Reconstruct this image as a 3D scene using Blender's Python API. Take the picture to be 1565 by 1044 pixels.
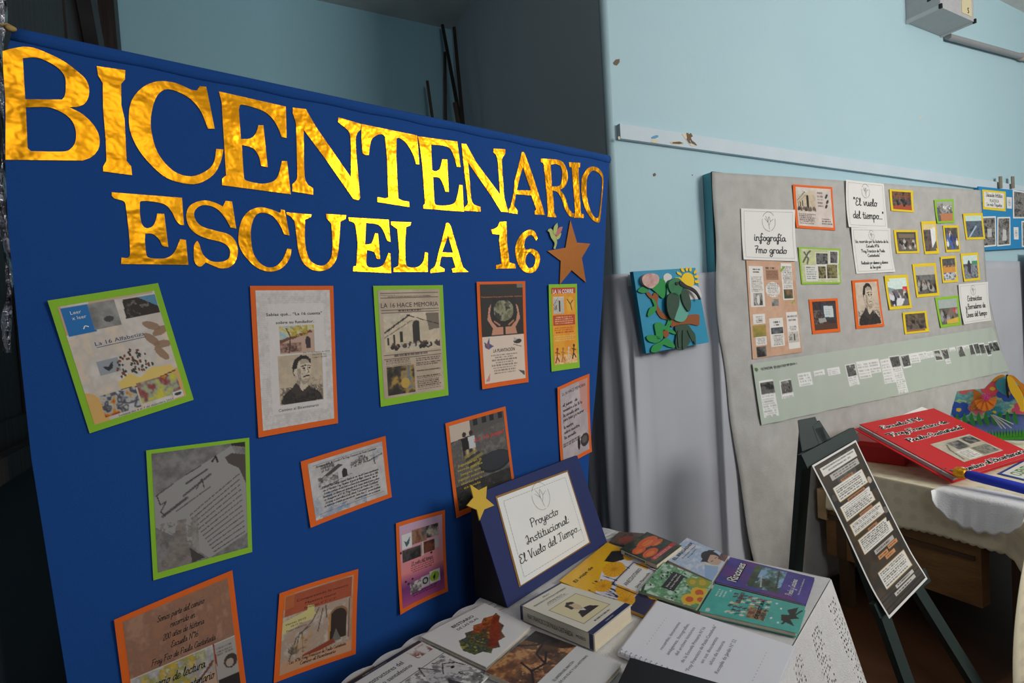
import bpy, bmesh, math, random
import numpy as np
from mathutils import Vector, Matrix
from mathutils.geometry import tessellate_polygon

for _o in list(bpy.data.objects): bpy.data.objects.remove(_o, do_unlink=True)
scene = bpy.context.scene
COL = scene.collection
random.seed(5); RNG = np.random.default_rng(11)
PI = math.pi

# ------------------------------------------------------------------ camera
IW, IH, FPX = 1565.0, 1044.0, 820.0
PITCH, ROLL, CAMZ = math.radians(2.0), math.radians(3.4), 1.55
CAM = np.array([0.0, 0.0, CAMZ])
FWD = np.array([0, math.cos(PITCH), -math.sin(PITCH)])
_R0 = np.array([1.0, 0, 0]); _U0 = np.cross(_R0, FWD)
RGT = math.cos(ROLL)*_R0 - math.sin(ROLL)*_U0
UPV = math.sin(ROLL)*_R0 + math.cos(ROLL)*_U0
cd = bpy.data.cameras.new('camera'); co = bpy.data.objects.new('camera', cd); COL.objects.link(co)
cd.sensor_fit = 'HORIZONTAL'; cd.sensor_width = 36.0; cd.lens = 36.0*FPX/IW
cd.clip_start = 0.02; cd.clip_end = 60
co.matrix_world = Matrix([[RGT[0], UPV[0], -FWD[0], CAM[0]], [RGT[1], UPV[1], -FWD[1], CAM[1]],
                          [RGT[2], UPV[2], -FWD[2], CAM[2]], [0, 0, 0, 1]])
scene.camera = co

# ------------------------------------------------------------------ view, world, light
vs = scene.view_settings
vs.view_transform = 'Standard'; vs.look = 'None'; vs.gamma = 1.0; vs.use_curve_mapping = False
vs.exposure = 0.0
wd = bpy.data.worlds.new('world'); scene.world = wd; wd.use_nodes = True
wd.node_tree.nodes['Background'].inputs[0].default_value = (0.62, 0.72, 0.85, 1)
wd.node_tree.nodes['Background'].inputs[1].default_value = 0.35

def az(d): d = math.radians(d); return np.array([math.sin(d), math.cos(d), 0.0])
Z3 = np.array([0, 0, 1.0])
WA = az(62.0); WN = np.array([WA[1], -WA[0], 0.0])          # along the right wall / out of it into the room
WO = np.array([0.475, 2.35, 0.0])                            # foot of the outer corner of that wall
def WP(s, t, z): return WO + WA*s + WN*t + Z3*z             # room frame: s along wall, t into room, z up

def area(name, loc, target, sx, sy, power, col):
    l = bpy.data.lights.new(name, 'AREA'); l.shape = 'RECTANGLE'; l.size = sx; l.size_y = sy
    l.energy = power; l.color = col
    o = bpy.data.objects.new(name, l); COL.objects.link(o)
    o.location = loc
    o.rotation_euler = (Vector(target)-Vector(loc)).to_track_quat('-Z', 'Y').to_euler()
    return o
# daylight through the tall window in the wall behind the camera
area('window_and_fill_light', WP(2.3, 4.32, 2.98), WP(2.3, 0, 2.3), 1.9, 1.1, 122, (1.0, 0.97, 0.93))
area('window_and_fill_light', WP(-1.1, 4.32, 3.0), WP(-1.1, 0, 2.6), 1.1, 1.0, 17, (0.95, 0.97, 1.0))  # added fill lamp that brightens the alcove, in a made-up second opening

# ------------------------------------------------------------------ geometry helpers
def ray(x, y): return FWD + RGT*(x-IW/2)/FPX - UPV*(y-IH/2)/FPX
def hitz(x, y, z): d = ray(x, y); return CAM + d*(z-CAM[2])/d[2]
class Plane:
    def __init__(s, o, a, b): s.o = np.array(o, float); s.a = np.array(a, float); s.b = np.array(b, float); s.n = np.cross(s.a, s.b)
    def hit(s, x, y, off=0.0):
        d = ray(x, y); return CAM + d*(((s.o + s.n*off)-CAM)@s.n)/(d@s.n)
    def uv(s, x, y, off=0.0):
        p = s.hit(x, y, off) - s.o; return np.array([p@s.a, p@s.b])
    def pt(s, u, v, off=0.0): return s.o + s.a*u + s.b*v + s.n*off

def lin(c):
    c = np.asarray(c, float)/255.0
    return np.where(c <= 0.04045, c/12.92, ((c+0.055)/1.055)**2.4)

MATS = {}
def mat(name, rgb, rough=0.6, metal=0.0, noise=None, bump=None, spec=0.5, sheen=0.0, coat=0.0, stretch=None):
    if name in MATS: return MATS[name]
    m = bpy.data.materials.new(name); m.use_nodes = True
    nt = m.node_tree; b = nt.nodes['Principled BSDF']
    c = [float(v) for v in lin(rgb)] + [1]
    b.inputs['Base Color'].default_value = c; b.inputs['Roughness'].default_value = rough
    b.inputs['Metallic'].default_value = metal; b.inputs['Specular IOR Level'].default_value = spec
    if sheen: b.inputs['Sheen Weight'].default_value = sheen
    if coat: b.inputs['Coat Weight'].default_value = coat
    tc = nt.nodes.new('ShaderNodeTexCoord'); mp = nt.nodes.new('ShaderNodeMapping')
    nt.links.new(tc.outputs['Object'], mp.inputs[0])
    if stretch: mp.inputs['Scale'].default_value = stretch
    if noise:
        sc, amt, rgb2 = noise
        nz = nt.nodes.new('ShaderNodeTexNoise'); nz.inputs['Scale'].default_value = sc; nz.inputs['Detail'].default_value = 5
        nt.links.new(mp.outputs[0], nz.inputs['Vector'])
        rp = nt.nodes.new('ShaderNodeValToRGB'); rp.color_ramp.elements[0].position = 0.5-amt; rp.color_ramp.elements[1].position = 0.5+amt
        rp.color_ramp.elements[0].color = c; rp.color_ramp.elements[1].color = [float(v) for v in lin(rgb2)] + [1]
        nt.links.new(nz.outputs['Fac'], rp.inputs[0]); nt.links.new(rp.outputs[0], b.inputs['Base Color'])
    if bump:
        sc, st, dist = bump
        nz = nt.nodes.new('ShaderNodeTexNoise'); nz.inputs['Scale'].default_value = sc; nz.inputs['Detail'].default_value = 4
        nt.links.new(mp.outputs[0], nz.inputs['Vector'])
        bp = nt.nodes.new('ShaderNodeBump'); bp.inputs['Strength'].default_value = st; bp.inputs['Distance'].default_value = dist
        nt.links.new(nz.outputs['Fac'], bp.inputs['Height']); nt.links.new(bp.outputs[0], b.inputs['Normal'])
    MATS[name] = m; return m

def print_mat(name='print', rough=0.55, spec=0.4):
    if name in MATS: return MATS[name]
    m = bpy.data.materials.new(name); m.use_nodes = True; nt = m.node_tree; b = nt.nodes['Principled BSDF']
    at = nt.nodes.new('ShaderNodeAttribute'); at.attribute_name = 'Col'
    nt.links.new(at.outputs['Color'], b.inputs['Base Color'])
    b.inputs['Roughness'].default_value = rough; b.inputs['Specular IOR Level'].default_value = spec
    MATS[name] = m; return m

def tag(o, label=None, cat=None, group=None, kind=None):
    if label: o['label'] = label
    if cat: o['category'] = cat
    if group: o['group'] = group
    if kind: o['kind'] = kind
    return o

class Thing:
    """an Empty at the thing's base; parts are given in world coordinates"""
    def __init__(s, name, loc, label, cat, group=None):
        s.loc = np.array(loc, float)
        s.o = bpy.data.objects.new(name, None); COL.objects.link(s.o); s.o.location = s.loc
        s.o.empty_display_size = 0.05
        tag(s.o, label, cat, group)
    def part(s, name, V, F, m, parent=None, smooth=False, label=None, col=None):
        return mesh(name, np.asarray(V, float)-s.loc, F, m, parent or s.o, smooth, label, col)

def mesh(name, V, F, m, parent=None, smooth=False, label=None, col=None):
    me = bpy.data.meshes.new(name)
    me.from_pydata([tuple(map(float, v)) for v in V], [], [tuple(int(i) for i in f) for f in F])
    me.update()
    if m is not None: me.materials.append(m)
    if smooth: me.polygons.foreach_set('use_smooth', [True]*len(me.polygons))
    if col is not None:
        a = me.attributes.new('Col', 'FLOAT_COLOR', 'POINT')
        c = np.ones((len(V), 4), np.float32); c[:, :3] = col
        a.data.foreach_set('color', c.ravel())
    o = bpy.data.objects.new(name, me); COL.objects.link(o)
    if parent is not None: o.parent = parent
    if label: o['label'] = label
    return o

def solo(name, V, F, m, label, cat, group=None, smooth=False, kind=None):
    V = np.asarray(V, float); loc = V.mean(0); loc[2] = V[:, 2].min()
    o = mesh(name, V-loc, F, m, None, smooth); o.location = loc
    return tag(o, label, cat, group, kind)

class MB:
    """collects shapes in world coordinates into one mesh"""
    def __init__(s): s.V = []; s.F = []
    def add(s, V, F):
        n = len(s.V); s.V += [tuple(v) for v in V]; s.F += [tuple(i+n for i in f) for f in F]; return s
    def hexa(s, P):          # 8 points: bottom 4 ccw, top 4 ccw
        return s.add(P, [(0,3,2,1),(4,5,6,7),(0,1,5,4),(1,2,6,5),(2,3,7,6),(3,0,4,7)])
    def box(s, o, a, b, c):  # corner + three edge vectors
        o, a, b, c = map(np.array, (o, a, b, c))
        return s.hexa([o, o+a, o+a+b, o+b, o+c, o+a+c, o+a+b+c, o+b+c])
    def bar(s, p, q, w, d, side=None):
        p = np.array(p, float); q = np.array(q, float); ax = (q-p)/np.linalg.norm(q-p)
        ref = np.array(side if side is not None else (0, 0, 1.0), float)
        x = np.cross(ax, ref); x /= np.linalg.norm(x); y = np.cross(x, ax)
        c = [(-w/2, -d/2), (w/2, -d/2), (w/2, d/2), (-w/2, d/2)]
        return s.hexa([p+x*i+y*j for i, j in c]+[q+x*i+y*j for i, j in c])
    def tube(s, pts, r, n=10, cap=True):
        pts = [np.array(p, float) for p in pts]; rr = r if hasattr(r, '__len__') else [r]*len(pts)
        b = len(s.V)
        t0 = pts[1]-pts[0]; ref = np.array([0, 0, 1.0]) if abs(t0[2]) < 0.9*np.linalg.norm(t0) else np.array([1.0, 0, 0])
        for i, p in enumerate(pts):
            t = pts[min(i+1, len(pts)-1)]-pts[max(i-1, 0)]; t = t/np.linalg.norm(t)
            x = np.cross(t, ref); x /= np.linalg.norm(x); y = np.cross(x, t); ref = y if abs(y@t) < .9 else ref
            for k in range(n):
                a = 2*PI*k/n; s.V.append(tuple(p+(x*math.cos(a)+y*math.sin(a))*rr[i]))
        for i in range(len(pts)-1):
            for k in range(n):
                s.F.append((b+i*n+k, b+i*n+(k+1) % n, b+(i+1)*n+(k+1) % n, b+(i+1)*n+k))
        if cap:
            s.F.append(tuple(b+k for k in range(n))[::-1]); e = b+(len(pts)-1)*n; s.F.append(tuple(e+k for k in range(n)))
        return s

def gridfaces(nx, ny, base=0):
    i = np.arange(nx*ny).reshape(ny, nx)+base
    return np.stack([i[:-1, :-1], i[1:, :-1], i[1:, 1:], i[:-1, 1:]], -1).reshape(-1, 4)

def fsheet(fn, nx, ny, u0=0, u1=1, v0=0, v1=1):
    V = [fn(u, v) for v in np.linspace(v0, v1, ny) for u in np.linspace(u0, u1, nx)]
    return np.array(V), gridfaces(nx, ny)

def thick(fn, nx, ny, t, u0=0, u1=1, v0=0, v1=1):
    """closed slab: front fn(u,v,0), back fn(u,v,-t)"""
    A, F = fsheet(lambda u, v: fn(u, v, 0.0), nx, ny, u0, u1, v0, v1)
    B, G = fsheet(lambda u, v: fn(u, v, -t), nx, ny, u0, u1, v0, v1)
    n = nx*ny; F = [tuple(f) for f in F]; G = [tuple(f[::-1]+n) for f in G]
    ring = list(range(nx)) + [nx*j+nx-1 for j in range(1, ny)] + [nx*(ny-1)+i for i in range(nx-2, -1, -1)] + [nx*j for j in range(ny-2, 0, -1)]
    S = [(ring[k], ring[(k+1) % len(ring)], ring[(k+1) % len(ring)]+n, ring[k]+n) for k in range(len(ring))]
    return np.vstack([A, B]), F+G+S

def smoothpath(pts, closed=True, sub=5):
    """pts: (x,y) corner or (x,y,1) smooth; Catmull-Rom through the smooth ones"""
    n = len(pts); P = [np.array(p[:2], float) for p in pts]; S = [len(p) > 2 and p[2] for p in pts]
    out = []
    rng = range(n) if closed else range(n-1)
    for i in rng:
        j = (i+1) % n; a, b = P[i], P[j]
        if not S[i] and not S[j]: out.append(a); continue
        h = P[(i-1) % n] if (closed or i > 0) else a; k = P[(j+1) % n] if (closed or j < n-1) else b
        ta = (b-h)/2 if S[i] else (b-a); tb = (k-a)/2 if S[j] else (b-a)
        L = np.linalg.norm(b-a)
        for t_ in (ta, tb):
            l = np.linalg.norm(t_)
            if l > 1.3*L: t_ *= 1.3*L/l
        for q in range(sub):
            t = q/sub; t2 = t*t; t3 = t2*t
            out.append((2*t3-3*t2+1)*a + (t3-2*t2+t)*ta + (-2*t3+3*t2)*b + (t3-t2)*tb)
    if not closed: out.append(P[-1])
    return out

def flatpoly(loops, fn, t):
    """extruded polygon with holes. loops of 2-D points; fn(x,y,lift)->world; back at lift-t"""
    tri = tessellate_polygon([[Vector((p[0], p[1], 0)) for p in L] for L in loops])
    pts = [p for L in loops for p in L]; n = len(pts)
    V = [fn(p[0], p[1], 0.0) for p in pts] + [fn(p[0], p[1], -t) for p in pts]
    F = []
    # consistent orientation (counter-clockwise in x,y = front)
    for a, b, c in tri:
        ar = (pts[b][0]-pts[a][0])*(pts[c][1]-pts[a][1])-(pts[c][0]-pts[a][0])*(pts[b][1]-pts[a][1])
        if ar < 0: b, c = c, b
        F.append((a, b, c)); F.append((a+n, c+n, b+n))
    k = 0
    for L in loops:
        m = len(L)
        for i in range(m): F.append((k+i, k+(i+1) % m, k+(i+1) % m+n, k+i+n))
        k += m
    return V, F

# ------------------------------------------------------------------ lettering
_fcache = {}
def font2d(txt, shear=0.0, bold=0.0, spacing=1.0):
    key = (txt, shear, bold, spacing)
    if key in _fcache: return _fcache[key]
    cu = bpy.data.curves.new('t', 'FONT'); cu.body = txt; cu.size = 1.0; cu.shear = shear; cu.offset = bold
    cu.resolution_u = 2; cu.space_character = spacing; cu.fill_mode = 'FRONT'
    ob = bpy.data.objects.new('t', cu); COL.objects.link(ob)
    me = bpy.data.meshes.new_from_object(ob.evaluated_get(bpy.context.evaluated_depsgraph_get()))
    V = np.array([v.co[:2] for v in me.vertices]).reshape(-1, 2); F = [tuple(p.vertices) for p in me.polygons]
    bpy.data.objects.remove(ob); bpy.data.meshes.remove(me); bpy.data.curves.remove(cu)
    if len(V): V = V - [V[:, 0].min(), 0]; V = V/0.73           # cap height about 1
    _fcache[key] = (V, F); return V, F

HW = {
'a': (1.0, [[(.78,.85),(.5,1),(.15,.75),(.08,.35),(.3,.02),(.6,.25),(.78,.85),(.78,.3),(.9,.02),(1.05,.12)]]),
'b': (.95, [[(.15,1.9),(.1,.9),(.12,.1),(.4,0),(.75,.3),(.7,.8),(.4,1),(.12,.7)]]),
'c': (.85, [[(.75,.8),(.5,1),(.15,.75),(.1,.3),(.4,0),(.88,.2)]]),
'd': (1.05, [[(.78,.8),(.5,1),(.15,.75),(.08,.35),(.3,.02),(.6,.2),(.8,.8),(.84,1.9),(.8,.3),(.92,.02),(1.1,.12)]]),
'e': (.85, [[(.1,.45),(.5,.5),(.72,.75),(.5,1),(.2,.85),(.08,.4),(.35,0),(.88,.2)]]),
'f': (.75, [[(.75,1.7),(.55,1.95),(.35,1.6),(.3,.5),(.25,-.6),(.05,-.8),(-.02,-.45),(.3,.1),(.78,.25)],[(.05,.95),(.65,1)]]),
'g': (1.0, [[(.78,.85),(.5,1),(.15,.75),(.08,.35),(.3,.05),(.6,.25),(.78,.85),(.75,-.5),(.4,-.9),(.1,-.6),(.6,-.1),(1.05,.15)]]),
'h': (1.0, [[(.12,1.9),(.1,0)],[(.1,.55),(.4,1),(.7,.8),(.72,.2),(.85,0),(1.02,.1)]]),
'i': (.5, [[(.15,1),(.12,.25),(.25,0),(.52,.12)],[(.17,1.38),(.2,1.5)]]),
'j': (.5, [[(.2,1),(.18,-.5),(-.05,-.9),(-.2,-.6)],[(.2,1.38),(.23,1.5)]]),
'k': (.9, [[(.12,1.9),(.1,0)],[(.7,1),(.15,.5),(.5,.2),(.85,0)]]),
'l': (.5, [[(.05,.4),(.35,1.4),(.25,1.9),(.12,1.3),(.12,.3),(.28,0),(.52,.12)]]),
'm': (1.35, [[(.1,1),(.1,0)],[(.1,.6),(.35,1),(.55,.8),(.55,0)],[(.55,.6),(.8,1),(1.02,.8),(1.04,.2),(1.15,0),(1.36,.1)]]),
'n': (.98, [[(.1,1),(.1,0)],[(.1,.6),(.4,1),(.66,.8),(.68,.2),(.8,0),(1.0,.1)]]),
'o': (.9, [[(.45,1),(.12,.75),(.1,.3),(.4,0),(.7,.25),(.72,.7),(.45,1),(.6,.85),(.92,.85)]]),
'p': (.95, [[(.12,1),(.1,-.9)],[(.1,.6),(.4,1),(.72,.8),(.72,.3),(.4,0),(.12,.25)]]),
'q': (1.0, [[(.75,.85),(.45,1),(.1,.7),(.15,.15),(.45,.05),(.75,.6),(.75,-.9)]]),
'r': (.75, [[(.1,1),(.1,0)],[(.1,.55),(.3,.95),(.55,1),(.72,.85)]]),
's': (.75, [[(.62,.85),(.4,1),(.15,.8),(.3,.55),(.58,.3),(.4,0),(.05,.12)]]),
't': (.65, [[(.3,1.6),(.25,.3),(.38,0),(.68,.12)],[(.0,1.02),(.58,1.05)]]),
'u': (1.0, [[(.1,1),(.1,.3),(.3,0),(.6,.2),(.72,1),(.72,.25),(.85,0),(1.02,.1)]]),
'v': (.85, [[(.08,1),(.35,.02),(.7,.95),(.88,.9)]]),
'w': (1.2, [[(.08,1),(.3,.02),(.55,.8),(.8,.02),(1.1,1)]]),
'x': (.85, [[(.1,1),(.75,0)],[(.75,1),(.05,0)]]),
'y': (.95, [[(.1,1),(.15,.35),(.4,.1),(.7,.5),(.74,1),(.7,-.5),(.4,-.9),(.1,-.6),(.6,-.1),(.98,.15)]]),
'z': (.85, [[(.1,.95),(.7,1),(.1,.05),(.8,.02)]]),
'A': (1.3, [[(.05,0),(.6,1.9),(1.1,0)],[(.25,.65),(1,.65)]]),
'B': (1.2, [[(.15,1.9),(.12,0)],[(.12,1.85),(.8,1.7),(.7,1.1),(.2,1),(.95,.8),(.9,.15),(.12,0)]]),
'C': (1.2, [[(1.05,1.55),(.7,1.9),(.2,1.4),(.1,.6),(.5,0),(1.15,.35)]]),
'D': (1.3, [[(.15,1.9),(.12,0)],[(.12,1.88),(.9,1.6),(1.05,.8),(.7,.1),(.12,0)]]),
'E': (1.15, [[(1,1.6),(.6,1.9),(.2,1.5),(.55,1.05),(.15,.7),(.2,.1),(.6,0),(1.1,.3)]]),
'F': (1.1, [[(.2,1.85),(.18,.2),(.0,0)],[(.0,1.85),(1.1,1.9)],[(.2,1),(.8,1.05)]]),
'G': (1.3, [[(1.05,1.55),(.7,1.9),(.2,1.4),(.1,.6),(.5,0),(1.1,.3),(1.1,.85),(.7,.85)]]),
'H': (1.3, [[(.15,1.9),(.12,0)],[(1.05,1.9),(1.05,0)],[(.12,1),(1.05,1)]]),
'I': (.8, [[(.05,1.5),(.35,1.9),(.5,1.5),(.45,.3),(.2,0),(.0,.25),(.3,.5),(.8,.35)]]),
'L': (1.0, [[(.6,1.6),(.4,1.9),(.3,1.4),(.25,.3),(.1,0),(.5,.05),(.95,.15)]]),
'M': (1.6, [[(.1,0),(.2,1.9),(.75,.6),(1.3,1.9),(1.4,0)]]),
'N': (1.3, [[(.1,0),(.15,1.9),(1,.05),(1.1,1.9)]]),
'P': (1.1, [[(.2,1.9),(.15,0)],[(.05,1.7),(.5,1.95),(1.0,1.6),(.8,1.05),(.2,.9)]]),
'R': (1.2, [[(.2,1.9),(.15,0)],[(.05,1.7),(.5,1.95),(1.0,1.6),(.8,1.05),(.2,.95),(.6,.8),(1.1,0)]]),
'S': (1.05, [[(.95,1.6),(.6,1.9),(.2,1.6),(.3,1.15),(.8,.75),(.8,.2),(.4,0),(.05,.25)]]),
'T': (1.05, [[(.0,1.75),(.5,1.85),(1.15,1.9)],[(.6,1.85),(.5,.3),(.3,0),(.1,.15)]]),
'U': (1.3, [[(.1,1.9),(.12,.5),(.5,0),(.95,.4),(1.02,1.9),(1.02,.3),(1.3,.05)]]),
'V': (1.15, [[(.0,1.7),(.2,1.85),(.5,.02),(.95,1.75),(1.15,1.85)]]),
'0': (1.0, [[(.5,1.8),(.1,1.3),(.1,.4),(.5,0),(.85,.5),(.85,1.3),(.5,1.8)]]),
'1': (.7, [[(.1,1.4),(.4,1.8),(.4,0)]]),
'2': (1.0, [[(.1,1.4),(.45,1.8),(.8,1.4),(.1,.05),(.9,.02)]]),
'6': (.95, [[(.7,1.75),(.3,1.2),(.1,.5),(.4,0),(.8,.35),(.6,.9),(.15,.6)]]),
'7': (.95, [[(.05,1.75),(.85,1.8),(.5,.9),(.3,0)],[(.2,.95),(.75,1)]]),
'.': (.4, [[(.12,.02),(.18,.08)]]), ':': (.45, [[(.15,.1),(.2,.16)],[(.18,.8),(.22,.86)]]),
',': (.4, [[(.2,.1),(.1,-.25)]]), '"': (.55, [[(.12,1.95),(.1,1.55)],[(.35,1.95),(.32,1.55)]]),
"'": (.3, [[(.12,1.95),(.1,1.55)]]), '°': (.5, [[(.25,1.9),(.1,1.7),(.25,1.5),(.4,1.7),(.25,1.9)]]), '-': (.6, [[(.1,.6),(.5,.6)]]),
}
ACC = {'á': 'a', 'é': 'e', 'í': 'i', 'ó': 'o', 'ú': 'u', 'ñ': 'n', 'Ñ': 'N'}
def ribbon(P, w):
    P = [np.array(p, float) for p in P]; V = []
    for i, p in enumerate(P):
        t = P[min(i+1, len(P)-1)]-P[max(i-1, 0)]; l = np.linalg.norm(t); t = t/l if l > 1e-9 else np.array([1., 0])
        nn = np.array([-t[1], t[0]])*w/2
        e = t*w*0.4 if i == len(P)-1 else (-t*w*0.4 if i == 0 else 0)
        V += [p+nn+e, p-nn+e]
    return V, [(2*i, 2*i+1, 2*i+3, 2*i+2) for i in range(len(P)-1)]
def hand2d(txt, w=0.16, sub=4, slant=0.0):
    V = []; F = []; x = 0
    for ch in txt:
        if ch == ' ': x += .7; continue
        base = ACC.get(ch, ch)
        if base not in HW: x += .5; continue
        adv, st = HW[base]; st = list(st)
        if ch in 'áéíóú': st = st[:1] + [[(.35 if base != 'i' else .12, 1.3), (.6 if base != 'i' else .4, 1.7)]]
        if ch in 'ñ': st = st + [[(.1,1.35),(.3,1.5),(.5,1.35),(.72,1.5)]]
        for s in st:
            q = smoothpath([(a, b, 1) for a, b in s], closed=False, sub=sub) if len(s) > 2 else [np.array(p, float) for p in s]
            rv, rf = ribbon(q, w); n = len(V)
            V += [v+np.array([x+v[1]*slant, 0]) for v in rv]; F += [tuple(i+n for i in f) for f in rf]
        x += adv
    return np.array(V).reshape(-1, 2), F

# ------------------------------------------------------------------ canvas for flat print (colours of the ink, no light in it)
def vnoise(h, w, cells, seed=0, octv=4):
    rng = np.random.default_rng(seed); out = np.zeros((h, w)); amp = 1.0; tot = 0
    for o in range(octv):
        c = max(2, int(cells*2**o)); g = rng.random((c+2, int(c*w/max(h, 1))+3))
        yy = np.linspace(0, c, h); xx = np.linspace(0, g.shape[1]-2.001, w)
        y0 = yy.astype(int); x0 = xx.astype(int); fy = (yy-y0)[:, None]; fx = (xx-x0)[None, :]
        fy = fy*fy*(3-2*fy); fx = fx*fx*(3-2*fx)
        v = g[y0][:, x0]*(1-fy)*(1-fx)+g[y0+1][:, x0]*fy*(1-fx)+g[y0][:, x0+1]*(1-fy)*fx+g[y0+1][:, x0+1]*fy*fx
        out += v*amp; tot += amp; amp *= .72
    return out/tot
class Canvas:
    def __init__(s, w, h, bg=(235, 232, 226)):
        s.w, s.h = w, h; s.a = np.zeros((h, w, 3)); s.a[:] = bg
        s.x, s.y = np.meshgrid((np.arange(w))/(w-1), (np.arange(h))/(h-1))
        s.seed = int(RNG.integers(1e6))
    def _sd(s): s.seed += 1; return s.seed
    def put(s, m, c, al=1.0):
        m = np.asarray(m, float)[..., None]*al; s.a = s.a*(1-m)+np.asarray(c, float)*m; return s
    def rect(s, x0, y0, x1, y1, c, al=1.0): return s.put((s.x >= x0) & (s.x <= x1) & (s.y >= y0) & (s.y <= y1), c, al)
    def ell(s, cx, cy, rx, ry, c, al=1.0, rot=0):
        dx, dy = (s.x-cx), (s.y-cy)*s.h/s.w
        k, q = math.cos(rot), math.sin(rot); u = dx*k+dy*q; v = -dx*q+dy*k
        return s.put((u/rx)**2+(v/(ry*s.h/s.w))**2 <= 1, c, al)
    def inside(s, pts):
        m = np.zeros((s.h, s.w), bool); n = len(pts); j = n-1
        for i in range(n):
            xi, yi = pts[i]; xj, yj = pts[j]
            if yi != yj: m ^= ((yi > s.y) != (yj > s.y)) & (s.x < (xj-xi)*(s.y-yi)/(yj-yi)+xi)
            j = i
        return m
    def poly(s, pts, c, al=1.0): return s.put(s.inside(pts), c, al)
    def line(s, pts, wd, c, al=1.0):
        asp = s.h/s.w; m = np.zeros((s.h, s.w), bool)
        for (x0, y0), (x1, y1) in zip(pts[:-1], pts[1:]):
            dx, dy = x1-x0, (y1-y0)*asp; L = dx*dx+dy*dy+1e-12
            t = np.clip(((s.x-x0)*dx+(s.y-y0)*asp*dy)/L, 0, 1)
            m |= (s.x-x0-t*dx)**2+((s.y-y0)*asp-t*dy)**2 <= (wd/2)**2
        return s.put(m, c, al)
    def noise(s, x0, y0, x1, y1, cells, cols, al=1.0, th=None):
        """blotches of the colours in cols inside a rectangle"""
        n = vnoise(s.h, s.w, cells, s._sd()); n = (n-n.min())/(np.ptp(n)+1e-9)
        n = np.clip((n-.5)*1.8+.5, 0, 1)*(len(cols)-1)
        i = np.minimum(n.astype(int), len(cols)-2 if len(cols) > 1 else 0); f = (n-i)[..., None]
        C = np.array(cols, float); cc = C[i]*(1-f)+C[np.minimum(i+1, len(cols)-1)]*f
        m = (s.x >= x0) & (s.x <= x1) & (s.y >= y0) & (s.y <= y1)
        if th is not None: m = m & (vnoise(s.h, s.w, cells*1.3, s._sd()) > th)
        m = m[..., None]*al; s.a = s.a*(1-m)+cc*m; return s
    def mul(s, amt, cells):
        n = vnoise(s.h, s.w, cells, s._sd()); s.a *= (1-amt*n)[..., None]; return s
    def lines(s, x0, y0, x1, y1, n, c=(40, 38, 38), ragged=0.15, al=0.8, center=False):
        rng = np.random.default_rng(s._sd()); dy = (y1-y0)/n
        for k in range(n):
            yy = y0+dy*(k+.5); sh = rng.random()*ragged*(x1-x0)
            xa, xb = (x0+sh/2, x1-sh/2) if center else (x0, x1-sh); xx = xa
            while xx < xb:
                wl = (0.03+rng.random()*.1)*(x1-x0)
                s.rect(xx, yy-dy*.27, min(xx+wl, xb), yy+dy*.27, c, al*(.6+.4*rng.random())); xx += wl+.02*(x1-x0)
        return s
    def crowd(s, x0, y0, x1, y1, n, cols, r=.03):
        rng = np.random.default_rng(s._sd())
        for _ in range(n):
            x, y = x0+rng.random()*(x1-x0), y0+rng.random()*(y1-y0); c = cols[int(rng.integers(len(cols)))]
            s.ell(x, y+r*1.6, r*1.15, r*1.6, c); s.ell(x, y, r*.6, r*.7, np.array(c)*.55+np.array((60, 40, 30)))
        return s
    def sub(s, x0, y0, x1, y1, other):
        """paste another canvas"""
        m = (s.x >= x0) & (s.x <= x1) & (s.y >= y0) & (s.y <= y1)
        ix = np.clip(((s.x-x0)/(x1-x0)*(other.w-1)).round().astype(int), 0, other.w-1)
        iy = np.clip(((s.y-y0)/(y1-y0)*(other.h-1)).round().astype(int), 0, other.h-1)
        s.a = np.where(m[..., None], other.a[iy, ix], s.a); return s
    def subq(s, q, other):
        """paste onto a parallelogram q = (TL, TR, BL)"""
        (x0, y0), (x1, y1), (x2, y2) = q; a, b, c, d = x1-x0, x2-x0, y1-y0, y2-y0; D = a*d-b*c
        u = ((s.x-x0)*d-(s.y-y0)*b)/D; v = (-(s.x-x0)*c+(s.y-y0)*a)/D
        m = (u >= 0) & (u <= 1) & (v >= 0) & (v <= 1)
        ix = np.clip((u*(other.w-1)).round().astype(int), 0, other.w-1); iy = np.clip((v*(other.h-1)).round().astype(int), 0, other.h-1)
        s.a = np.where(m[..., None], other.a[iy, ix], s.a); return s

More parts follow.
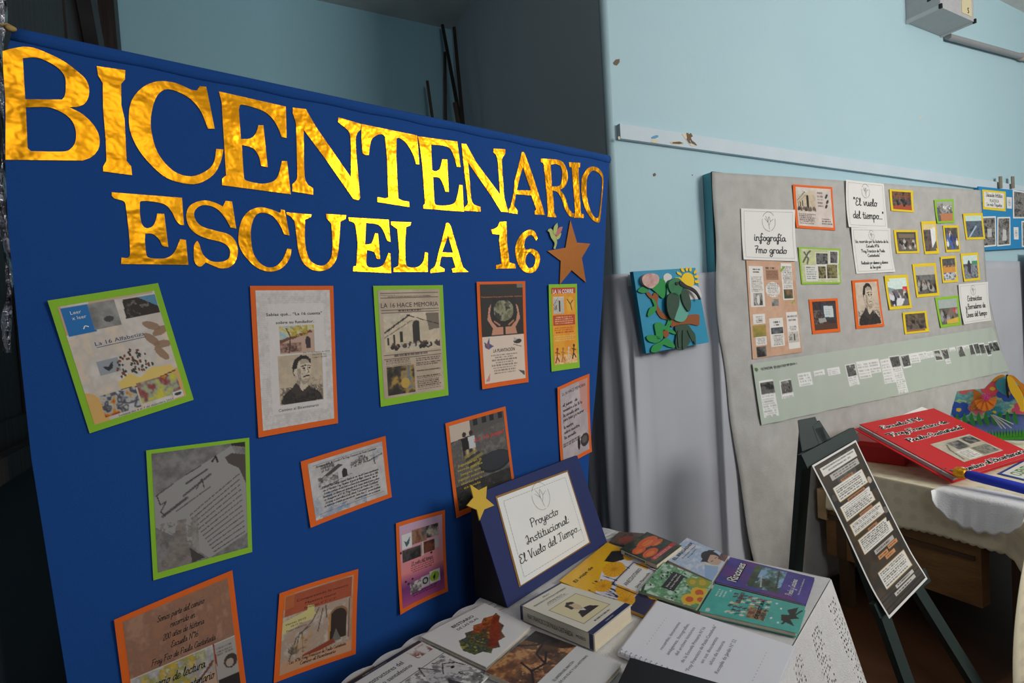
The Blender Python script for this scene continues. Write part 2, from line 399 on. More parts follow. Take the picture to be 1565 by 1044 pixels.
class Patch:
    """a sheet lying on a surface: four photo corners (TL, TR, BR, BL) carried onto a real plane"""
    def __init__(s, plane, px, base=0.0, off=None, curl=None, uvs=None):
        s.pl = plane; s.base = base
        s.q = [np.array(c) for c in uvs] if uvs is not None else [plane.uv(x, y, base) for x, y in px]
        s.off = off or (lambda a, b: 0.0); s.curl = curl or (lambda u, v: 0.0)
        s.w = (np.linalg.norm(s.q[1]-s.q[0])+np.linalg.norm(s.q[2]-s.q[3]))/2
        s.h = (np.linalg.norm(s.q[3]-s.q[0])+np.linalg.norm(s.q[2]-s.q[1]))/2
    def uvw(s, u, v):
        return s.q[0]*(1-u)*(1-v)+s.q[1]*u*(1-v)+s.q[2]*u*v+s.q[3]*(1-u)*v
    def at(s, u, v, lift=0.0):
        a, b = s.uvw(u, v); return s.pl.pt(a, b, s.base+s.off(a, b)+s.curl(u, v)+lift)
    def center(s): return s.at(.5, .5)
    def atv(s, U, V, lift=0.0):
        U = np.asarray(U, float)[:, None]; V = np.asarray(V, float)[:, None]
        ab = s.q[0]*(1-U)*(1-V)+s.q[1]*U*(1-V)+s.q[2]*U*V+s.q[3]*(1-U)*V
        o = s.base+s.off(ab[:, 0], ab[:, 1])+s.curl(U[:, 0], V[:, 0])+lift
        o = np.broadcast_to(o, (len(U),))
        return s.pl.o + ab[:, :1]*s.pl.a + ab[:, 1:]*s.pl.b + o[:, None]*s.pl.n
    def card(s, T, name, m, t=0.0008, u0=0, v0=0, u1=1, v1=1, lift=0.0, n=(9, 11), parent=None, label=None):
        V, F = thick(lambda u, v, l: s.at(u, v, lift+l), n[0], n[1], t, u0, u1, v0, v1)
        return T.part(name, V, F, m, parent, label=label)
    def raster(s, T, name, cv, u0=0, v0=0, u1=1, v1=1, lift=0.0006, parent=None, m=None, label=None):
        gu, gv = np.meshgrid(np.linspace(u0, u1, cv.w), np.linspace(v0, v1, cv.h))
        V = s.atv(gu.ravel(), gv.ravel(), lift); F = gridfaces(cv.w, cv.h)
        return T.part(name, V, F, m or print_mat(), parent, label=label, col=lin(np.clip(cv.a, 0, 255)).reshape(-1, 3))
    def put(s, V2, F, x, y, size, rot=0.0, align='c', lift=0.0010, sx=1.0, kx=0.0):
        """2-D shapes (x right, y up) to the sheet: anchor (x,y) in sheet fractions, size in metres"""
        V = V2*size; V = V*[sx, 1]
        if len(V) == 0: return [], []
        x0, x1 = V[:, 0].min(), V[:, 0].max(); dx = {'c': (x0+x1)/2, 'l': x0, 'r': x1}[align]
        k, q = math.cos(rot), math.sin(rot)
        a = V[:, 0]-dx+kx*V[:, 1]; b = V[:, 1]
        return s.atv(x+(a*k-b*q)/s.w, y-(a*q+b*k)/s.h, lift), F
    def text(s, mb, txt, x, y, size, rot=0.0, align='c', hand=None, shear=0.0, bold=0.0, maxw=None, lift=0.0010, sx=1.0, sub=4, slant=0.0):
        """size = height of a capital (print) or of a small letter (hand) as fraction of the sheet height; maxw = width as fraction"""
        V, F = hand2d(txt, hand, sub, slant) if hand else font2d(txt, shear, bold)
        sz = size*s.h
        if maxw: sx = maxw*s.w/(np.ptp(V[:, 0])*sz)
        a, f = s.put(V, F, x, y, sz, rot, align, lift, sx); mb.add(a, f)
        return mb
    def stroke(s, mb, pts, wd, lift=0.0010, smooth=True):
        """line through sheet fractions, wd in metres"""
        P = [np.array([p[0]*s.w, -p[1]*s.h]) for p in pts]
        if smooth and len(P) > 2: P = smoothpath([(p[0], p[1], 1) for p in P], False, 5)
        V, F = ribbon(P, wd); V = np.array(V); mb.add(s.atv(V[:, 0]/s.w, -V[:, 1]/s.h, lift), F); return mb
    def shape(s, T, name, pts, m, t=0.001, lift=0.002, parent=None, label=None, smooth=False, sub=4):
        """cut-out with sheet-fraction outline"""
        L = smoothpath([(p[0], p[1], 1) for p in pts], True, sub) if smooth else [np.array(p[:2], float) for p in pts]
        L = [np.array([p[0], 1-p[1]]) for p in L]
        V, F = flatpoly([L], lambda x, y, l: s.at(x, 1-y, lift+l), t)
        return T.part(name, V, F, m, parent, label=label)
def rnd(a, b): return a+(b-a)*random.random()
def mkcurl(k=0.006, seed=0):
    r = random.Random(seed); c = [r.uniform(0, k) for _ in range(4)]; w = r.uniform(-.25, .25)*k
    return lambda u, v: c[0]*(1-u)**3*(1-v)**3+c[1]*u**3*(1-v)**3+c[2]*u**3*v**3+c[3]*(1-u)**3*v**3 + k*.15+w*np.sin(u*5)*.5
# ================================================================== THE ROOM
SL = -2.0            # left wall (s), meets the alcove's back wall
TA = -1.63           # alcove depth (t of the back wall)
ZC = float(Plane(WO, WA, Z3).uv(1527, 0)[1])   # main ceiling
ZALC = 3.60          # lower ceiling of the alcove
SR, TB = 6.2, 4.4    # far right end of the room, wall behind the camera
M_wall = mat('blue_wall_paint', (176, 208, 218), .62, noise=(1.6, .35, (182, 212, 220)), bump=(26, .12, .01))
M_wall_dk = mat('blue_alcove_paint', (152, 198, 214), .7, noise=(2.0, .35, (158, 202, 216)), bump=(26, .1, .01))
M_side = mat('grey_blue_side_paint', (192, 206, 212), .7, noise=(2.0, .35, (198, 210, 216)), bump=(26, .1, .01))
M_ceil = mat('white_plaster', (242, 240, 236), .8, noise=(3, .3, (214, 210, 206)), bump=(8, .3, .02))
M_floor = mat('brown_floor_tile', (104, 66, 40), .45, noise=(3, .3, (78, 48, 30)))
M_wood_dk = mat('dark_brown_wood', (46, 32, 26), .5, noise=(9, .25, (26, 19, 17)), bump=(30, .3, .01), stretch=(1, 1, .12))
M_wains = mat('slate_wainscot_paint', (58, 70, 82), .65, noise=(4, .3, (48, 60, 72)))

def quadwall(name, P, m, t=0.06, back=None):
    """wall slab from 4 corners (ccw seen from the room)"""
    P = [np.array(p, float) for p in P]; n = np.cross(P[1]-P[0], P[3]-P[0]); n /= np.linalg.norm(n)
    mb = MB().hexa([p-n*t for p in P]+P); V = np.array(mb.V); loc = V.mean(0); loc[2] = V[:, 2].min()
    o = mesh(name, V-loc, mb.F, m); o.location = loc; o['kind'] = 'structure'; return o
quadwall('floor', [WP(SL-.2, TA-.2, 0), WP(SL-.2, TB, 0), WP(SR, TB, 0), WP(SR, TA-.2, 0)], M_floor)
quadwall('ceiling', [WP(SL-.2, TA-.2, ZC), WP(SR, TA-.2, ZC), WP(SR, TB, ZC), WP(SL-.2, TB, ZC)], M_ceil)
quadwall('wall_right', [WP(.03, 0, 0), WP(SR, 0, 0), WP(SR, 0, ZC), WP(.03, 0, ZC)], M_wall)
quadwall('wall_back', [WP(SL, TA, 0), WP(0, TA, 0), WP(0, TA, ZC), WP(SL, TA, ZC)], M_wall_dk)
quadwall('wall_side', [WP(0, TA, 0), WP(0, -.03, 0), WP(0, -.03, ZC), WP(0, TA, ZC)], M_side, t=.08)
quadwall('ceiling', [WP(SL, TA, ZALC), WP(.0, TA, ZALC), WP(.0, -.03, ZALC), WP(SL, -.03, ZALC)], M_ceil, t=.24)
quadwall('wall_end', [WP(SR, 0, 0), WP(SR, TB, 0), WP(SR, TB, ZC), WP(SR, 0, ZC)], M_wall)
# rounded outer corner of the wall
V, F = fsheet(lambda u, v: WP(.03-.03*math.cos(u*PI/2)-.0, -.03+.03*math.sin(u*PI/2), v*ZC), 7, 2)
V2, F2 = thick(lambda u, v, l: WP(.03-(.03+l)*math.cos(u*PI/2), -.03+(.03+l)*math.sin(u*PI/2), v*ZC), 7, 3, .02)
o = mesh('trim_1', V2, F2, M_wall, smooth=True); o['kind'] = 'structure'
# left wall: painted wainscot below, dark boarded door above and beside it
quadwall('wall_left', [WP(SL, TB, 0), WP(SL, TA, 0), WP(SL, TA, ZC), WP(SL, TB, ZC)], M_wains)
# wall behind the camera with the window opening, plus a made-up one for the alcove fill
WS0, WS1, WZ0, WZ1 = 1.3, 3.3, 2.36, 3.6
mb = MB()
for s0, s1, z0, z1 in ((SL, -1.7, 0, ZC), (-1.7, -.5, 0, WZ0), (-1.7, -.5, WZ1, ZC), (-.5, WS0, 0, ZC), (WS1, SR, 0, ZC), (WS0, WS1, 0, WZ0), (WS0, WS1, WZ1, ZC)):
    mb.box(WP(s0, TB, z0), WA*(s1-s0), WN*.12, Z3*(z1-z0))
o = mesh('wall_rear', mb.V, mb.F, M_wall); o['kind'] = 'structure'
M_wf = mat('white_window_frame', (222, 222, 216), .4)
for k, (a, b) in enumerate(((WS0, WS1), (-1.7, -.5))):  # the second frame is made up, around the added alcove fill
    T = Thing('window_%d' % (k+1), WP((a+b)/2, TB, WZ0), None, None); T.o['kind'] = 'structure'
    mb = MB()
    for s in (a, (a+b)/2-.03, b-.06): mb.box(WP(s, TB+.02, WZ0), WA*.06, WN*.06, Z3*(WZ1-WZ0))
    for z in (WZ0, WZ1-.06): mb.box(WP(a, TB+.02, z), WA*(b-a), WN*.06, Z3*.06)
    T.part('window_frame', mb.V, mb.F, M_wf)

# dark wooden door on the left wall
PLL = Plane(WP(SL, 0, 0), -WN, Z3)        # a = away from camera along the wall, b up, n into the room
T = Thing('door_1', WP(SL+.03, .9, 0), None, None); T.o['kind'] = 'structure'
zr = 1.29
d0, d1 = -2.2, 1.55
nb = 9
for k in range(nb):
    x0 = d0+(d1-d0)*k/nb; x1 = d0+(d1-d0)*(k+1)/nb-.008
    mb = MB().box(PLL.pt(x0, zr+.11, .004), -WN*(x1-x0), Z3*(2.12), WA*(.022+.006*(k % 2))); T.part('board', mb.V, mb.F, M_wood_dk)
mb = MB().box(PLL.pt(1.42, zr+.1, .004), -WN*.14, Z3*2.2, WA*.10); T.part('post', mb.V, mb.F, M_wood_dk)
mb = MB().box(PLL.pt(1.05, zr+.1, .004), -WN*.10, Z3*2.2, WA*.07); T.part('post', mb.V, mb.F, mat('red_brown_wood', (84, 48, 36), .5, noise=(9, .3, (52, 30, 24)), stretch=(1, 1, .12)))
mb = MB().bar(PLL.pt(.75, 3.3, .06), PLL.pt(1.5, 2.35, .06), .16, .05, side=WA); T.part('brace', mb.V, mb.F, mat('charcoal_wood', (52, 50, 52), .6, noise=(9, .3, (34, 33, 36))))
mb = MB().box(PLL.pt(d0, zr, 0), -WN*(d1-d0+.2), Z3*.05, WA*.07).box(PLL.pt(d0, zr+.05, 0), -WN*(d1-d0+.2), Z3*.06, WA*.04)
V = np.array(mb.V); o = mesh('trim_2', V, mb.F, M_wood_dk); o['kind'] = 'structure'

# timber rail along the right wall, with peeled paint
PLW = Plane(WO, WA, Z3)                   # right wall: a = along, b = up, n = into the room
r0, r1 = .04, 5.9
T = Thing('trim_3', WP(r0, 0, 2.32), None, None); T.o['kind'] = 'structure'
mb = MB().box(WP(r0, .001, 2.318), WA*(r1-r0), WN*.022, Z3*.064)
T.part('rail', mb.V, mb.F, mat('grey_blue_rail_paint', (206, 220, 228), .6, noise=(5, .3, (196, 212, 222)), bump=(30, .15, .01)))
M_chipc = mat('cream_undercoat', (226, 214, 188), .8); M_chipw = mat('bare_wood', (118, 94, 66), .8); M_chipb = mat('strong_blue_paint', (96, 160, 200), .7)
def chip(name, px, m, lift=.0245, t=.001):
    L = [PLW.uv(x, y, lift) for x, y in px]
    V, F = flatpoly([L], lambda x, y, l: PLW.pt(x, y, lift+l), t); T.part(name, V, F, m)
def zc(pts, x0=930, y0=170, k=7.825): return [(x0+x/k, y0+y/k) for x, y in pts]
chip('paint_chip', zc([(503,362),(520,345),(548,328),(580,335),(592,362),(585,375),(540,378)]), M_chipc)
chip('paint_chip', zc([(510,315),(530,300),(570,285),(600,292),(592,312),(560,325),(520,328)]), M_chipb)
chip('paint_chip', zc([(735,372),(760,355),(850,362),(905,380),(895,398),(770,395)]), M_chipc)
chip('bare_patch', zc([(765,370),(850,362),(895,382),(850,392),(770,386)]), M_chipw, .0256)
chip('paint_chip', zc([(878,270),(930,262),(940,330),(985,390),(1045,395),(1040,415),(985,412),(930,345),(905,315)]), M_chipc)
chip('bare_patch', zc([(930,262),(950,258),(965,275),(985,258),(1010,300),(985,315),(1000,350),(1035,375),(1060,408),(1040,405),(1000,380),(985,345),(970,350),(990,385),(965,380),(935,335),(945,315)]), M_chipw, .0256)
chip('paint_chip', [(944.5,209),(947,208),(948,213),(945,213)], M_chipc)
T0 = T
def wallmark(px, m, lift=.0015):
    L = [PLW.uv(x, y, lift) for x, y in px]
    V, F = flatpoly([L], lambda x, y, l: PLW.pt(x, y, lift+l), .001)
    o = mesh('plaster_chip', V, F, m, bpy.data.objects['wall_right'])
    o.matrix_parent_inverse = Matrix.Translation(-bpy.data.objects['wall_right'].location)
M_pl = mat('exposed_plaster', (120, 106, 88), .9)
wallmark([(937,96),(941,91),(947,90),(947,95),(943,100),(939,99)], M_pl)
wallmark([(998,266),(1001,264),(1003,267),(1001,269.5),(998.5,269)], M_pl)
wallmark([(1057,267.5),(1058.5,266.5),(1059,268.5)], M_pl)
wallmark([(1404,181),(1409,177),(1409.5,178.5),(1405,182)], M_chipc)

# ================================================================== THE BANNER
TH = az(52.0)
BO = hitz(735, 890, .75); BO[2] = 0
BN = np.array([TH[1], -TH[0], 0.0]); BO = BO-BN*.06
PLB = Plane(BO, TH, Z3)
def boff(s, h):
    f = np.clip((2.2-h)/1.2, 0, 1)
    r = np.clip((s-.35)/.4, 0, 1)
    return .004*np.sin(s*5.1+.6)*f+.003*np.sin(s*9+h*2.0)*f*f+.012*r*r*np.sin(h*3.2+.6)*f+.006*np.exp(-((s-.42)/.07)**2)*f
M_cloth = mat('royal_blue_felt', (4, 76, 154), .9, noise=(240, .4, (3, 67, 140)), bump=(420, .25, .002))
hs = [2.19, 2.0, 1.6, 1.3, 1.0, .75, .1]; rs = [.776, .742, .69, .635, .565, .53, .45]
def sright(h): return float(np.interp(-h, [-x for x in hs], rs))
_le = sorted([tuple(PLB.uv(x, y)[::-1]) for x, y in ((22,40),(10,80),(6,150),(7,220),(12,340),(33,560),(48,700),(75,870),(103,1044))])
def sleft(h): return float(np.interp(h, [p[0] for p in _le], [p[1] for p in _le]))
BAN = Thing('banner', PLB.pt(-.1, .12, 0), 'royal blue felt banner with gold foil letters reading BICENTENARIO ESCUELA 16', 'banner')
def bpt(u, v, l):
    h = 2.19-v*(2.19-.12); a = sleft(h); b = sright(h); s = a+(b-a)*u
    return PLB.pt(s, h, boff(s, h)+l)
V, F = thick(bpt, 90, 90, .0015); BAN.part('cloth', V, F, M_cloth, smooth=False)
# folded hem along the top with a cord inside
def hem(u, v, l):
    h = 2.193-.028*v; a = sleft(h); b = sright(2.19); s = a+(b-a)*u
    return PLB.pt(s, h+.0015*math.sin(s*31)*v, boff(s, h)+.001+.005*math.sin(min(1, v)*PI)+l)
V, F = thick(hem, 60, 7, .001); BAN.part('hem', V, F, M_cloth, smooth=True)

M_gold = mat('gold_foil', (222, 150, 22), .31, metal=.95, bump=(7, .5, .03), noise=(5, .3, (236, 156, 14)))
LET = 0
def letter(ch, tr, loops):
    """trace of one cut-out letter: crop origin and scale of the photo crop it was read from"""
    x0, y0, k = tr
    out = []
    for L in loops:
        P = smoothpath(L, True, 4)
        Q = [PLB.uv(x0+p[0]/k, y0+p[1]/k) for p in P]
        ar = sum(Q[i][0]*Q[(i+1) % len(Q)][1]-Q[(i+1) % len(Q)][0]*Q[i][1] for i in range(len(Q)))
        if ar < 0: Q = Q[::-1]
        out.append(Q)
    V, F = flatpoly(out, lambda s, h, l: PLB.pt(s, h, boff(s, h)+.0022+l), .0007)
    BAN.part('letter', V, F, M_gold, label='gold foil cut-out %s %s' % ('figure' if ch in '16' else 'letter', ch))
Z1 = (0, 0, 2.983); ZB = (0, 0, 3.48); ZN = (430, 150, 5.397); ZA = (690, 200, 6.26); ZE = (160, 280, 4.603); ZU = (500, 300, 3.557); PX = (0, 0, 1)
letter('B', ZB, [[(14,275),(60,262,1),(125,250),(185,258,1),(260,288,1),(340,328,1),(410,380,1),(460,430,1),(475,490,1),(458,545,1),(420,568,1),(368,572),(440,610,1),(500,670,1),(528,730,1),(525,790,1),(490,835,1),(440,856),(30,852),(30,560,1),(20,400,1)],
    [(122,312),(190,308,1),(250,328,1),(310,365,1),(345,410,1),(350,460,1),(345,510,1),(330,532),(135,530)],
    [(138,574),(250,572,1),(320,595,1),(375,635,1),(402,690,1),(402,750,1),(380,790,1),(340,808,1),(165,806),(148,790)]])
letter('I', Z1, [[(441,303),(571,322),(569,365),(552,385),(553,480),(568,545),(577,735),(598,760),(602,800),(470,783),(470,760),(485,735),(482,640),(470,500),(468,380),(447,345)]])
letter('C', Z1, [[(910,395),(940,397),(978,588),(948,588),(910,500,1),(850,440,1),(765,408,1),(715,440,1),(690,520,1),(690,600,1),(720,700,1),(790,780,1),(870,805,1),(940,780,1),(975,740,1),(985,680),(1018,682),(1005,740,1),(970,800,1),(900,838,1),(820,833,1),(740,800,1),(650,710,1),(600,620,1),(587,540,1),(600,460,1),(650,400,1),(720,372,1),(800,380,1),(870,410,1),(897,414)]])
letter('E', Z1, [[(997,418),(1302,487),(1306,630),(1283,625),(1270,590,1),(1240,540,1),(1190,503,1),(1100,478,1),(1088,500),(1098,635),(1140,632,1),(1165,610,1),(1178,572),(1200,572),(1220,763),(1190,757),(1178,710,1),(1150,675,1),(1102,662),(1112,810,1),(1125,825,1),(1200,838,1),(1260,815,1),(1285,735),(1308,735),(1325,886),(1012,845),(1012,815),(1030,800),(1015,560),(1010,470)]])
letter('N', ZN, [[(92,80),(200,92),(285,240),(572,655),(572,420),(565,310,1),(545,265,1),(465,200),(468,160),(655,215),(652,262),(625,290,1),(612,340,1),(615,450),(648,825),(632,842,1),(590,830),(360,500),(182,262),(190,640,1),(215,710,1),(260,742),(262,798),(90,770),(90,710),(120,680,1),(130,640,1),(122,300),(118,210,1),(92,125)]])
letter('T', ZN, [[(659,215),(1118,310),(1135,548),(1108,545),(1085,470,1),(1030,375,1),(970,330,1),(948,335),(945,480),(962,830),(1000,848),(1050,855),(1055,900),(790,858),(790,818),(855,828),(880,820),(870,500),(852,320),(830,300,1),(790,305,1),(745,340,1),(728,400,1),(720,470),(690,470,1),(668,455),(658,330)]])
letter('E', ZN, [[(1124,317),(1448,360),(1475,570),(1445,568),(1420,480,1),(1380,410,1),(1300,390,1),(1232,385),(1240,595),(1270,605,1),(1305,580,1),(1325,505),(1365,508),(1378,775),(1350,772),(1330,710,1),(1300,660,1),(1248,652),(1260,860,1),(1275,882,1),(1340,888,1),(1420,870,1),(1450,800,1),(1465,718),(1490,720),(1503,938),(1168,912),(1168,885),(1182,870),(1160,560),(1140,400)]])
letter('N', ZA, [[(92,125),(138,128),(230,300),(460,612),(450,450),(440,300),(425,240,1),(395,205),(400,172),(512,178),(510,225),(480,270,1),(480,350),(500,640),(538,780),(470,775),(380,630),(155,305),(170,480),(185,650,1),(210,705,1),(272,728),(275,775),(115,765),(120,735),(150,700,1),(150,650,1),(120,400),(105,250)]])
letter('A', ZA, [[(668,212,1),(680,203,1),(695,215),(770,420),(850,680),(888,808),(790,802),(790,770),(805,755),(760,622),(612,607),(595,720),(628,765),(628,798),(543,785),(543,750),(560,730,1),(590,590),(600,480),(640,330)], [(680,350),(755,572),(620,570),(650,440)]])
letter('R', ZA, [[(850,268),(985,275,1),(1060,300,1),(1100,380,1),(1108,460,1),(1080,535,1),(1035,565),(1080,630,1),(1115,735,1),(1150,785,1),(1170,792),(1160,830),(1120,812,1),(1080,745,1),(1050,655,1),(1010,590,1),(962,572),(972,690),(975,780),(1000,830),(908,825),(915,790),(905,600),(885,400),(875,320,1),(852,298)], [(945,325),(1000,320,1),(1045,350,1),(1055,420,1),(1045,500,1),(1020,530,1),(955,535)]])
letter('I', ZA, [[(1120,302),(1228,308),(1225,350),(1210,352),(1220,560),(1235,790),(1260,800),(1262,835),(1168,832),(1175,800),(1180,780),(1150,400),(1145,352),(1125,348)]])
letter('O', ZA, [[(1350,343,1),(1400,360,1),(1440,410,1),(1450,480,1),(1445,560,1),(1430,720,1),(1415,870,1),(1380,875,1),(1330,835,1),(1270,730,1),(1240,600,1),(1242,460,1),(1270,400,1),(1300,360,1)], [(1340,385,1),(1390,395,1),(1425,430,1),(1437,480,1),(1431,600,1),(1405,820,1),(1380,835,1),(1345,800,1),(1305,700,1),(1288,580,1),(1295,450,1)]])
letter('E', ZE, [[(50,66),(543,104),(557,296),(530,292,1),(500,260,1),(470,200,1),(420,150,1),(330,130,1),(255,128,1),(247,150,1),(250,240,1),(268,300,1),(300,318,1),(340,300,1),(362,250,1),(368,215),(418,217),(447,450),(405,440,1),(385,400,1),(340,360,1),(285,355),(282,400),(292,500,1),(310,525,1),(380,532,1),(440,525,1),(490,485,1),(530,395),(570,400),(588,575),(115,570),(118,525),(165,525,1),(178,490,1),(170,350),(150,180,1),(135,130,1),(70,110,1),(50,90)]])
letter('S', ZE, [[(850,125),(895,130),(925,320),(885,312),(850,250,1),(800,190,1),(740,160,1),(680,158,1),(640,185,1),(628,220,1),(645,270,1),(690,308,1),(780,335,1),(870,360,1),(920,410,1),(936,480,1),(920,550,1),(880,590,1),(820,600,1),(760,580,1),(710,558),(680,585,1),(650,580,1),(628,540,1),(628,440,1),(650,405),(665,430,1),(690,500,1),(740,545,1),(800,555,1),(860,540,1),(882,500,1),(870,450,1),(820,415,1),(720,390,1),(640,355,1),(590,300,1),(573,230,1),(590,170,1),(640,135,1),(710,122,1),(780,140,1),(830,165)]])
letter('C', ZE, [[(1240,185),(1266,190),(1300,368),(1262,360),(1235,300,1),(1180,230,1),(1110,208,1),(1060,230,1),(1030,310,1),(1030,400,1),(1045,490,1),(1090,560,1),(1150,592,1),(1210,580,1),(1255,530,1),(1285,460),(1315,465),(1300,530,1),(1250,595,1),(1170,622,1),(1080,600,1),(1000,530,1),(950,450,1),(940,370,1),(960,270,1),(1010,200,1),(1090,170,1),(1170,185,1),(1235,210)]])
letter('U', PX, [[(437.5,324.5),(476,328),(475,332),(466,336),(466,367,1),(469,387,1),(476,400,1),(488,406,1),(498,404,1),(506,393,1),(508,372,1),(506,342),(499,334),(498,327),(529,329),(528,335),(520,339),(518,370,1),(515,393,1),(506,408,1),(492,414,1),(476,412,1),(463,401,1),(456,383,1),(453,360,1),(450,338),(444,331),(438,328)]])
letter('E', ZU, [[(115,115),(333,128),(343,248),(325,240,1),(305,190,1),(275,155,1),(210,145),(205,262),(240,255,1),(260,202),(275,203),(287,342),(268,338,1),(255,305,1),(215,292),(212,365,1),(225,385,1),(270,388,1),(305,370,1),(332,308),(342,312),(347,418),(140,408),(142,382),(158,378),(165,260),(155,175,1),(145,145,1),(118,135)]])
letter('L', ZU, [[(345,138),(455,142),(450,160),(428,168),(422,250),(425,360,1),(440,385,1),(490,385,1),(520,355,1),(530,305),(545,308),(545,412),(358,412),(360,390),(385,380),(390,300),(380,180),(346,155)]])
letter('A', ZU, [[(645,148,1),(660,148,1),(670,165),(735,385),(765,412),(680,415),(675,395),(695,388),(678,330),(618,328),(608,380),(635,395),(635,410),(560,418),(560,400,1),(585,378,1),(600,320),(640,170)], [(655,215),(682,308),(622,305)]])
letter('1', ZU, [[(935,140),(972,138),(975,250),(988,360),(1020,370),(1022,393),(915,395),(915,375),(945,368),(932,240),(935,210),(895,205),(888,183),(920,170,1)]])
letter('6', ZU, [[(1140,230),(1125,195,1),(1095,183,1),(1050,210,1),(1022,270,1),(1025,340,1),(1050,395,1),(1090,418,1),(1130,405,1),(1152,355,1),(1145,310,1),(1112,287,1),(1075,292),(1068,265,1),(1080,225,1),(1110,213,1),(1132,242)], [(1098,308,1),(1122,325,1),(1128,355,1),(1115,385,1),(1090,390,1),(1075,360,1),(1080,322,1)]])

def cutout(name, tr, pts, m, label, cat, lift=.006, t=.003, smooth=False):
    x0, y0, k = tr
    P = smoothpath(pts, True, 4)
    Q = [PLB.uv(x0+p[0]/k, y0+p[1]/k, lift) for p in P]
    ar = sum(Q[i][0]*Q[(i+1) % len(Q)][1]-Q[(i+1) % len(Q)][0]*Q[i][1] for i in range(len(Q)))
    if ar < 0: Q = Q[::-1]
    return flatpoly([Q], lambda s, h, l: PLB.pt(s, h, boff(s, h)+lift+l), t)
M_glit = mat('bronze_glitter_foam', (196, 118, 24), .5, metal=.35, noise=(900, .3, (128, 66, 10)))
V, F = cutout('', ZU, [(1322,130),(1358,252),(1430,258),(1385,335),(1408,468),(1328,402),(1262,480),(1268,352),(1195,298),(1295,280)], None, '', '', .006, .004)
solo('star_cutout', V, F, M_glit, 'bronze glitter five-pointed star beside the figure 16 on the blue banner', 'star')
T = Thing('hummingbird_cutout', PLB.pt(*PLB.uv(847, 368), .008), 'small pale green paper hummingbird above the bronze star on the banner', 'paper bird')
M_pg = mat('pale_green_paper', (186, 200, 120), .7); M_pk = mat('pink_paper', (200, 120, 110), .7)
for nm, pts, m, lf in (('body', [(1202,180,1),(1218,178,1),(1240,215,1),(1248,250,1),(1238,288),(1228,284),(1234,255,1),(1215,225,1),(1205,195,1),(1196,190)], M_pg, .008),
                   ('wing', [(1226,200),(1232,165,1),(1250,145),(1252,170,1),(1240,212)], M_pg, .0095), ('wing', [(1238,205),(1258,172,1),(1280,165),(1270,195,1),(1248,222)], M_pk, .0095),
                   ('wing', [(1243,215),(1262,200,1),(1272,202),(1262,228,1),(1245,238)], M_pg, .009)):
    V, F = cutout('', ZU, pts, None, '', '', lf, .0008); T.part(nm, V, F, m)
# string knot that ties the banner's corner to the left
T = Thing('tie_string', PLB.pt(-.99, 2.15, .0), 'short straw-coloured string knotted to the top left corner of the banner', 'string')
M_str = mat('straw_string', (178, 150, 92), .8)
P0 = PLB.hit(20, 42); P1 = PLB.hit(2, 38)
mb = MB().tube([P0, (P0+P1)/2+Z3*.004, P1, P1+(P1-P0)*2.0+Z3*.01], .0025, 7); T.part('cord', mb.V, mb.F, M_str)
mb = MB().tube([PLB.hit(8, 42, .006), PLB.hit(13, 43, .012), PLB.hit(19, 44, .008), PLB.hit(25, 45, .006)], [.004, .006, .006, .003], 8); T.part('knot', mb.V, mb.F, M_str, smooth=True)
# crinkled silver foil garland hanging at the left end
T = Thing('foil_garland', PLB.pt(-1.03, .9, .0), 'crinkled silver foil strip hanging beside the banner\'s left edge', 'garland')
M_sil = mat('silver_foil', (214, 214, 220), .25, metal=.9, bump=(30, .8, .03))
rr = random.Random(3)
PLF = Plane(PLB.pt(-1.0, 0, -.03), TH, Z3)
g0, g1 = PLF.uv(2, 100), PLF.uv(11, 430)
def gar(u, v, l):
    h = 2.5-v*.95; w = .013; k = (h-g1[1])/(g0[1]-g1[1])
    return PLF.pt(g1[0]+(g0[0]-g1[0])*k+.004*math.sin(h*23)+w*(u-.5), h, .014*math.sin(h*40+u*4)+.01*math.sin(h*71+u*9)+l)
V, F = thick(gar, 6, 70, .0008); T.part('strip', V, F, M_sil)
# ================================================================== POSTERS ON THE BANNER
M_or = mat('orange_card', (236, 104, 22), .75, bump=(300, .2, .001)); M_gr = mat('lime_green_card', (146, 200, 44), .75, bump=(300, .2, .001))
M_ye = mat('yellow_card', (240, 208, 30), .75); M_ink = mat('black_ink', (24, 22, 24), .6); M_nink = mat('navy_ink', (38, 48, 104), .6)
M_white = mat('white_paper', (236, 234, 230), .7, bump=(120, .1, .001)); M_redink = mat('red_ink', (236, 36, 40), .6); M_gink = mat('grey_ink', (92, 88, 86), .6)
M_yink = mat('yellow_ink', (220, 190, 60), .6); M_wink = mat('white_ink', (240, 238, 232), .6)
BW = [(30, 30, 30), (90, 88, 86), (150, 147, 143), (205, 202, 196)]
def building(w, h, sepia=False, sky=(226, 222, 214)):
    """old one-storey school house seen along its wall, arched door at the right"""
    c = Canvas(w, h, sky); wall = (206, 200, 190) if not sepia else (214, 196, 168); dk = (44, 38, 34)
    c.noise(0, 0, 1, 1, 5, [sky, tuple(.86*x for x in sky)])
    c.poly([(0, .55), (.42, .1), (1, .02), (1, 1), (0, 1)], wall); c.noise(0, .2, 1, 1, 9, [wall, tuple(.8*x for x in wall)], .5)
    c.line([(0, .5), (.45, .06)], .03, dk); c.line([(0, .62), (.5, .2)], .015, (110, 100, 90))
    for x, y, a, b in ((.05, .62, .03, .2), (.15, .55, .035, .24), (.27, .48, .045, .28)): c.rect(x, y, x+a, y+b, dk)
    c.ell(.57, .32, .065, .12, dk); c.rect(.505, .32, .635, .86, dk)
    return c
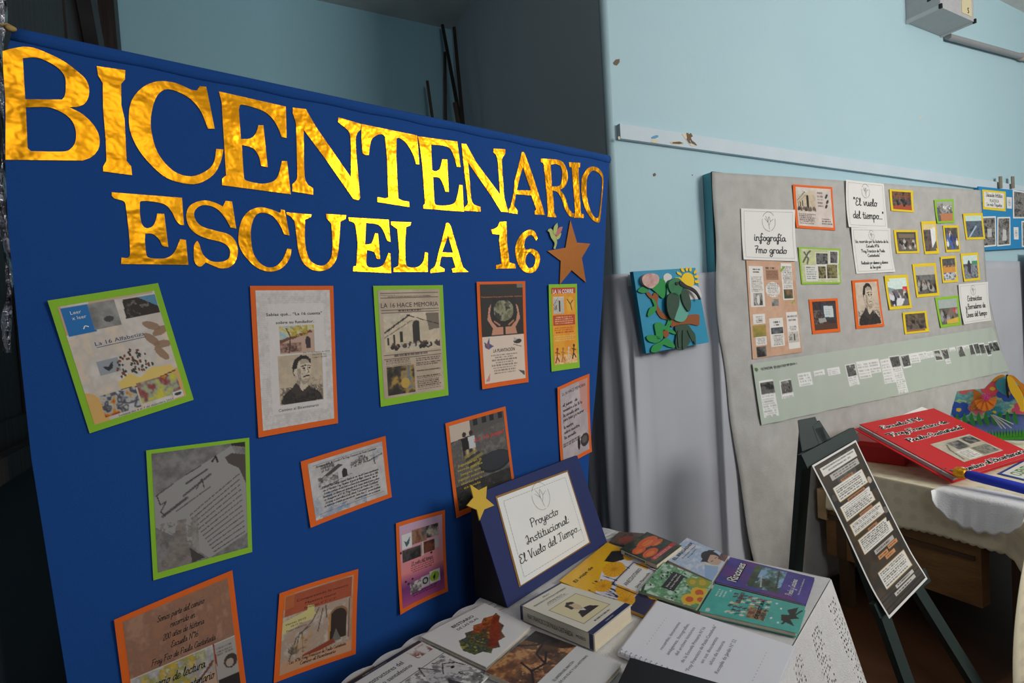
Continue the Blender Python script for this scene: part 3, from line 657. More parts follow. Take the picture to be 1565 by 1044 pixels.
def monk(w, h, paper=(206, 186, 160)):
    """engraved portrait: tonsured head turned right, dark robe"""
    c = Canvas(w, h, paper); c.noise(0, 0, 1, 1, 6, [paper, tuple(.9*x for x in paper)])
    dk = (42, 36, 34); skin = (212, 196, 174); sh = (128, 112, 98)
    c.poly([(.02, .96), (.1, .8), (.3, .66), (.42, .62), (.62, .66), (.78, .72), (.92, .84), (.98, .98), (.6, 1), (.1, 1)], dk)
    c.noise(.02, .66, .98, 1, 22, [(36, 30, 28), (92, 80, 72)], .55, .45)
    c.poly([(.4, .45), (.62, .5), (.64, .68), (.52, .76), (.38, .64)], skin); c.poly([(.4, .5), (.48, .56), (.46, .7), (.38, .64)], sh, .7)
    c.poly([(.25, .74), (.36, .58), (.42, .62), (.52, .78), (.66, .66), (.7, .72), (.56, .86), (.4, .84)], (66, 56, 50))
    c.ell(.54, .3, .19, .26, skin); c.poly([(.42, .3), (.5, .3), (.5, .56), (.42, .5)], sh, .45)
    c.poly([(.34, .44), (.3, .26), (.36, .1), (.5, .02), (.64, .03), (.73, .12), (.73, .22), (.66, .12), (.55, .1), (.45, .14), (.42, .24), (.4, .4)], dk)
    c.ell(.38, .36, .045, .07, skin); c.line([(.5, .255), (.61, .235)], .03, dk); c.poly([(.46, .12), (.7, .1), (.7, .18), (.5, .2)], sh, .4); c.poly([(.42, .42), (.56, .56), (.64, .55), (.72, .42), (.66, .6), (.54, .64)], sh, .5); c.line([(.66, .24), (.72, .25)], .022, dk)
    c.ell(.57, .295, .036, .02, dk); c.ell(.69, .295, .026, .02, dk); c.ell(.6, .33, .05, .012, sh, .5); c.poly([(.62, .2), (.645, .2), (.655, .4), (.61, .41)], (226, 212, 192)); c.line([(.645, .27), (.67, .38), (.63, .4)], .015, sh)
    c.line([(.56, .47), (.62, .45), (.68, .46)], .02, dk); c.ell(.6, .53, .05, .02, sh, .5)
    c.noise(.35, .3, .6, .6, 30, [(90, 76, 64), skin], .35, .55); c.noise(.7, .5, 1, .75, 26, [(120, 106, 92), paper], .6, .5)
    return c
def photo(w, h, cells, cols, sd=None):
    c = Canvas(w, h, cols[0]); c.noise(0, 0, 1, 1, cells, cols); return c
def poster(name, px, border, margins, label, cat='poster', seed=1, plane=None, off=None, base=.003, curl=.006, group=None, t=.0008, aspect=None, n=(9, 11)):
    P = Patch(plane or PLB, px, base, off if off is not None else boff, mkcurl(curl, seed))
    T = Thing(name, P.at(.5, 1), label, cat, group)
    if border is not None: P.card(T, 'card', border, t, n=n)
    T.P = P; T.m = margins
    # inner sheet patch shares the curl
    l, tp, r, b = margins
    I = Patch(P.pl, None, base, P.off, (lambda u, v: P.curl(l+u*(1-l-r), tp+v*(1-tp-b))), uvs=[P.uvw(l, tp), P.uvw(1-r, tp), P.uvw(1-r, 1-b), P.uvw(l, 1-b)])
    T.I = I
    return T
def letters(T, sheet, name, m, fn, label=None):
    mb = LB(); fn(mb)
    for V, F in mb.items: T.part(name, V, F, m, sheet, label=label)
class LB:
    """collects written lines, one piece each"""
    def __init__(s): s.items = []
    def add(s, V, F):
        if len(V): s.items.append((V, F))
        return s

# 1 reading-week poster
T = poster('poster', [(73,460),(241,433),(296,611),(137,662)], M_gr, (.06, .055, .06, .05), 'lime-bordered poster tilted left, titled La 16 Alfabetiza, with an open book', seed=2); I = T.I
c = Canvas(120, 150, (222, 212, 202)); c.noise(0, 0, 1, 1, 4, [(224, 214, 204), (206, 196, 186), (226, 206, 186)])
c.rect(0, 0, .03, .24, (206, 168, 130)); c.noise(0, .28, .2, .6, 4, [(224, 196, 160), (222, 212, 202)], .8, .5)
c.ell(.0, .95, .16, .22, (228, 176, 96), .9); c.ell(1.0, .9, .16, .18, (224, 170, 100), .9); c.rect(.3, 0, .98, .02, (206, 178, 150))
c.rect(.02, .02, .3, .25, (28, 116, 186)); c.rect(.28, .02, .56, .24, (140, 138, 134)); c.noise(.28, .02, .56, .24, 8, [(120, 118, 116), (162, 158, 152)]); c.ell(.45, .17, .05, .025, (70, 68, 66))
c.poly([(.64, .03), (1, .03), (1, .2), (.62, .2)], (52, 44, 38)); c.poly([(.8, .03), (1, .03), (1, .14)], (92, 146, 176)); c.noise(.64, .05, .9, .19, 14, [(30, 24, 22), (170, 164, 158)], .7, .55)
for x, y, r in ((.86, .3, .5), (.94, .36, -.3), (.82, .42, .9), (.92, .48, .1), (.88, .56, 1.0)): c.ell(x, y, .1, .035, (150, 116, 88), .85, r)
c.rect(.2, .5, .42, .62, (158, 162, 168)); c.poly([(.24, .55), (.3, .56), (.36, .52), (.34, .58), (.29, .6)], (52, 54, 60))
rr = np.random.default_rng(4)
for _ in range(70):
    a = rr.random()*PI; d = .2*rr.random()**.6; c.ell(.56+d*math.cos(a)*1.0, .68-d*math.sin(a)*1.1, .012, .012, [(70, 62, 54), (120, 70, 50), (60, 66, 60)][int(rr.integers(3))])
c.poly([(.34, .72), (.48, .66), (.58, .72), (.72, .66), (.94, .68), (.96, .74), (.6, .79), (.36, .78)], (232, 200, 110)); c.line([(.36, .78), (.6, .79), (.96, .74)], .015, (120, 70, 40))
c.noise(.12, .78, .5, .97, 7, [(170, 60, 40), (212, 150, 60), (190, 196, 204), (70, 66, 72), (206, 206, 206)]); c.noise(.52, .76, .96, .95, 7, [(226, 186, 40), (150, 60, 60), (160, 172, 150), (214, 200, 60)])
c.rect(.86, .93, .98, .99, (220, 216, 210)); c.ell(.92, .955, .04, .015, (60, 60, 66))
sh = I.raster(T, 'sheet', c)
letters(T, sh, 'lettering', M_nink, lambda mb: (I.text(mb, 'La 16 Alfabetiza', .5, .37, .035, maxw=.52), I.stroke(mb, [(.25, .385), (.76, .385)], .0012, smooth=False), I.text(mb, 'Semana del 4 al 7 de diciembre 2023', .55, .995, .018, maxw=.6)))
letters(T, sh, 'white_lettering', M_wink, lambda mb: (I.text(mb, 'Leer', .1, .08, .03, align='l'), I.text(mb, 'x leer', .1, .125, .03, align='l'), I.stroke(mb, [(.18, .21), (.2, .19), (.23, .2)], .002)))

# 2 founder poster
T = poster('poster', [(382,437),(509,437),(517,647),(395,669)], M_or, (.055, .03, .05, .04), 'tall orange-bordered poster with a monk engraving, reading Sabías qué La 16 cuenta', seed=3); I = T.I
c = Canvas(110, 190, (224, 216, 212)); c.noise(0, 0, 1, 1, 30, [(226, 218, 214), (204, 196, 192)]); c.lines(.02, .02, .97, .98, 60, (190, 184, 182), .2, .35); c.rect(.14, .1, .9, .9, (226, 218, 214), .75)
p = Canvas(60, 50, (200, 206, 212)); p.noise(0, 0, 1, .5, 5, [(160, 190, 206), (220, 206, 160), (196, 170, 60)]); p.poly([(0, .55), (.9, .2), (1, .2), (1, 1), (0, 1)], (196, 164, 144)); p.poly([(0, .5), (.9, .18), (.95, .26), (0, .62)], (120, 70, 50)); p.noise(0, .6, .6, .95, 9, [(90, 60, 50), (190, 150, 130)]); p.ell(.8, .6, .08, .18, (60, 46, 44)); p.rect(.73, .6, .87, .85, (60, 46, 44)); p.line([(.25, .95), (.3, .4), (.2, .1)], .03, (70, 60, 50)); p.noise(.3, 0, .8, .4, 8, [(212, 176, 40), (150, 140, 60)], .8, .5)
c.sub(.28, .26, .76, .47, p); c.sub(.24, .48, .86, .84, monk(90, 90))
sh = I.raster(T, 'sheet', c)
letters(T, sh, 'lettering', M_ink, lambda mb: (I.text(mb, 'Sabías qué... “La 16 cuenta”', .5, .185, .022, maxw=.76, bold=.012), I.text(mb, 'sobre su fundador.', .5, .245, .022, maxw=.52, bold=.012), I.text(mb, 'Camino al Bicentenario', .5, .885, .022, maxw=.56),
    I.text(mb, 'Día: 11 de Marzo de 2024', .78, .475, .01, maxw=.38), I.text(mb, 'Hora: 9 hs.', .82, .495, .01, maxw=.2), I.text(mb, 'Lugar: SUM', .82, .515, .01, maxw=.2)))

# 3 newspaper poster
T = poster('poster', [(570,437),(676,436),(684,604),(582,622)], M_gr, (.055, .035, .06, .06), 'lime-bordered sepia newspaper poster headed La 16 Hace Memoria', seed=4); I = T.I
c = Canvas(105, 160, (198, 178, 156)); c.noise(0, 0, 1, 1, 6, [(202, 182, 160), (184, 164, 142)])
b_ = building(100, 70, True, (222, 206, 182)); b_.crowd(.05, .78, 1, .86, 45, [(40, 34, 30), (70, 60, 54), (196, 186, 170)], .035); b_.poly([(.75, .02), (1, .02), (1, .45), (.8, .5)], (120, 106, 92)); b_.line([(.4, .05), (1, .35)], .015, (60, 50, 44))
c.sub(.06, .22, .97, .58, b_); c.noise(.06, .715, .5, .98, 7, [(40, 34, 30), (70, 60, 50), (180, 140, 60), (90, 116, 150)]); c.ell(.35, .88, .07, .05, (196, 158, 70))
for y in (.03, .075, .185, .21, .6, .64): c.rect(.03, y, .98, y+.004, (60, 50, 44))
c.lines(.2, .6, .8, .635, 1, (60, 50, 44)); c.lines(.06, .65, .5, .71, 4, (70, 60, 54)); c.lines(.54, .65, .97, .74, 4, (70, 60, 54)); c.lines(.54, .77, .97, .79, 1, (40, 34, 30)); c.lines(.54, .83, .97, .97, 8, (60, 50, 44)); c.lines(.03, .04, .3, .06, 1, (90, 80, 70)); c.lines(.3, .19, .7, .205, 1, (50, 44, 40))
sh = I.raster(T, 'sheet', c)
letters(T, sh, 'lettering', M_ink, lambda mb: (I.text(mb, 'LA 16 HACE MEMORIA', .5, .165, .045, maxw=.93), I.text(mb, 'ESCUELA N°16 FRAY FRANCISCO DE PAULA CASTAÑEDA', .5, .07, .014, maxw=.7), I.text(mb, 'CAMINO A LOS 200 AÑOS', .75, .79, .014, maxw=.4)))

# 4 planting poster
T = poster('poster', [(727,431),(801,430),(806,584),(735,595)], M_or, (.06, .025, .06, .045), 'narrow orange-bordered poster of hands holding a dark globe, titled La Plantación', seed=5); I = T.I
c = Canvas(90, 170, (232, 210, 192)); c.rect(0, 0, 1, .53, (42, 36, 32)); c.ell(.53, .27, .29, .135, (30, 28, 26)); c.noise(.3, .17, .76, .38, 9, [(60, 64, 44), (130, 126, 96), (158, 154, 128), (52, 50, 36)])
m_ = ((c.x-.53)/.24)**2+((c.y-.27)/.11)**2 > 1
c.put(m_ & (c.x > .25) & (c.x < .82) & (c.y > .14) & (c.y < .4), (34, 30, 28))
for s in (1, -1):
    f = lambda x: .53+s*(x-.53)
    c.poly([(f(.24), .2), (f(.2), .3), (f(.24), .38), (f(.36), .44), (f(.5), .44), (f(.5), .52), (f(.22), .52), (f(.26), .45), (f(.14), .36), (f(.18), .24)], (206, 146, 118)); c.line([(f(.3), .38), (f(.42), .42)], .03, (190, 126, 100))
c.rect(.86, 0, 1, .04, (120, 118, 112)); c.poly([(.04, .58), (.1, .6), (.16, .54), (.16, .6), (.26, .63), (.14, .66), (.06, .64)], (70, 90, 140)); c.poly([(.08, .6), (.16, .6), (.14, .66)], (170, 90, 70))
c.ell(.84, .6, .1, .025, (60, 56, 52)); c.poly([(.74, .55), (.84, .58), (.76, .6)], (190, 180, 168)); c.line([(.74, .63), (.94, .66)], .012, (60, 56, 52))
c.poly([(.02, .98), (.14, .9), (.12, .98)], (212, 140, 130)); c.poly([(.82, .9), (.98, .92), (.98, .97)], (80, 90, 84)); c.lines(.18, .71, .82, .92, 8, (120, 108, 100), .4, .8, True)
sh = I.raster(T, 'sheet', c)
letters(T, sh, 'lettering', M_ink, lambda mb: I.text(mb, 'LA PLANTACIÓN', .5, .695, .036, maxw=.52, bold=.01))
letters(T, sh, 'red_lettering', mat('orange_ink', (226, 130, 80), .6), lambda mb: I.text(mb, 'Plantamos hoy para recordar mañana', .5, .135, .016, maxw=.96))

# 5 running poster
T = poster('poster', [(836,435),(880,434),(885,562),(841,568)], M_gr, (.09, .04, .06, .07), 'slim lime-bordered orange poster titled La 16 Corre, under the bronze star', seed=6); I = T.I
c = Canvas(70, 150, (240, 164, 40)); c.noise(0, 0, 1, 1, 5, [(244, 170, 44), (236, 150, 34)]); c.rect(0, 0, 1, .08, (196, 66, 30))
c.sub(.06, .12, .52, .34, building(40, 40)); c.ell(.78, .22, .16, .1, (240, 180, 60)); c.line([(.66, .16), (.78, .22), (.88, .17)], .03, (50, 40, 40)); c.line([(.78, .22), (.84, .3)], .03, (50, 40, 40))
c.rect(.03, .36, .95, .49, (196, 74, 40)); c.lines(.08, .37, .9, .48, 4, (250, 220, 170), .2, .8, True); c.lines(.05, .51, .95, .6, 3, (196, 66, 30), .2, .9, True); c.lines(.05, .62, .95, .7, 3, (240, 210, 140), .3, .8, True); c.rect(.04, .885, .98, 1, (248, 226, 170)); c.noise(.04, .885, .98, 1, 26, [(248, 230, 180), (226, 120, 40)], .7)
for x, h in ((.16, .8), (.4, .8), (.64, .8), (.86, .77)):
    k = [(150, 60, 40), (190, 120, 60), (230, 200, 170), (60, 40, 44)][int(x*4)]
    c.ell(x, h, .045, .02, k); c.line([(x, h), (x-.02, h+.1), (x-.08, h+.17)], .05, k); c.line([(x-.02, h+.1), (x+.07, h+.16)], .04, k); c.line([(x-.08, h+.04), (x+.08, h+.06)], .03, k)
sh = I.raster(T, 'sheet', c)
letters(T, sh, 'lettering', M_wink, lambda mb: I.text(mb, 'LA 16 CORRE', .48, .075, .055, maxw=.86, bold=.02))

# 6 grey letter photo
T = poster('poster', [(223,688),(381,669),(385,843),(234,886)], M_gr, (.045, .03, .045, .05), 'lime-bordered grey photograph of hands holding a handwritten letter', seed=7); I = T.I
c = Canvas(120, 150, (128, 124, 122)); c.noise(0, 0, 1, 1, 12, [(140, 136, 134), (108, 104, 102)])
c.poly([(0, .36), (.84, .02), (1, .3), (1, .86), (.55, 1), (.3, .8), (0, .62)], (158, 154, 150))
c.poly([(.84, .0), (1, .0), (1, .05), (.84, .02)], (50, 40, 36)); c.poly([(.76, .12), (.84, .09), (1, .12), (1, .4), (.92, .24), (.8, .18)], (84, 74, 68)); c.line([(.62, .14), (.66, .1), (.68, .15)], .02, (40, 38, 38))
def dashrow(x0, y0, x1, y1, wd=.012, al=.75, col=(60, 58, 58)):
    n = 14; r_ = np.random.default_rng(int(x0*999+y0*777))
    for k in range(n):
        a, b = k/n, (k+.5+.4*r_.random())/n; c.line([(x0+(x1-x0)*a, y0+(y1-y0)*a), (x0+(x1-x0)*b, y0+(y1-y0)*b)], wd, col, al)
for k in range(12): dashrow(.36+k*.022, .58+.034*k, .93+.004*k, .29+.05*k)
dashrow(.02, .36, .2, .28); dashrow(.34, .22, .5, .16); dashrow(.33, .3, .57, .2, .02); dashrow(.3, .4, .6, .25, .025, .6); dashrow(.08, .54, .34, .42, .03, .55); dashrow(.22, .52, .6, .36)
c.line([(.03, .36), (.06, .44), (.12, .42), (.06, .5), (.1, .54)], .012, (70, 68, 68)); c.line([(.44, .36), (.5, .28), (.52, .36)], .012, (70, 68, 68))
c.poly([(.2, .66), (.26, .6), (.31, .66), (.32, .86), (.46, 1), (0, 1), (.04, .9), (.17, .84)], (136, 126, 120)); c.noise(.04, .6, .44, 1, 14, [(150, 140, 132), (96, 88, 84)], .6, .45); c.poly([(.34, .86), (.5, .98), (.36, 1)], (70, 64, 62))
I.raster(T, 'sheet', c)

# 7 invitation
T = poster('poster', [(460,706),(588,666),(599,760),(475,807)], M_or, (.07, .07, .05, .07), 'landscape orange-bordered invitation card in cursive with a school drawing', 'invitation', seed=8); I = T.I
c = Canvas(130, 100, (206, 200, 198)); c.noise(0, 0, 1, 1, 5, [(210, 204, 202), (190, 184, 184)]); c.noise(0, .6, .25, 1, 6, [(130, 148, 176), (206, 200, 198)], .8, .48); c.noise(.2, .85, .7, 1, 6, [(116, 138, 172), (206, 200, 198)], .8, .5); c.noise(.85, 0, 1, .3, 6, [(150, 160, 180), (206, 200, 198)], .7, .5)
for q in ([(.06, .06), (.95, .06), (.95, .92), (.06, .92), (.06, .06)],): c.line(q, .004, (110, 108, 110), .6)
dk = (52, 48, 46)
c.poly([(.1, .34), (.38, .16), (.44, .2), (.14, .38)], dk, .8); c.noise(.1, .3, .36, .48, 16, [dk, (206, 200, 198)], .85, .38); c.line([(.1, .5), (.55, .4)], .006, dk, .7); c.ell(.45, .33, .035, .06, dk); c.rect(.415, .33, .485, .42, dk)
for x, y, r in ((.58, .26, .04), (.64, .24, .045), (.7, .2, .05), (.75, .24, .04), (.2, .16, .05), (.28, .14, .05)): c.noise(x-r, y-r*1.3, x+r, y+r*1.3, 30, [dk, (130, 126, 122)], .8, .45)
c.line([(.78, .28), (.98, .22)], .02, dk, .7); c.line([(.86, .24), (.87, .36)], .014, dk); c.noise(.8, .1, 1, .3, 20, [(120, 116, 114), (206, 200, 198)], .5, .55)
sh = I.raster(T, 'sheet', c)
inv = [('El Director Pedro Domingo Esquivel, Miembro de Área, Jose del Carmen respectivamente', .47), ('con el Ministerio Fray Mendoza, el gusto de llegar Olivares de su Villa', .525), ('le invitan a participar de este Evento en el marco de los conmemoramos los 5 Años del', .58), ('Bicentenario. Los alumnos mas destacados de la Ciudad, desde el paseo y placas', .635), ('en Inaugurar el N° 16 "Fray Francisco de Paula Castañeda"', .69), ('La misma se desarrollará el día sábado 11 de noviembre a las 18:30 hs', .745), ('se recibirá en el ámbito que sea este año (Santa Rosa 1823) de esta localidad', .8)]
letters(T, sh, 'lettering', M_ink, lambda mb: [I.text(mb, 'Bicentenario de la Escuela N°16 Fray Francisco de Paula Castañeda', .5, .11, .02, hand=.2, maxw=.82, sub=2, slant=.35)] + [I.text(mb, t, .52, y+.03, .02, hand=.26, maxw=.78-.02*(i % 3), sub=2, slant=.35) for i, (t, y) in enumerate(inv)] + [I.text(mb, 'Esperamos contar con su presencia', .72, .885, .018, hand=.24, maxw=.36, sub=2, slant=.35)])

# 8 games poster
T = poster('poster', [(679,647),(771,621),(787,752),(695,791)], M_or, (.05, .04, .045, .06), 'orange-bordered photograph poster of children hopscotching, titled ¡La 16 Juega!', seed=9); I = T.I
c = Canvas(100, 150, (110, 104, 100)); c.noise(0, 0, 1, 1, 12, [(124, 118, 112), (92, 88, 86), (108, 104, 98)]); c.poly([(0, 0), (.36, 0), (.36, .18), (0, .2)], (206, 188, 172)); c.poly([(.36, 0), (1, 0), (1, .12), (.36, .18)], (92, 88, 86))
for x in (.42, .58, .72, .88): c.rect(x, 0, x+.08, .08, (40, 38, 40))
c.line([(0, .2), (.36, .18)], .015, (80, 66, 60))
for x, k in ((.24, (34, 32, 34)), (.36, (206, 206, 210))):
    c.ell(x, .15, .035, .03, (60, 44, 38)); c.poly([(x-.06, .19), (x+.06, .19), (x+.06, .34), (x-.05, .34)], k); c.rect(x-.05, .33, x-.01, .43, (60, 50, 46)); c.rect(x+.01, .33, x+.05, .43, (196, 170, 130))
for k in range(5): c.poly([(.2+.02*k, .4+.035*k), (.42+.05*k, .36+.03*k), (.44+.05*k, .39+.03*k), (.2+.02*k, .44+.035*k)], (56, 54, 58) if k % 2 else (156, 140, 70), .8)
c.ell(.74, .58, .3, .13, (44, 46, 52)); c.ell(.74, .57, .27, .11, (58, 60, 66)); c.noise(0, .72, 1, 1, 6, [(60, 58, 56), (40, 40, 40), (92, 88, 82)], .8); c.noise(.02, .8, .35, 1, 12, [(24, 24, 24), (70, 68, 66)], .9, .42)
sh = I.raster(T, 'sheet', c)
letters(T, sh, 'red_lettering', M_redink, lambda mb: I.text(mb, '¡La 16 Juega!', .68, .27, .05, maxw=.56))
letters(T, sh, 'yellow_lettering', M_yink, lambda mb: [I.text(mb, t, .28, .5+.055*i, .03, maxw=w) for i, (t, w) in enumerate((('Jugamos en la', .42), ('vereda con los', .44), ('juegos que', .36), ('jugaban nuestros', .46), ('abuelos en la', .38), ('escuela', .3)))])

# 9 notice at the banner's right edge
T = poster('poster', [(848,592),(900,571),(903,690),(855,716)], M_or, (.07, .04, .07, .05), 'rippled orange-bordered grey notice in handwriting at the banner\'s right edge', seed=10, curl=.012); I = T.I
c = Canvas(70, 140, (198, 184, 186)); c.noise(0, 0, 1, 1, 5, [(202, 188, 190), (180, 166, 170)]); c.poly([(.7, 0), (1, 0), (1, .5), (.75, .36)], (206, 150, 140)); c.ell(.85, .84, .16, .09, (60, 54, 54)); c.ell(.84, .83, .1, .05, (100, 92, 90)); c.ell(.62, .85, .05, .09, (36, 32, 34)); c.lines(.04, .74, .9, .8, 2, (70, 64, 64), .3)
sh = I.raster(T, 'sheet', c)
letters(T, sh, 'lettering', M_ink, lambda mb: [I.text(mb, 'La 16 HACE MEMORIA', .5, .1, .045, maxw=.86)] + [I.text(mb, t, .08, y, .024, align='l', hand=.26, maxw=w, sub=2) for t, y, w in (('el jueves 9 de', .25, .55), ('noviembre a las 16 hs', .32, .72), ('la escuela abre', .39, .6), ('para todos y a recorrer', .45, .78), ('la muestra', .55, .36), ('sobre nuestra', .62, .6), ('la escuela', .69, .45))])

# 10 reading itinerary
T = poster('poster', [(174,945),(354,870),(382,1098),(204,1175)], M_or, (.06, .035, .05, .05), 'orange-bordered brown poster low on the banner, titled Itinerario de lectura', seed=11, curl=.01); I = T.I
c = Canvas(130, 160, (168, 124, 100)); c.noise(0, 0, 1, 1, 8, [(174, 130, 106), (150, 110, 90), (164, 116, 90)])
p = Canvas(100, 90, (190, 178, 166)); p.noise(0, 0, 1, .5, 5, [(196, 190, 184), (160, 156, 156), (212, 180, 90)]); p.noise(.15, 0, .9, .45, 6, [(216, 168, 40), (150, 150, 70), (200, 190, 170)], .8, .5); p.poly([(.2, 1), (.95, .3), (1, .3), (1, 1)], (196, 160, 136)); p.line([(.1, .9), (.98, .2)], .03, (120, 76, 56)); p.line([(.45, .95), (.5, .4)], .02, (80, 66, 56)); p.ell(.75, .8, .1, .15, (130, 90, 70))
c.sub(0, .42, .77, 1, p); c.rect(.78, .42, 1, 1, (176, 166, 160)); c.lines(.8, .45, .98, .52, 3, (110, 104, 100)); c.ell(.93, .58, .07, .05, (70, 62, 58)); c.ell(.92, .59, .04, .03, (180, 160, 146)); c.rect(.79, .68, 1, .88, (52, 46, 46)); c.noise(.79, .88, 1, 1, 9, [(190, 170, 160), (110, 96, 90)])
c.line([(0, .42), (1, .42)], .006, (214, 206, 196)); c.line([(.78, .42), (.79, .58)], .012, (150, 50, 40))
sh = I.raster(T, 'sheet', c)
letters(T, sh, 'lettering', M_ink, lambda mb: [I.text(mb, t, x, y, s_, hand=.2, maxw=w, sub=3, slant=.35) for t, x, y, s_, w in (('Somos parte del camino', .52, .105, .022, .46), ('recorrido en', .52, .175, .022, .24), ('200 años de historia', .52, .245, .022, .4), ('Escuela N°16', .52, .315, .022, .27), ('Fray Fco de Paula Castañeda', .5, .39, .022, .62), ('Itinerario de lectura', .36, .55, .032, .64), ('Camino al bicentenario', .42, .65, .032, .68))])

# 11 sharing poster
T = poster('poster', [(427,907),(548,870),(544,1000),(418,1044)], M_or, (.06, .05, .06, .06), 'orange-bordered poster of an arched doorway, titled Compartiendo lo nuestro', seed=12); I = T.I
c = Canvas(110, 140, (196, 150, 124)); c.noise(0, 0, 1, 1, 6, [(200, 156, 130), (184, 138, 112)]); c.rect(.02, .02, .98, .28, (176, 84, 56), .9); c.rect(0, 0, .14, .18, (206, 128, 70)); c.noise(.02, .02, .98, .3, 5, [(180, 90, 60), (164, 76, 50)], .6)
c.rect(0, .28, .96, .86, (196, 178, 160)); c.noise(0, .28, .96, .86, 10, [(204, 188, 170), (176, 156, 140), (190, 160, 140)]); c.ell(.79, .48, .14, .12, (150, 112, 84)); c.ell(.79, .49, .12, .1, (60, 48, 42)); c.rect(.67, .49, .91, .78, (60, 48, 42)); c.poly([(.7, .8), (.76, .64), (.84, .8)], (120, 112, 108)); c.line([(.67, .44), (.66, .8)], .03, (196, 140, 80)); c.line([(.95, .3), (.95, .8)], .02, (120, 104, 92))
for a in ([(.1, .9), (.2, .6), (.42, .44), (.5, .3)], [(.3, .8), (.28, .55)], [(.5, .6), (.56, .32)], [(.62, .46), (.6, .3)], [(.2, .78), (.24, .55), (.38, .5)]): c.line(a, .018, (96, 80, 72), .8)
c.noise(.1, .55, .42, .8, 9, [(90, 76, 68), (200, 150, 100), (180, 164, 150)], .7, .5); c.poly([(.3, .84), (.72, .76), (.76, .82), (.3, .9)], (150, 70, 48)); c.poly([(0, .34), (.34, .28), (.44, .26), (.42, .42), (.3, .42), (0, .5)], (214, 200, 140)); c.rect(0, .86, 1, 1, (206, 160, 126), .8)
c.poly([(.34, .22), (.44, .24), (.42, .3), (.46, .36), (.38, .4), (.32, .34)], (216, 200, 130))
sh = I.raster(T, 'sheet', c)
letters(T, sh, 'lettering', M_ink, lambda mb: [I.text(mb, t, x, y, s_, maxw=w, rot=r) for t, x, y, s_, w, r in (('Compartiendo lo nuestro', .55, .13, .032, .74, 0), ('Muestra mural', .52, .195, .032, .44, 0), ('Participan: 4° 5° 6° 7°', .52, .255, .028, .46, 0), ('Viernes 20/10', .18, .39, .026, .28, .03), ('10:15 hs.', .2, .43, .024, .16, .03), ('Patio cubierto', .2, .475, .024, .28, .03))] + [I.text(mb, t, .52, y, .022, hand=.22, maxw=w, sub=3) for t, y, w in (('Esc. N°16 Fray Francisco de Paula Castañeda', .9, .8), ('Camino al Bicentenario', .955, .5))])

# 12 pink-violet poster
T = poster('poster', [(605,800),(677,778),(682,902),(611,939)], M_or, (.06, .045, .06, .05), 'small orange-bordered poster fading from pink to violet, just above the table edge', seed=13, curl=.009); I = T.I
c = Canvas(90, 150, (200, 170, 196)); g = c.y[..., None]
c.a = np.where(g < .6, (204, 172, 200)*(1-g/.6)+np.array((232, 138, 140))*(g/.6), np.where(g < .78, np.array((232, 138, 140))*(1-(g-.6)/.18)+np.array((118, 54, 122))*((g-.6)/.18), np.array((118, 54, 122))*(1-(g-.78)/.22)+np.array((178, 80, 130))*((g-.78)/.22)))
c.rect(.05, .12, .28, .3, (222, 222, 220)); c.poly([(.1, .2), (.16, .22), (.24, .16), (.22, .24), (.15, .28)], (76, 96, 104)); c.noise(.29, .1, .62, .28, 7, [(120, 76, 56), (160, 120, 96), (80, 84, 96)]); c.noise(.62, .1, .9, .26, 9, [(60, 54, 50), (186, 176, 166), (150, 120, 96)]); c.noise(.05, .31, .48, .46, 10, [(36, 32, 34), (96, 90, 90)]); c.noise(.49, .29, .8, .44, 7, [(60, 36, 30), (130, 70, 50), (40, 32, 30)]); c.rect(.5, .28, .54, .46, (206, 196, 180)); c.rect(.82, .28, .9, .42, (190, 186, 186))
c.lines(.22, .53, .78, .63, 4, (110, 60, 80), .3, .9, True)
for x, y in ((.02, .33), (.1, .7), (.16, .74), (.26, .7), (.72, .46)): c.ell(x, y, .025, .015, (50, 30, 40), 1, .8)
c.rect(.2, .74, .45, .88, (170, 160, 164)); c.noise(.2, .74, .45, .88, 12, [(150, 140, 144), (90, 80, 84), (200, 190, 190)]); c.rect(.46, .73, .65, .87, (190, 182, 186)); c.ell(.555, .79, .07, .045, (40, 40, 42)); c.ell(.555, .79, .04, .025, (180, 180, 180)); c.rect(.66, .7, .9, .86, (214, 210, 210)); c.ell(.77, .78, .11, .065, (150, 176, 50)); c.poly([(.73, .78), (.8, .74), (.79, .8), (.76, .83)], (30, 34, 30)); c.lines(.2, .88, .85, .93, 2, (60, 24, 66), .3, .9, True)
sh = I.raster(T, 'sheet', c)
letters(T, sh, 'lettering', M_ink, lambda mb: I.text(mb, 'El vuelo del tiempo', .5, .53, .022, hand=.2, maxw=.5, sub=2))
# ================================================================== NEAR TABLE
TZ = .75
E1 = az(42.0); E2 = np.array([E1[1], -E1[0], 0.0])     # E1 along the banner (away), E2 towards the near side
TA0 = hitz(925, 808, TZ); TB0 = hitz(1268, 885, TZ)
TWID = (TB0-TA0)@E2; TSH = ((TB0-TA0)@E1)/TWID          # end edge is a little askew
TLEN = 1.75
def tp(a, b, z=TZ): return TA0 + E1*(-a*TLEN + TSH*b*TWID*(1-a*.0)) + E2*b*TWID + Z3*(z-TZ)
M_tw = mat('table_wood', (120, 84, 52), .5, noise=(8, .3, (92, 62, 38)))
T = Thing('display_table', tp(.5, .5, 0), 'long table under a white lace cloth in front of the blue banner', 'table')
mb = MB().hexa([tp(a, b, TZ-.035) for a, b in ((.012,.03),(.985,.03),(.985,.97),(.012,.97))][::-1]+[tp(a, b, TZ-.006) for a, b in ((.012,.03),(.985,.03),(.985,.97),(.012,.97))][::-1]); T.part('table_top', mb.V, mb.F, M_tw)
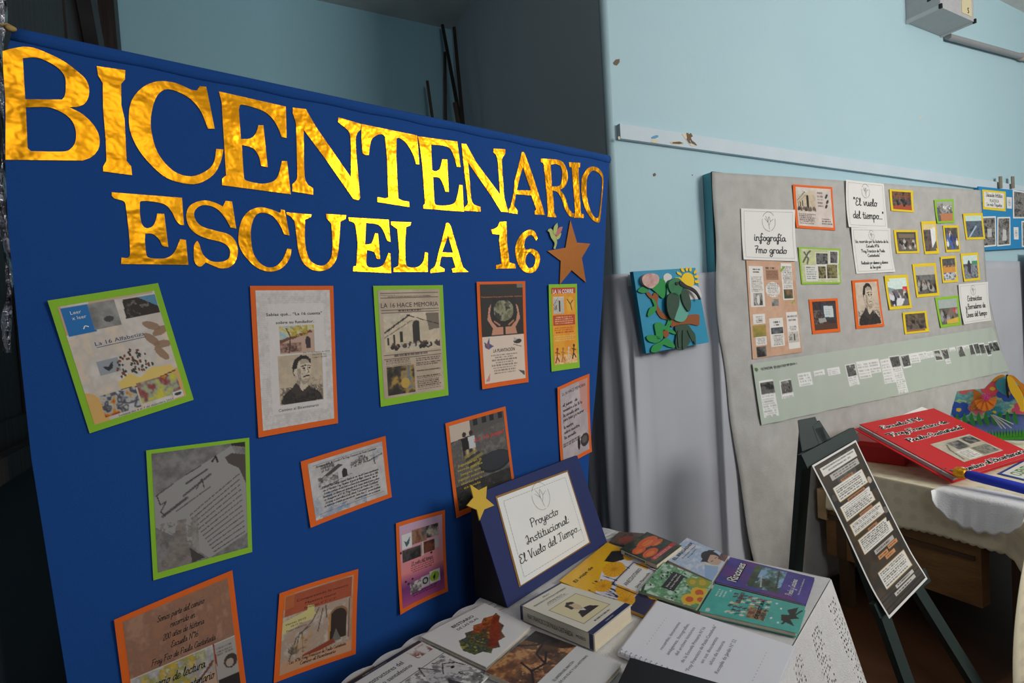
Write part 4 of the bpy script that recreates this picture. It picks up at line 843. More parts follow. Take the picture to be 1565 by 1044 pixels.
for a, b in ((.05, .1), (.94, .1), (.94, .88), (.05, .88)):
    p = tp(a, b, 0); mb = MB().bar(p, p+Z3*(TZ-.035), .05, .05, side=E1); T.part('leg', mb.V, mb.F, M_tw)

def lace_mat(name, rgb, holes=True):
    m = mat(name, rgb, .85, noise=(55, .35, tuple(.93*c for c in rgb)), bump=(260, .5, .003))
    nt = m.node_tree; b = nt.nodes['Principled BSDF']; out = [n for n in nt.nodes if n.type == 'OUTPUT_MATERIAL'][0]
    if holes:
        at = nt.nodes.new('ShaderNodeAttribute'); at.attribute_name = 'lace'
        mp = nt.nodes.new('ShaderNodeMapping'); mp.inputs['Scale'].default_value = (78, 78, 1)
        uv = nt.nodes.new('ShaderNodeAttribute'); uv.attribute_name = 'luv'
        nt.links.new(uv.outputs['Vector'], mp.inputs[0])
        vo = nt.nodes.new('ShaderNodeTexVoronoi'); vo.inputs['Scale'].default_value = 1.0; vo.inputs['Randomness'].default_value = .35
        nt.links.new(mp.outputs[0], vo.inputs['Vector'])
        lt = nt.nodes.new('ShaderNodeMath'); lt.operation = 'LESS_THAN'; lt.inputs[1].default_value = .30
        nt.links.new(vo.outputs['Distance'], lt.inputs[0])
        mu = nt.nodes.new('ShaderNodeMath'); mu.operation = 'MULTIPLY'
        gt = nt.nodes.new('ShaderNodeMath'); gt.operation = 'GREATER_THAN'; gt.inputs[1].default_value = .5
        nt.links.new(at.outputs['Fac'], gt.inputs[0]); nt.links.new(lt.outputs[0], mu.inputs[0]); nt.links.new(gt.outputs[0], mu.inputs[1])
        tr = nt.nodes.new('ShaderNodeBsdfTransparent'); mx = nt.nodes.new('ShaderNodeMixShader')
        nt.links.new(mu.outputs[0], mx.inputs[0]); nt.links.new(b.outputs[0], mx.inputs[1]); nt.links.new(tr.outputs[0], mx.inputs[2]); nt.links.new(mx.outputs[0], out.inputs['Surface'])
    return m
M_lace = lace_mat('white_lace', (226, 224, 222))
T = Thing('tablecloth', tp(.5, .5, .2), 'white lace tablecloth with scalloped border on the near display table', 'tablecloth')
# top
V, F = thick(lambda u, v, l: tp(u, v, TZ+l), 40, 24, .003); T.part('cloth_top', V, F, M_lace)
# near side drape (flared folds, pierced lace border)
DR = .52
def drape(u, v, l):
    p = tp(u, 1.0); f = 1-(1-v)**2
    w = .018*math.sin(u*TLEN*13+.4)*f+.01*math.sin(u*TLEN*29)*f
    return p + E2*(.004+.10*v+w+l) - Z3*(DR*v*(1-.02*math.sin(u*TLEN*13))) + E1*(.11*v*max(0, 1-u*6))
nu, nv = 420, 110
V, F = thick(drape, nu, nv, .0015)
o = T.part('side_drape', V, F, M_lace, smooth=True)
uu, vv = np.meshgrid(np.linspace(0, 1, nu), np.linspace(0, 1, nv)); uu = np.tile(uu.ravel(), 2); vv = np.tile(vv.ravel(), 2)
wave = .5+.5*np.sin(uu*TLEN*34)
lace = ((np.abs(((uu*TLEN*6.5+.35*vv) % 1)-.5) < .17+.1*wave) & (vv > .06)) | (vv > .86) | (np.abs(vv-.45-.08*np.sin(uu*TLEN*16)) < .05)
a = o.data.attributes.new('lace', 'FLOAT', 'POINT'); a.data.foreach_set('value', lace.astype(np.float32))
a = o.data.attributes.new('luv', 'FLOAT_VECTOR', 'POINT'); a.data.foreach_set('vector', np.stack([uu*TLEN, vv*DR, 0*uu], 1).astype(np.float32).ravel())
# end drape (far end)
def drape2(u, v, l):
    p = tp(0, u); f = 1-(1-v)**2
    return p + E1*(.004+.11*v+.014*math.sin(u*9)*f+l) - Z3*DR*v + E2*(.10*v*max(0, (u-.83)*6))
V, F = thick(drape2, 40, 20, .0015); T.part('end_drape', V, F, M_lace, smooth=True)
# scalloped border lying along the banner side: a raised shell row and an outline cord
def scal(u, v, l):
    s = u*TLEN; e = .012+.012*abs(math.sin(s*PI/.085)); b = -e*(1-v)/TWID+ .055*v
    return tp(u, b, TZ+.0016+.0012*math.sin(v*PI)+l)
V, F = thick(scal, 260, 8, .0012); T.part('scalloped_border', V, F, M_lace)
M_cord = mat('grey_lace_thread', (150, 144, 142), .9)  # plain grey for the scallop outline cords
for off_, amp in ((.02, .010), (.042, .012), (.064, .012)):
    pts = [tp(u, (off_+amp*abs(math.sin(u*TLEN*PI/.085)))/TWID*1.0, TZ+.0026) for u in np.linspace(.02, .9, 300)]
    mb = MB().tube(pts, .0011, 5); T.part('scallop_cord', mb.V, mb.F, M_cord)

# ------------------------------------------------------------------ stand-up sign
b0, b1 = hitz(776, 929, TZ+.005), hitz(928, 829, TZ+.005)
sa = (b1-b0)/np.linalg.norm(b1-b0); snn = np.array([sa[1], -sa[0], 0])
tl = math.radians(20); sb = Z3*math.cos(tl)-snn*math.sin(tl)
PLS = Plane(b0, sa, sb)
P = Patch(PLS, [(722,757),(882,696),(928,829),(776,929)], 0)
T = Thing('tabletop_sign', b0*.5+b1*.5, 'navy stand-up sign with a white sheet reading Proyecto Institucional El Vuelo del Tiempo', 'sign')
M_navy = mat('navy_card', (24, 38, 96), .7); M_blk = mat('black_card', (14, 14, 18), .7)
P.card(T, 'board', M_navy, .005, n=(3, 3))
top0, top1 = P.at(0, 0, -.005), P.at(1, 0, -.005); f0 = hitz(728, 911, TZ+.004); f1 = f0+(b1-b0)*.97
mb = MB().hexa([f0, f1, f1-snn*.004, f0-snn*.004, top0, top1, top1-snn*.004, top0-snn*.004]); T.part('back_panel', mb.V, mb.F, M_blk)
bl = P.at(0, 1, -.005); mb = MB(); mb.add([f0, bl, top0, f0+sa*.003, bl+sa*.003, top0+sa*.003], [(0,1,2),(5,4,3),(0,3,4,1),(1,4,5,2),(2,5,3,0)]); T.part('side_panel', mb.V, mb.F, M_blk)
S = Patch(PLS, [(756.5,759),(867,718.5),(902,830),(793,898)], 0)
S.card(T, 'gold_mount', mat('dull_gold_card', (150, 106, 40), .5, metal=.3), .0008, lift=.0018, n=(3, 3))
S2 = Patch(PLS, [(759,761.5),(866,721.5),(899.5,829),(795,895)], 0)
sh = S2.card(T, 'sheet', M_white, .0006, lift=.0028, n=(3, 3))
L = .0034
def fn(mb):
    S2.text(mb, 'Proyecto', .5, .475, .052, hand=.17, maxw=.40, lift=L, sub=6); S2.text(mb, 'Institucional:', .5, .635, .052, hand=.17, maxw=.62, lift=L, sub=6); S2.text(mb, 'El Vuelo del Tiempo...', .5, .795, .052, hand=.17, maxw=.88, lift=L, sub=6)
letters(T, sh, 'lettering', M_ink, fn)
def logo(Pt, mb, cx, cy, r, wd, lift):
    """emblem: ring of three arcs around a small line-drawn bird; r as fraction of sheet width"""
    k = Pt.w/Pt.h
    for a0, a1 in ((-.3, 1.2), (1.4, 3.4), (3.7, 5.6)):
        Pt.stroke(mb, [(cx+r*math.cos(a), cy+r*k*math.sin(a)) for a in np.linspace(a0, a1, 8)], wd, lift)
    for q in ([(-.6, -.3), (-.1, .1), (.0, .4), (.1, .8)], [(-.1, .1), (.05, -.5), (.25, .0), (.0, .4)], [(.25, 0), (.7, -.25)], [(-.45, -.55), (-.2, -.2), (-.1, .1)]):
        Pt.stroke(mb, [(cx+r*a, cy+r*k*b) for a, b in q], wd, lift)
letters(T, sh, 'emblem', M_gink, lambda mb: logo(S2, mb, .53, .17, .12, .0009, L))
def frame_line(Pt, mb, m, wd, lift):
    for a, b in (((m, m), (1-m, m)), ((1-m, m), (1-m, 1-m)), ((1-m, 1-m), (m, 1-m)), ((m, 1-m), (m, m))):
        n = 24
        for k in range(n):
            Pt.stroke(mb, [(a[0]+(b[0]-a[0])*k/n, a[1]+(b[1]-a[1])*k/n), (a[0]+(b[0]-a[0])*(k+.72)/n, a[1]+(b[1]-a[1])*(k+.72)/n)], wd, lift, False)
mb = MB(); frame_line(S2, mb, .06, .0008, L); o = T.part('dashed_border', mb.V, mb.F, M_gink, sh); o['kind'] = 'stuff'
Z7 = (700, 680, 3.728)
star = [(68,225),(118,258),(165,235),(160,305),(207,345),(150,368),(123,432),(108,370),(50,345),(88,300)]
Q = [PLS.uv(700+x/3.728, 680+y/3.728, .006) for x, y in star]; Q = Q[::-1]
V, F = flatpoly([Q], lambda x, y, l: PLS.pt(x, y, .006+l), .004); T.part('star', V, F, mat('yellow_glitter_foam', (226, 188, 36), .5, noise=(700, .3, (196, 150, 20))), label='yellow glitter star on the corner')

# ------------------------------------------------------------------ books
PLT = Plane(np.array([0, 0, TZ]), [1, 0, 0], [0, 1, 0])
M_pages = mat('book_pages', (226, 210, 184), .8, bump=(500, .4, .001), stretch=(1, 1, 12))
def book(name, px, t, label, cat='book', base=.0042, cover=(230, 228, 224), spine_col=None, pages=True, group=None, soft=.001):
    """px: the four corners of the front cover in reading order TL,TR,BR,BL; spine between TL and BL"""
    P = Patch(PLT, px, base+t)
    T = Thing(name, P.at(.5, .5, -t), label, cat, group); T.I = P
    cm = mat('cover_%d_%d_%d' % tuple(cover), cover, .35)
    if pages:
        P.card(T, 'front_cover', cm, soft, n=(2, 2))
        P.card(T, 'page_block', M_pages, t-2*soft-.0004, u0=.008, v0=.012, u1=.985, v1=.988, lift=-soft-.0002, n=(2, 2))
        P.card(T, 'back_cover', cm, soft, lift=-t+soft, n=(2, 2))
        sm = cm if spine_col is None else mat('spine_%d_%d_%d' % tuple(spine_col), spine_col, .4)
        T.spine = P.card(T, 'spine', sm, t-.0002, u0=-.002, u1=.006, lift=-.0001, n=(2, 2))
    else:
        P.card(T, 'sheets', cm, t, n=(2, 2))
    return T
Pm = print_mat('print_gloss', .32, .5)
def zb(pts, x0, y0, k): return [(x0+x/k, y0+y/k) for x, y in pts]

# thick paperback about the friar
T = book('paperback_book', [(855,891),(966,925),(909,971),(795,925)], .040, 'thick cream paperback with a man\'s portrait, lying at the foot of the navy sign', cover=(226, 220, 202)); P = T.I
po = Canvas(70, 60, (232, 220, 176)); po.line([(.02, .02), (.98, .02), (.98, .98), (.02, .98), (.02, .02)], .015, (120, 110, 90)); po.poly([(.2, .8), (.3, .62), (.5, .55), (.7, .62), (.82, .8)], (36, 34, 40)); po.ell(.48, .36, .12, .2, (216, 190, 156)); po.poly([(.33, .42), (.34, .2), (.5, .12), (.63, .2), (.6, .28), (.45, .24), (.4, .42)], (40, 34, 30)); po.poly([(.42, .58), (.55, .56), (.5, .68)], (230, 226, 216))
PR = Patch(PLT, [(795,925),(855,891),(966,925),(909,971)], .0042+.040)      # same cover, read with the spine along its foot
c = Canvas(90, 140, (230, 224, 206)); c.rect(0, 0, 1, .03, (34, 48, 92)); c.rect(0, .91, 1, .985, (34, 48, 92))
c.sub(.14, .32, .84, .80, po); c.lines(.24, .2, .76, .27, 3, (70, 66, 64), .3, .8, True); c.lines(.3, .83, .7, .87, 1, (60, 56, 60), .2, .9, True); c.lines(.36, .935, .64, .96, 1, (220, 216, 206), .2, .9, True)
sh = PR.raster(T, 'cover_print', c, m=Pm, lift=.0006)
letters(T, sh, 'lettering', M_ink, lambda mb: (PR.text(mb, 'FRAY', .5, .10, .028, maxw=.16, lift=.001), PR.text(mb, 'FRANCISCO DE PAULA CASTAÑEDA', .5, .16, .028, maxw=.8, lift=.001)))
# printed spine (near-left side of the book)
q0, q1 = PR.at(0, 0), PR.at(0, 1)
PSP = Plane(q0, (q1-q0)/np.linalg.norm(q1-q0), Z3); 
if PSP.n@(CAM-q0) < 0: PSP = Plane(q1, (q0-q1)/np.linalg.norm(q1-q0), Z3)
wl = np.linalg.norm(q1-q0)
SP = Patch(PSP, None, .0012, uvs=[(0, -.0005), (wl, -.0005), (wl, -.0385), (0, -.0385)])
c = Canvas(140, 30, (230, 224, 206)); c.rect(0, 0, .04, 1, (34, 48, 92)); c.rect(.93, 0, .985, 1, (34, 48, 92)); 
sh = SP.raster(T, 'spine_print', c, m=Pm, lift=0)
letters(T, sh, 'lettering', M_ink, lambda mb: (SP.text(mb, 'FRAY FRANCISCO DE PAULA CASTAÑEDA', .42, .68, .34, maxw=.62, lift=.0004), SP.text(mb, 'MUSEO', .83, .6, .2, maxw=.12, lift=.0004)))

# yellow patterned book
T = book('paperback_book', [(928,829),(1036,873),(985,941),(855,888)], .007, 'yellow patterned book with a white title label, beside the navy sign', cover=(240, 184, 20)); 
P = Patch(PLT, [(855,888),(928,829),(1036,873),(985,941)], .0042+.007)     # reading turned a quarter: top edge to the left
c = Canvas(110, 150, (240, 184, 22)); c.noise(0, 0, 1, .25, 4, [(242, 188, 24), (234, 172, 16)])
c.poly([(.45, .28), (.9, .28), (1, .5), (1, .75), (.5, .75), (0, .6), (0, 1), (1, 1), (1, .95), (.3, .95), (0, .45)], (226, 222, 226)); c.rect(0, .48, 1, 1, (214, 210, 220)); c.rect(.0, .8, 1, 1, (44, 40, 76))
for k in range(30): x = RNG.random(); c.line([(x, .3+.7*RNG.random()), (x+.12*(RNG.random()-.5), .5+.5*RNG.random())], .014, (40, 38, 66))
for x, y, r in ((.55, .38, .17), (.2, .44, .12), (.75, .62, .12), (.3, .68, .16), (.9, .4, .1), (.12, .75, .12), (.75, .92, .12), (.4, .95, .1)): c.ell(x, y, r, r*.73, (236, 172, 24)); c.ell(x, y, r*.3, r*.2, (220, 150, 20)); [c.line([(x, y), (x+r*math.cos(a), y+r*.73*math.sin(a))], .006, (206, 136, 20)) for a in np.linspace(0, 2*PI, 14)]
c.poly([(.62, .2), (.86, .16), (.95, .26), (.8, .38), (.66, .3)], (34, 30, 30)); c.noise(.88, .3, 1, .7, 7, [(90, 100, 90), (60, 66, 70), (170, 160, 100)])
c.rect(.32, .52, .78, .86, (232, 230, 226)); c.line([(.28, .5), (.82, .5), (.82, .88), (.28, .88), (.28, .5)], .012, (40, 36, 50))
sh = P.raster(T, 'cover_print', c, m=Pm, lift=.0003)
letters(T, sh, 'lettering', M_ink, lambda mb: (P.text(mb, 'El viaje de', .25, .17, .045, maxw=.36, lift=.0008, bold=.01), P.text(mb, 'ANECDOTARIO', .55, .65, .05, maxw=.4, lift=.0008), P.text(mb, 'Silvia Mantovelle', .56, .76, .035, maxw=.36, lift=.0008)))

# red flower book
T = book('paperback_book', [(989,813),(1042,834),(1004,863),(948,839)], .016, 'dark green book with large orange-red flowers on the cover, at the table\'s far corner', base=.0115, cover=(44, 60, 40), spine_col=(60, 70, 52)); 
P = Patch(PLT, [(948,839),(989,813),(1042,834),(1004,863)], .0115+.016)
c = Canvas(80, 110, (46, 60, 38)); c.noise(0, 0, 1, 1, 6, [(50, 66, 40), (30, 40, 28), (84, 96, 56)])
for x, y, a, b in ((.62, .3, .34, .16), (.22, .36, .2, .12), (.3, .62, .24, .12), (.75, .48, .2, .08)): c.ell(x, y, a, b, (224, 92, 24)); c.ell(x-.03, y+.02, a*.55, b*.5, (236, 126, 40)); c.line([(x-a, y), (x+a, y)], .01, (190, 60, 20))
c.rect(.1, .76, .98, .87, (196, 40, 34)); c.lines(.15, .78, .95, .86, 2, (236, 226, 216), .2)
sh = P.raster(T, 'cover_print', c, m=Pm, lift=.0003)
q0, q1 = P.at(0, 0), P.at(0, 1); wl = np.linalg.norm(q1-q0)
PSP = Plane(q0, (q1-q0)/wl, Z3); SP = Patch(PSP, None, .0012, uvs=[(.005, -.002), (wl*.72, -.002), (wl*.72, -.0145), (.005, -.0145)])
c = Canvas(60, 16, (222, 222, 214)); c.rect(.15, .25, .95, .8, (50, 60, 50)); c.lines(.2, .3, .9, .75, 1, (210, 206, 196)); SP.raster(T, 'spine_label', c, m=Pm, lift=0)
# dark booklet under it
T = book('booklet', [(946,813),(984,815),(962,836),(931,828)], .004, 'thin dark booklet half hidden behind the orange-flower book', cover=(70, 66, 62)); P = T.I
c = Canvas(40, 30, (80, 74, 70)); c.noise(0, 0, 1, 1, 4, [(60, 58, 56), (120, 90, 76), (90, 84, 78)]); c.ell(.6, .6, .3, .3, (170, 70, 50), .7); P.raster(T, 'cover_print', c, m=Pm, lift=.0003)

# pale blue book
T = book('paperback_book', [(1050,822),(1113,850),(1089,888),(1013,853)], .010, 'pale blue book with a dark-haired person\'s face, behind the cactus book', cover=(198, 206, 220)); 
P = Patch(PLT, [(1013,853),(1050,822),(1113,850),(1089,888)], .0042+.010)
c = Canvas(80, 110, (196, 208, 226)); c.noise(0, 0, 1, 1, 4, [(206, 212, 226), (168, 192, 222), (222, 222, 226)]); c.ell(.7, .72, .22, .2, (40, 34, 34)); c.ell(.66, .8, .17, .15, (206, 170, 144)); c.poly([(.4, .62), (.9, .58), (1, .7), (.8, .68), (.5, .72)], (36, 32, 32)); c.line([(.56, .78), (.62, .8)], .02, (40, 34, 30)); c.line([(.72, .8), (.78, .82)], .02, (40, 34, 30)); c.poly([(.0, .86), (.4, .7), (.5, .95), (.3, 1), (0, 1)], (150, 180, 216)); c.line([(.35, .66), (.5, .92)], .03, (226, 206, 160)); c.noise(.75, .85, 1, 1, 6, [(60, 40, 36), (120, 60, 50)], .8)
sh = P.raster(T, 'cover_print', c, m=Pm, lift=.0003)
letters(T, sh, 'lettering', M_ink, lambda mb: (P.text(mb, 'EL BRIGADIER', .5, .22, .07, maxw=.82, lift=.0008, bold=.015), ))
letters(T, sh, 'lettering', M_gink, lambda mb: (P.text(mb, 'Estanislao López', .55, .31, .035, maxw=.6, lift=.0008), P.text(mb, 'biografía', .55, .38, .03, maxw=.4, lift=.0008)))

# cactus book
T = book('paperback_book', [(1015,859),(1089,890),(1065,930),(976,903)], .007, 'green cactus-painted book with a black title box, in the middle of the table', base=.0115, cover=(150, 190, 150)); 
P = Patch(PLT, [(976,903),(1015,859),(1089,890),(1065,930)], .0115+.007)
c = Canvas(90, 120, (150, 196, 160)); c.noise(0, 0, 1, 1, 6, [(196, 214, 200), (120, 176, 130), (84, 140, 90), (206, 220, 206)])
for _ in range(26): x, y = RNG.random()*1.0, RNG.random()*.7; c.ell(x, y, .02, .03, (20, 60, 34), 1, .6)
for x, y, r in ((.2, .82, .18), (.5, .9, .2), (.3, .98, .16), (.85, .85, .2), (.75, .7, .16)): c.ell(x, y, r, r*.7, (228, 180, 30) if x < .6 else (150, 160, 50)); c.ell(x, y, r*.5, r*.35, (206, 90, 30) if x < .6 else (200, 170, 40))
c.rect(.28, .28, .84, .52, (26, 26, 28)); c.line([(.0, .06), (.2, .0)], .06, (40, 70, 40))
sh = P.raster(T, 'cover_print', c, m=Pm, lift=.0003)
letters(T, sh, 'lettering', M_wink, lambda mb: (P.text(mb, 'Diario del Viaje', .56, .38, .035, maxw=.46, lift=.0008), P.text(mb, 'a Santa Magdalena', .56, .45, .035, maxw=.5, lift=.0008)))

# purple and teal children's books
T = book('paperback_book', [(1116,851.5),(1245,883),(1231,924),(1093,889)], .006, 'glossy purple book with a blue landscape picture and white script title', cover=(84, 62, 140)); 
P = Patch(PLT, [(1093,889),(1116,851.5),(1245,883),(1231,924)], .0042+.006)
c = Canvas(60, 150, (78, 62, 150)); c.noise(0, 0, 1, 1, 3, [(84, 66, 156), (60, 56, 140), (98, 52, 128)]); c.rect(.12, .34, .94, .7, (120, 160, 196)); c.noise(.12, .34, .94, .7, 7, [(126, 168, 206), (140, 180, 210), (60, 90, 80)]); c.noise(.12, .34, .5, .7, 9, [(30, 40, 34), (70, 100, 70)], .9, .45); c.noise(.12, .34, .94, .42, 9, [(40, 60, 44), (80, 100, 60)], .9, .4); c.line([(.3, .66), (.9, .62)], .04, (40, 44, 40)); c.line([(.2, .5), (.6, .45)], .03, (190, 190, 180))
sh = P.raster(T, 'cover_print', c, m=Pm, lift=.0003)
letters(T, sh, 'title_shadow', M_ink, lambda mb: P.text(mb, 'Rincones', .52, .225, .055, hand=.5, maxw=.74, lift=.0007))
letters(T, sh, 'lettering', M_wink, lambda mb: (P.text(mb, 'Rincones', .5, .22, .055, hand=.24, maxw=.74, lift=.0010), P.text(mb, 'Poesía y Canciones', .45, .84, .035, hand=.2, maxw=.6, lift=.001), P.text(mb, 'Escritores Santafesinos', .55, .91, .018, maxw=.6, lift=.001)))
T = book('paperback_book', [(1093,893),(1231,927),(1218,968),(1068,934)], .011, 'turquoise children\'s book with jumbled picture letters, next to the purple book', cover=(72, 176, 164), base=.0042, spine_col=(190, 70, 60))
P = Patch(PLT, [(1068,934),(1093,893),(1231,927),(1218,968)], .0042+.011)
c = Canvas(60, 150, (74, 178, 166)); c.noise(0, 0, 1, 1, 5, [(78, 182, 170), (66, 166, 156)]); 
for i in range(7):
    for j in range(8):
        x, y = .14+.11*i, .26+.052*j; k = [(60, 60, 70), (150, 60, 60), (206, 160, 70), (54, 96, 110), (220, 206, 180), (90, 60, 90)][int(RNG.integers(6))]
        if RNG.random() < .8: c.line([(x+.03, y), (x+.03+.05*RNG.random(), y+.035)], .045, k); c.line([(x, y+.02*RNG.random()), (x+.08, y+.03*RNG.random())], .02, k)
c.rect(.14, .48, .5, .66, (60, 50, 46), .8); c.noise(.14, .48, .5, .66, 14, [(50, 40, 40), (190, 150, 90), (120, 60, 50)], .8)
c.poly([(.3, .82), (.5, .8), (.55, .88), (.7, .84), (.9, .94), (.6, .93), (.5, .98), (.4, .9), (.2, .96)], (24, 30, 30)); c.line([(.2, .84), (.8, .98)], .05, (24, 30, 30))
for x, y in ((.3, .72), (.7, .78), (.2, .8), (.85, .72), (.9, .2)): c.ell(x, y, .03, .012, (226, 230, 226))
c.lines(.6, .06, .95, .18, 3, (226, 230, 226), .3, .8); c.ell(.1, .08, .06, .025, (190, 206, 200))
sh = P.raster(T, 'cover_print', c, m=Pm, lift=.0003)
letters(T, sh, 'lettering', mat('dark_red_ink', (120, 36, 40), .5), lambda mb: P.text(mb, 'EL LIBRO', .74, .36, .04, maxw=.4, lift=.0008, bold=.03))
letters(T, sh, 'lettering', M_ink, lambda mb: P.text(mb, 'DE LECTURA', .5, .6, .04, maxw=.66, lift=.0008, bold=.03))

# spiral notebook with printed sheet, on a black folder
nb_px = [(1004,918),(1217,989),(1172,1090),(944,997)]
T = book('spiral_notebook', nb_px, .009, 'white spiral-bound notebook with a printed page in grey lettering', 'notebook', cover=(236, 236, 240), pages=False); P0 = T.I
P = Patch(PLT, [(944,997),(1004,918),(1217,989),(1172,1090)], .0042+.009)
M_lg = mat('pale_grey_ink', (150, 148, 158), .7)
sh = P.card(T, 'top_sheet', mat('cool_white_paper', (238, 238, 244), .7), .0006, u0=.01, u1=.99, v0=.01, v1=.99, lift=.0012, n=(2, 2))
txt = [('FRAGMENTO', .14, .3), ('Prólogo', .15, .2)]
rows = [('recuerdos, documentos', .33, .5), ('imágenes, fotografías,', .40, .56), ('del archivo histórico', .46, .5), ('de la Escuela Primaria N°16', .53, .62), ('"Fray Francisco de Paula Castañeda"', .60, .8), ('en sus doscientos', .66, .44), ('años de historia', .72, .4), ('Recopila de Jardín N° 52', .79, .56)]
letters(T, sh, 'lettering', M_lg, lambda mb: [P.text(mb, t, .5, y*.86-.02, .026, maxw=w, lift=.0018) for t, y, w in rows] + [P.text(mb, '. . . . . . . . . . .', .5, .15, .03, maxw=.5, lift=.0018), P.text(mb, '. . . . . . . . . . .', .5, .86, .03, maxw=.5, lift=.0018)])
M_wire = mat('steel_wire', (150, 152, 160), .3, metal=.9)
for k in range(26):
    u = .02+.96*k/25; p = P0.at(u, .992, .001); d = P0.at(u, 1.03, .001)-p; d /= np.linalg.norm(d)
    pts = [p - d*.004+(d*.0065*math.cos(a)+Z3*(.0058*math.sin(a)-.0005)) for a in np.linspace(0, 2*PI, 11)]
    mb = MB().tube(pts, .0007, 5, cap=False); T.part('wire_ring', mb.V, mb.F, M_wire)
PF = Patch(PLT, [(963,1005),(1140,1056),(1100,1160),(918,1100)], .0335)
T = Thing('black_folder', PF.at(.5, .5, -.016), 'flat black folder at the bottom edge, overlapping the spiral notebook', 'folder')
PF.card(T, 'cover', mat('black_vinyl', (16, 16, 20), .45), .004, n=(2, 2)); PF.card(T, 'pages', M_white, .008, u0=.03, u1=.97, v0=.04, v1=.97, lift=-.0041, n=(2, 2)); PF.card(T, 'back_cover', mat('black_vinyl', (16, 16, 20), .45), .0035, lift=-.0123, n=(2, 2))

# books at the lower left of the table
T = book('art_book', [(741,922),(812,957),(743,1020),(643,973)], .009, 'white book with a leafy green and red creature, near the banner', cover=(232, 230, 226)); 
P = Patch(PLT, [(643,973),(741,922),(812,957),(743,1020)], .0042+.009)
c = Canvas(130, 110, (234, 232, 228)); 
m_ = c.inside([(.08, .6), (.14, .5), (.2, .42), (.3, .44), (.36, .36), (.46, .4), (.54, .32), (.64, .36), (.74, .3), (.86, .36), (.93, .34), (.9, .46), (.8, .54), (.78, .66), (.66, .72), (.6, .84), (.48, .82), (.4, .92), (.32, .86), (.24, .9), (.2, .8), (.1, .76)])
t_ = Canvas(130, 110); t_.noise(0, 0, 1, 1, 9, [(60, 80, 44), (110, 120, 60), (84, 90, 60), (60, 76, 90), (170, 160, 60)]); t_.noise(.45, .2, 1, .5, 9, [(190, 60, 40), (210, 110, 50), (120, 60, 50)], .9, .42); t_.poly([(.3, .86), (.55, .6), (.86, .36), (.88, .44), (.72, .66), (.5, .84)], (150, 66, 40)); t_.noise(.3, .4, .9, .9, 16, [(170, 80, 50), (110, 40, 30)], .6, .5)
c.a = np.where(m_[..., None], t_.a, c.a)
sh = P.raster(T, 'cover_print', c, m=Pm, lift=.0003)
letters(T, sh, 'lettering', M_ink, lambda mb: (P.text(mb, 'BESTIARIO', .52, .17, .06, maxw=.34, lift=.0008, bold=.01), P.text(mb, 'DE LAS ISLAS', .52, .26, .05, maxw=.34, lift=.0008)))
T = book('art_book', [(819,964),(951,1014),(884,1090),(741,1027)], .012, 'white book with an autumn tree painting on its cover, at the table\'s near edge', base=.0042, cover=(226, 226, 224)); 
P = Patch(PLT, [(741,1027),(819,964),(951,1014),(884,1090)], .0042+.012)
c = Canvas(120, 150, (222, 222, 220)); c.rect(0, 0, 1, .5, (170, 116, 70)); c.noise(0, 0, 1, .5, 7, [(190, 130, 76), (206, 156, 100), (150, 96, 60), (110, 74, 50)]); c.noise(.0, .25, .8, .5, 9, [(60, 46, 36), (130, 84, 54)], .8, .48); c.poly([(.75, 0), (1, 0), (1, .5), (.86, .4), (.8, .2)], (40, 34, 28)); c.noise(.6, .0, 1, .5, 6, [(44, 38, 30), (90, 66, 44)], .7, .5)
for a in ([(.1, .5), (.3, .36), (.5, .4), (.7, .3)], [(.3, .36), (.36, .2)], [(.5, .4), (.6, .24), (.8, .2)], [(.6, .0), (.75, .16), (.96, .2)]): c.line(a, .03, (40, 32, 28))
sh = P.raster(T, 'cover_print', c, m=Pm, lift=.0003)
letters(T, sh, 'lettering', M_gink, lambda mb: (P.text(mb, 'EL JARDÍN DEL RINCÓN', .5, .62, .03, maxw=.42, lift=.0008), P.text(mb, 'DE LAS ISLAS Y LAS HISTORIAS', .6, .68, .028, maxw=.6, lift=.0008)))
# magazine with a horse, and the one under it
T = book('magazine', base=.0070, px=[(640,979),(748,1032),(640,1130),(508,1058)], t=.004, label='magazine with an ink drawing of a horse and the words onstructores del', cat='magazine', cover=(222, 220, 214), pages=False); 
P = Patch(PLT, [(508,1058),(640,979),(748,1032),(640,1130)], .0070+.004)
c = Canvas(130, 110, (224, 222, 216)); c.rect(0, 0, 1, .05, (40, 40, 44)); c.rect(.02, .38, 1, .392, (60, 60, 64)); c.noise(.78, .08, .98, .24, 9, [(130, 60, 46), (224, 222, 216)], .9, .45); c.lines(.3, .012, .6, .04, 1, (220, 216, 210))
c.poly([(.62, .5), (.68, .36), (.8, .62), (.84, .8), (.6, .86), (.5, .74)], (200, 198, 194)); c.line([(.62, .5), (.68, .36), (.8, .62)], .012, (50, 48, 48)); c.poly([(.74, .6), (.86, .5), (.95, .58), (.98, .72), (.9, .82), (.78, .76)], (206, 204, 200)); c.noise(.45, .4, 1, 1, 12, [(40, 38, 40), (120, 118, 118), (215, 212, 208)], .7, .52); c.line([(.75, .62), (.86, .5), (.95, .58), (.98, .7)], .012, (40, 38, 40)); c.ell(.88, .62, .02, .02, (30, 30, 30)); c.poly([(.6, .86), (.72, .7), (.8, 1), (.6, 1)], (50, 48, 50), .8)
sh = P.raster(T, 'cover_print', c, m=Pm, lift=.0003)
letters(T, sh, 'lettering', M_ink, lambda mb: (P.text(mb, 'onstructores del', .44, .19, .065, maxw=.42, lift=.0008), P.text(mb, 'iado santafesino', .46, .29, .06, maxw=.42, lift=.0008)))
T = Thing('magazine', hitz(520, 1052, TZ+.006), 'magazine with a dull gold top edge beside the horse magazine, at the bottom edge', 'magazine')
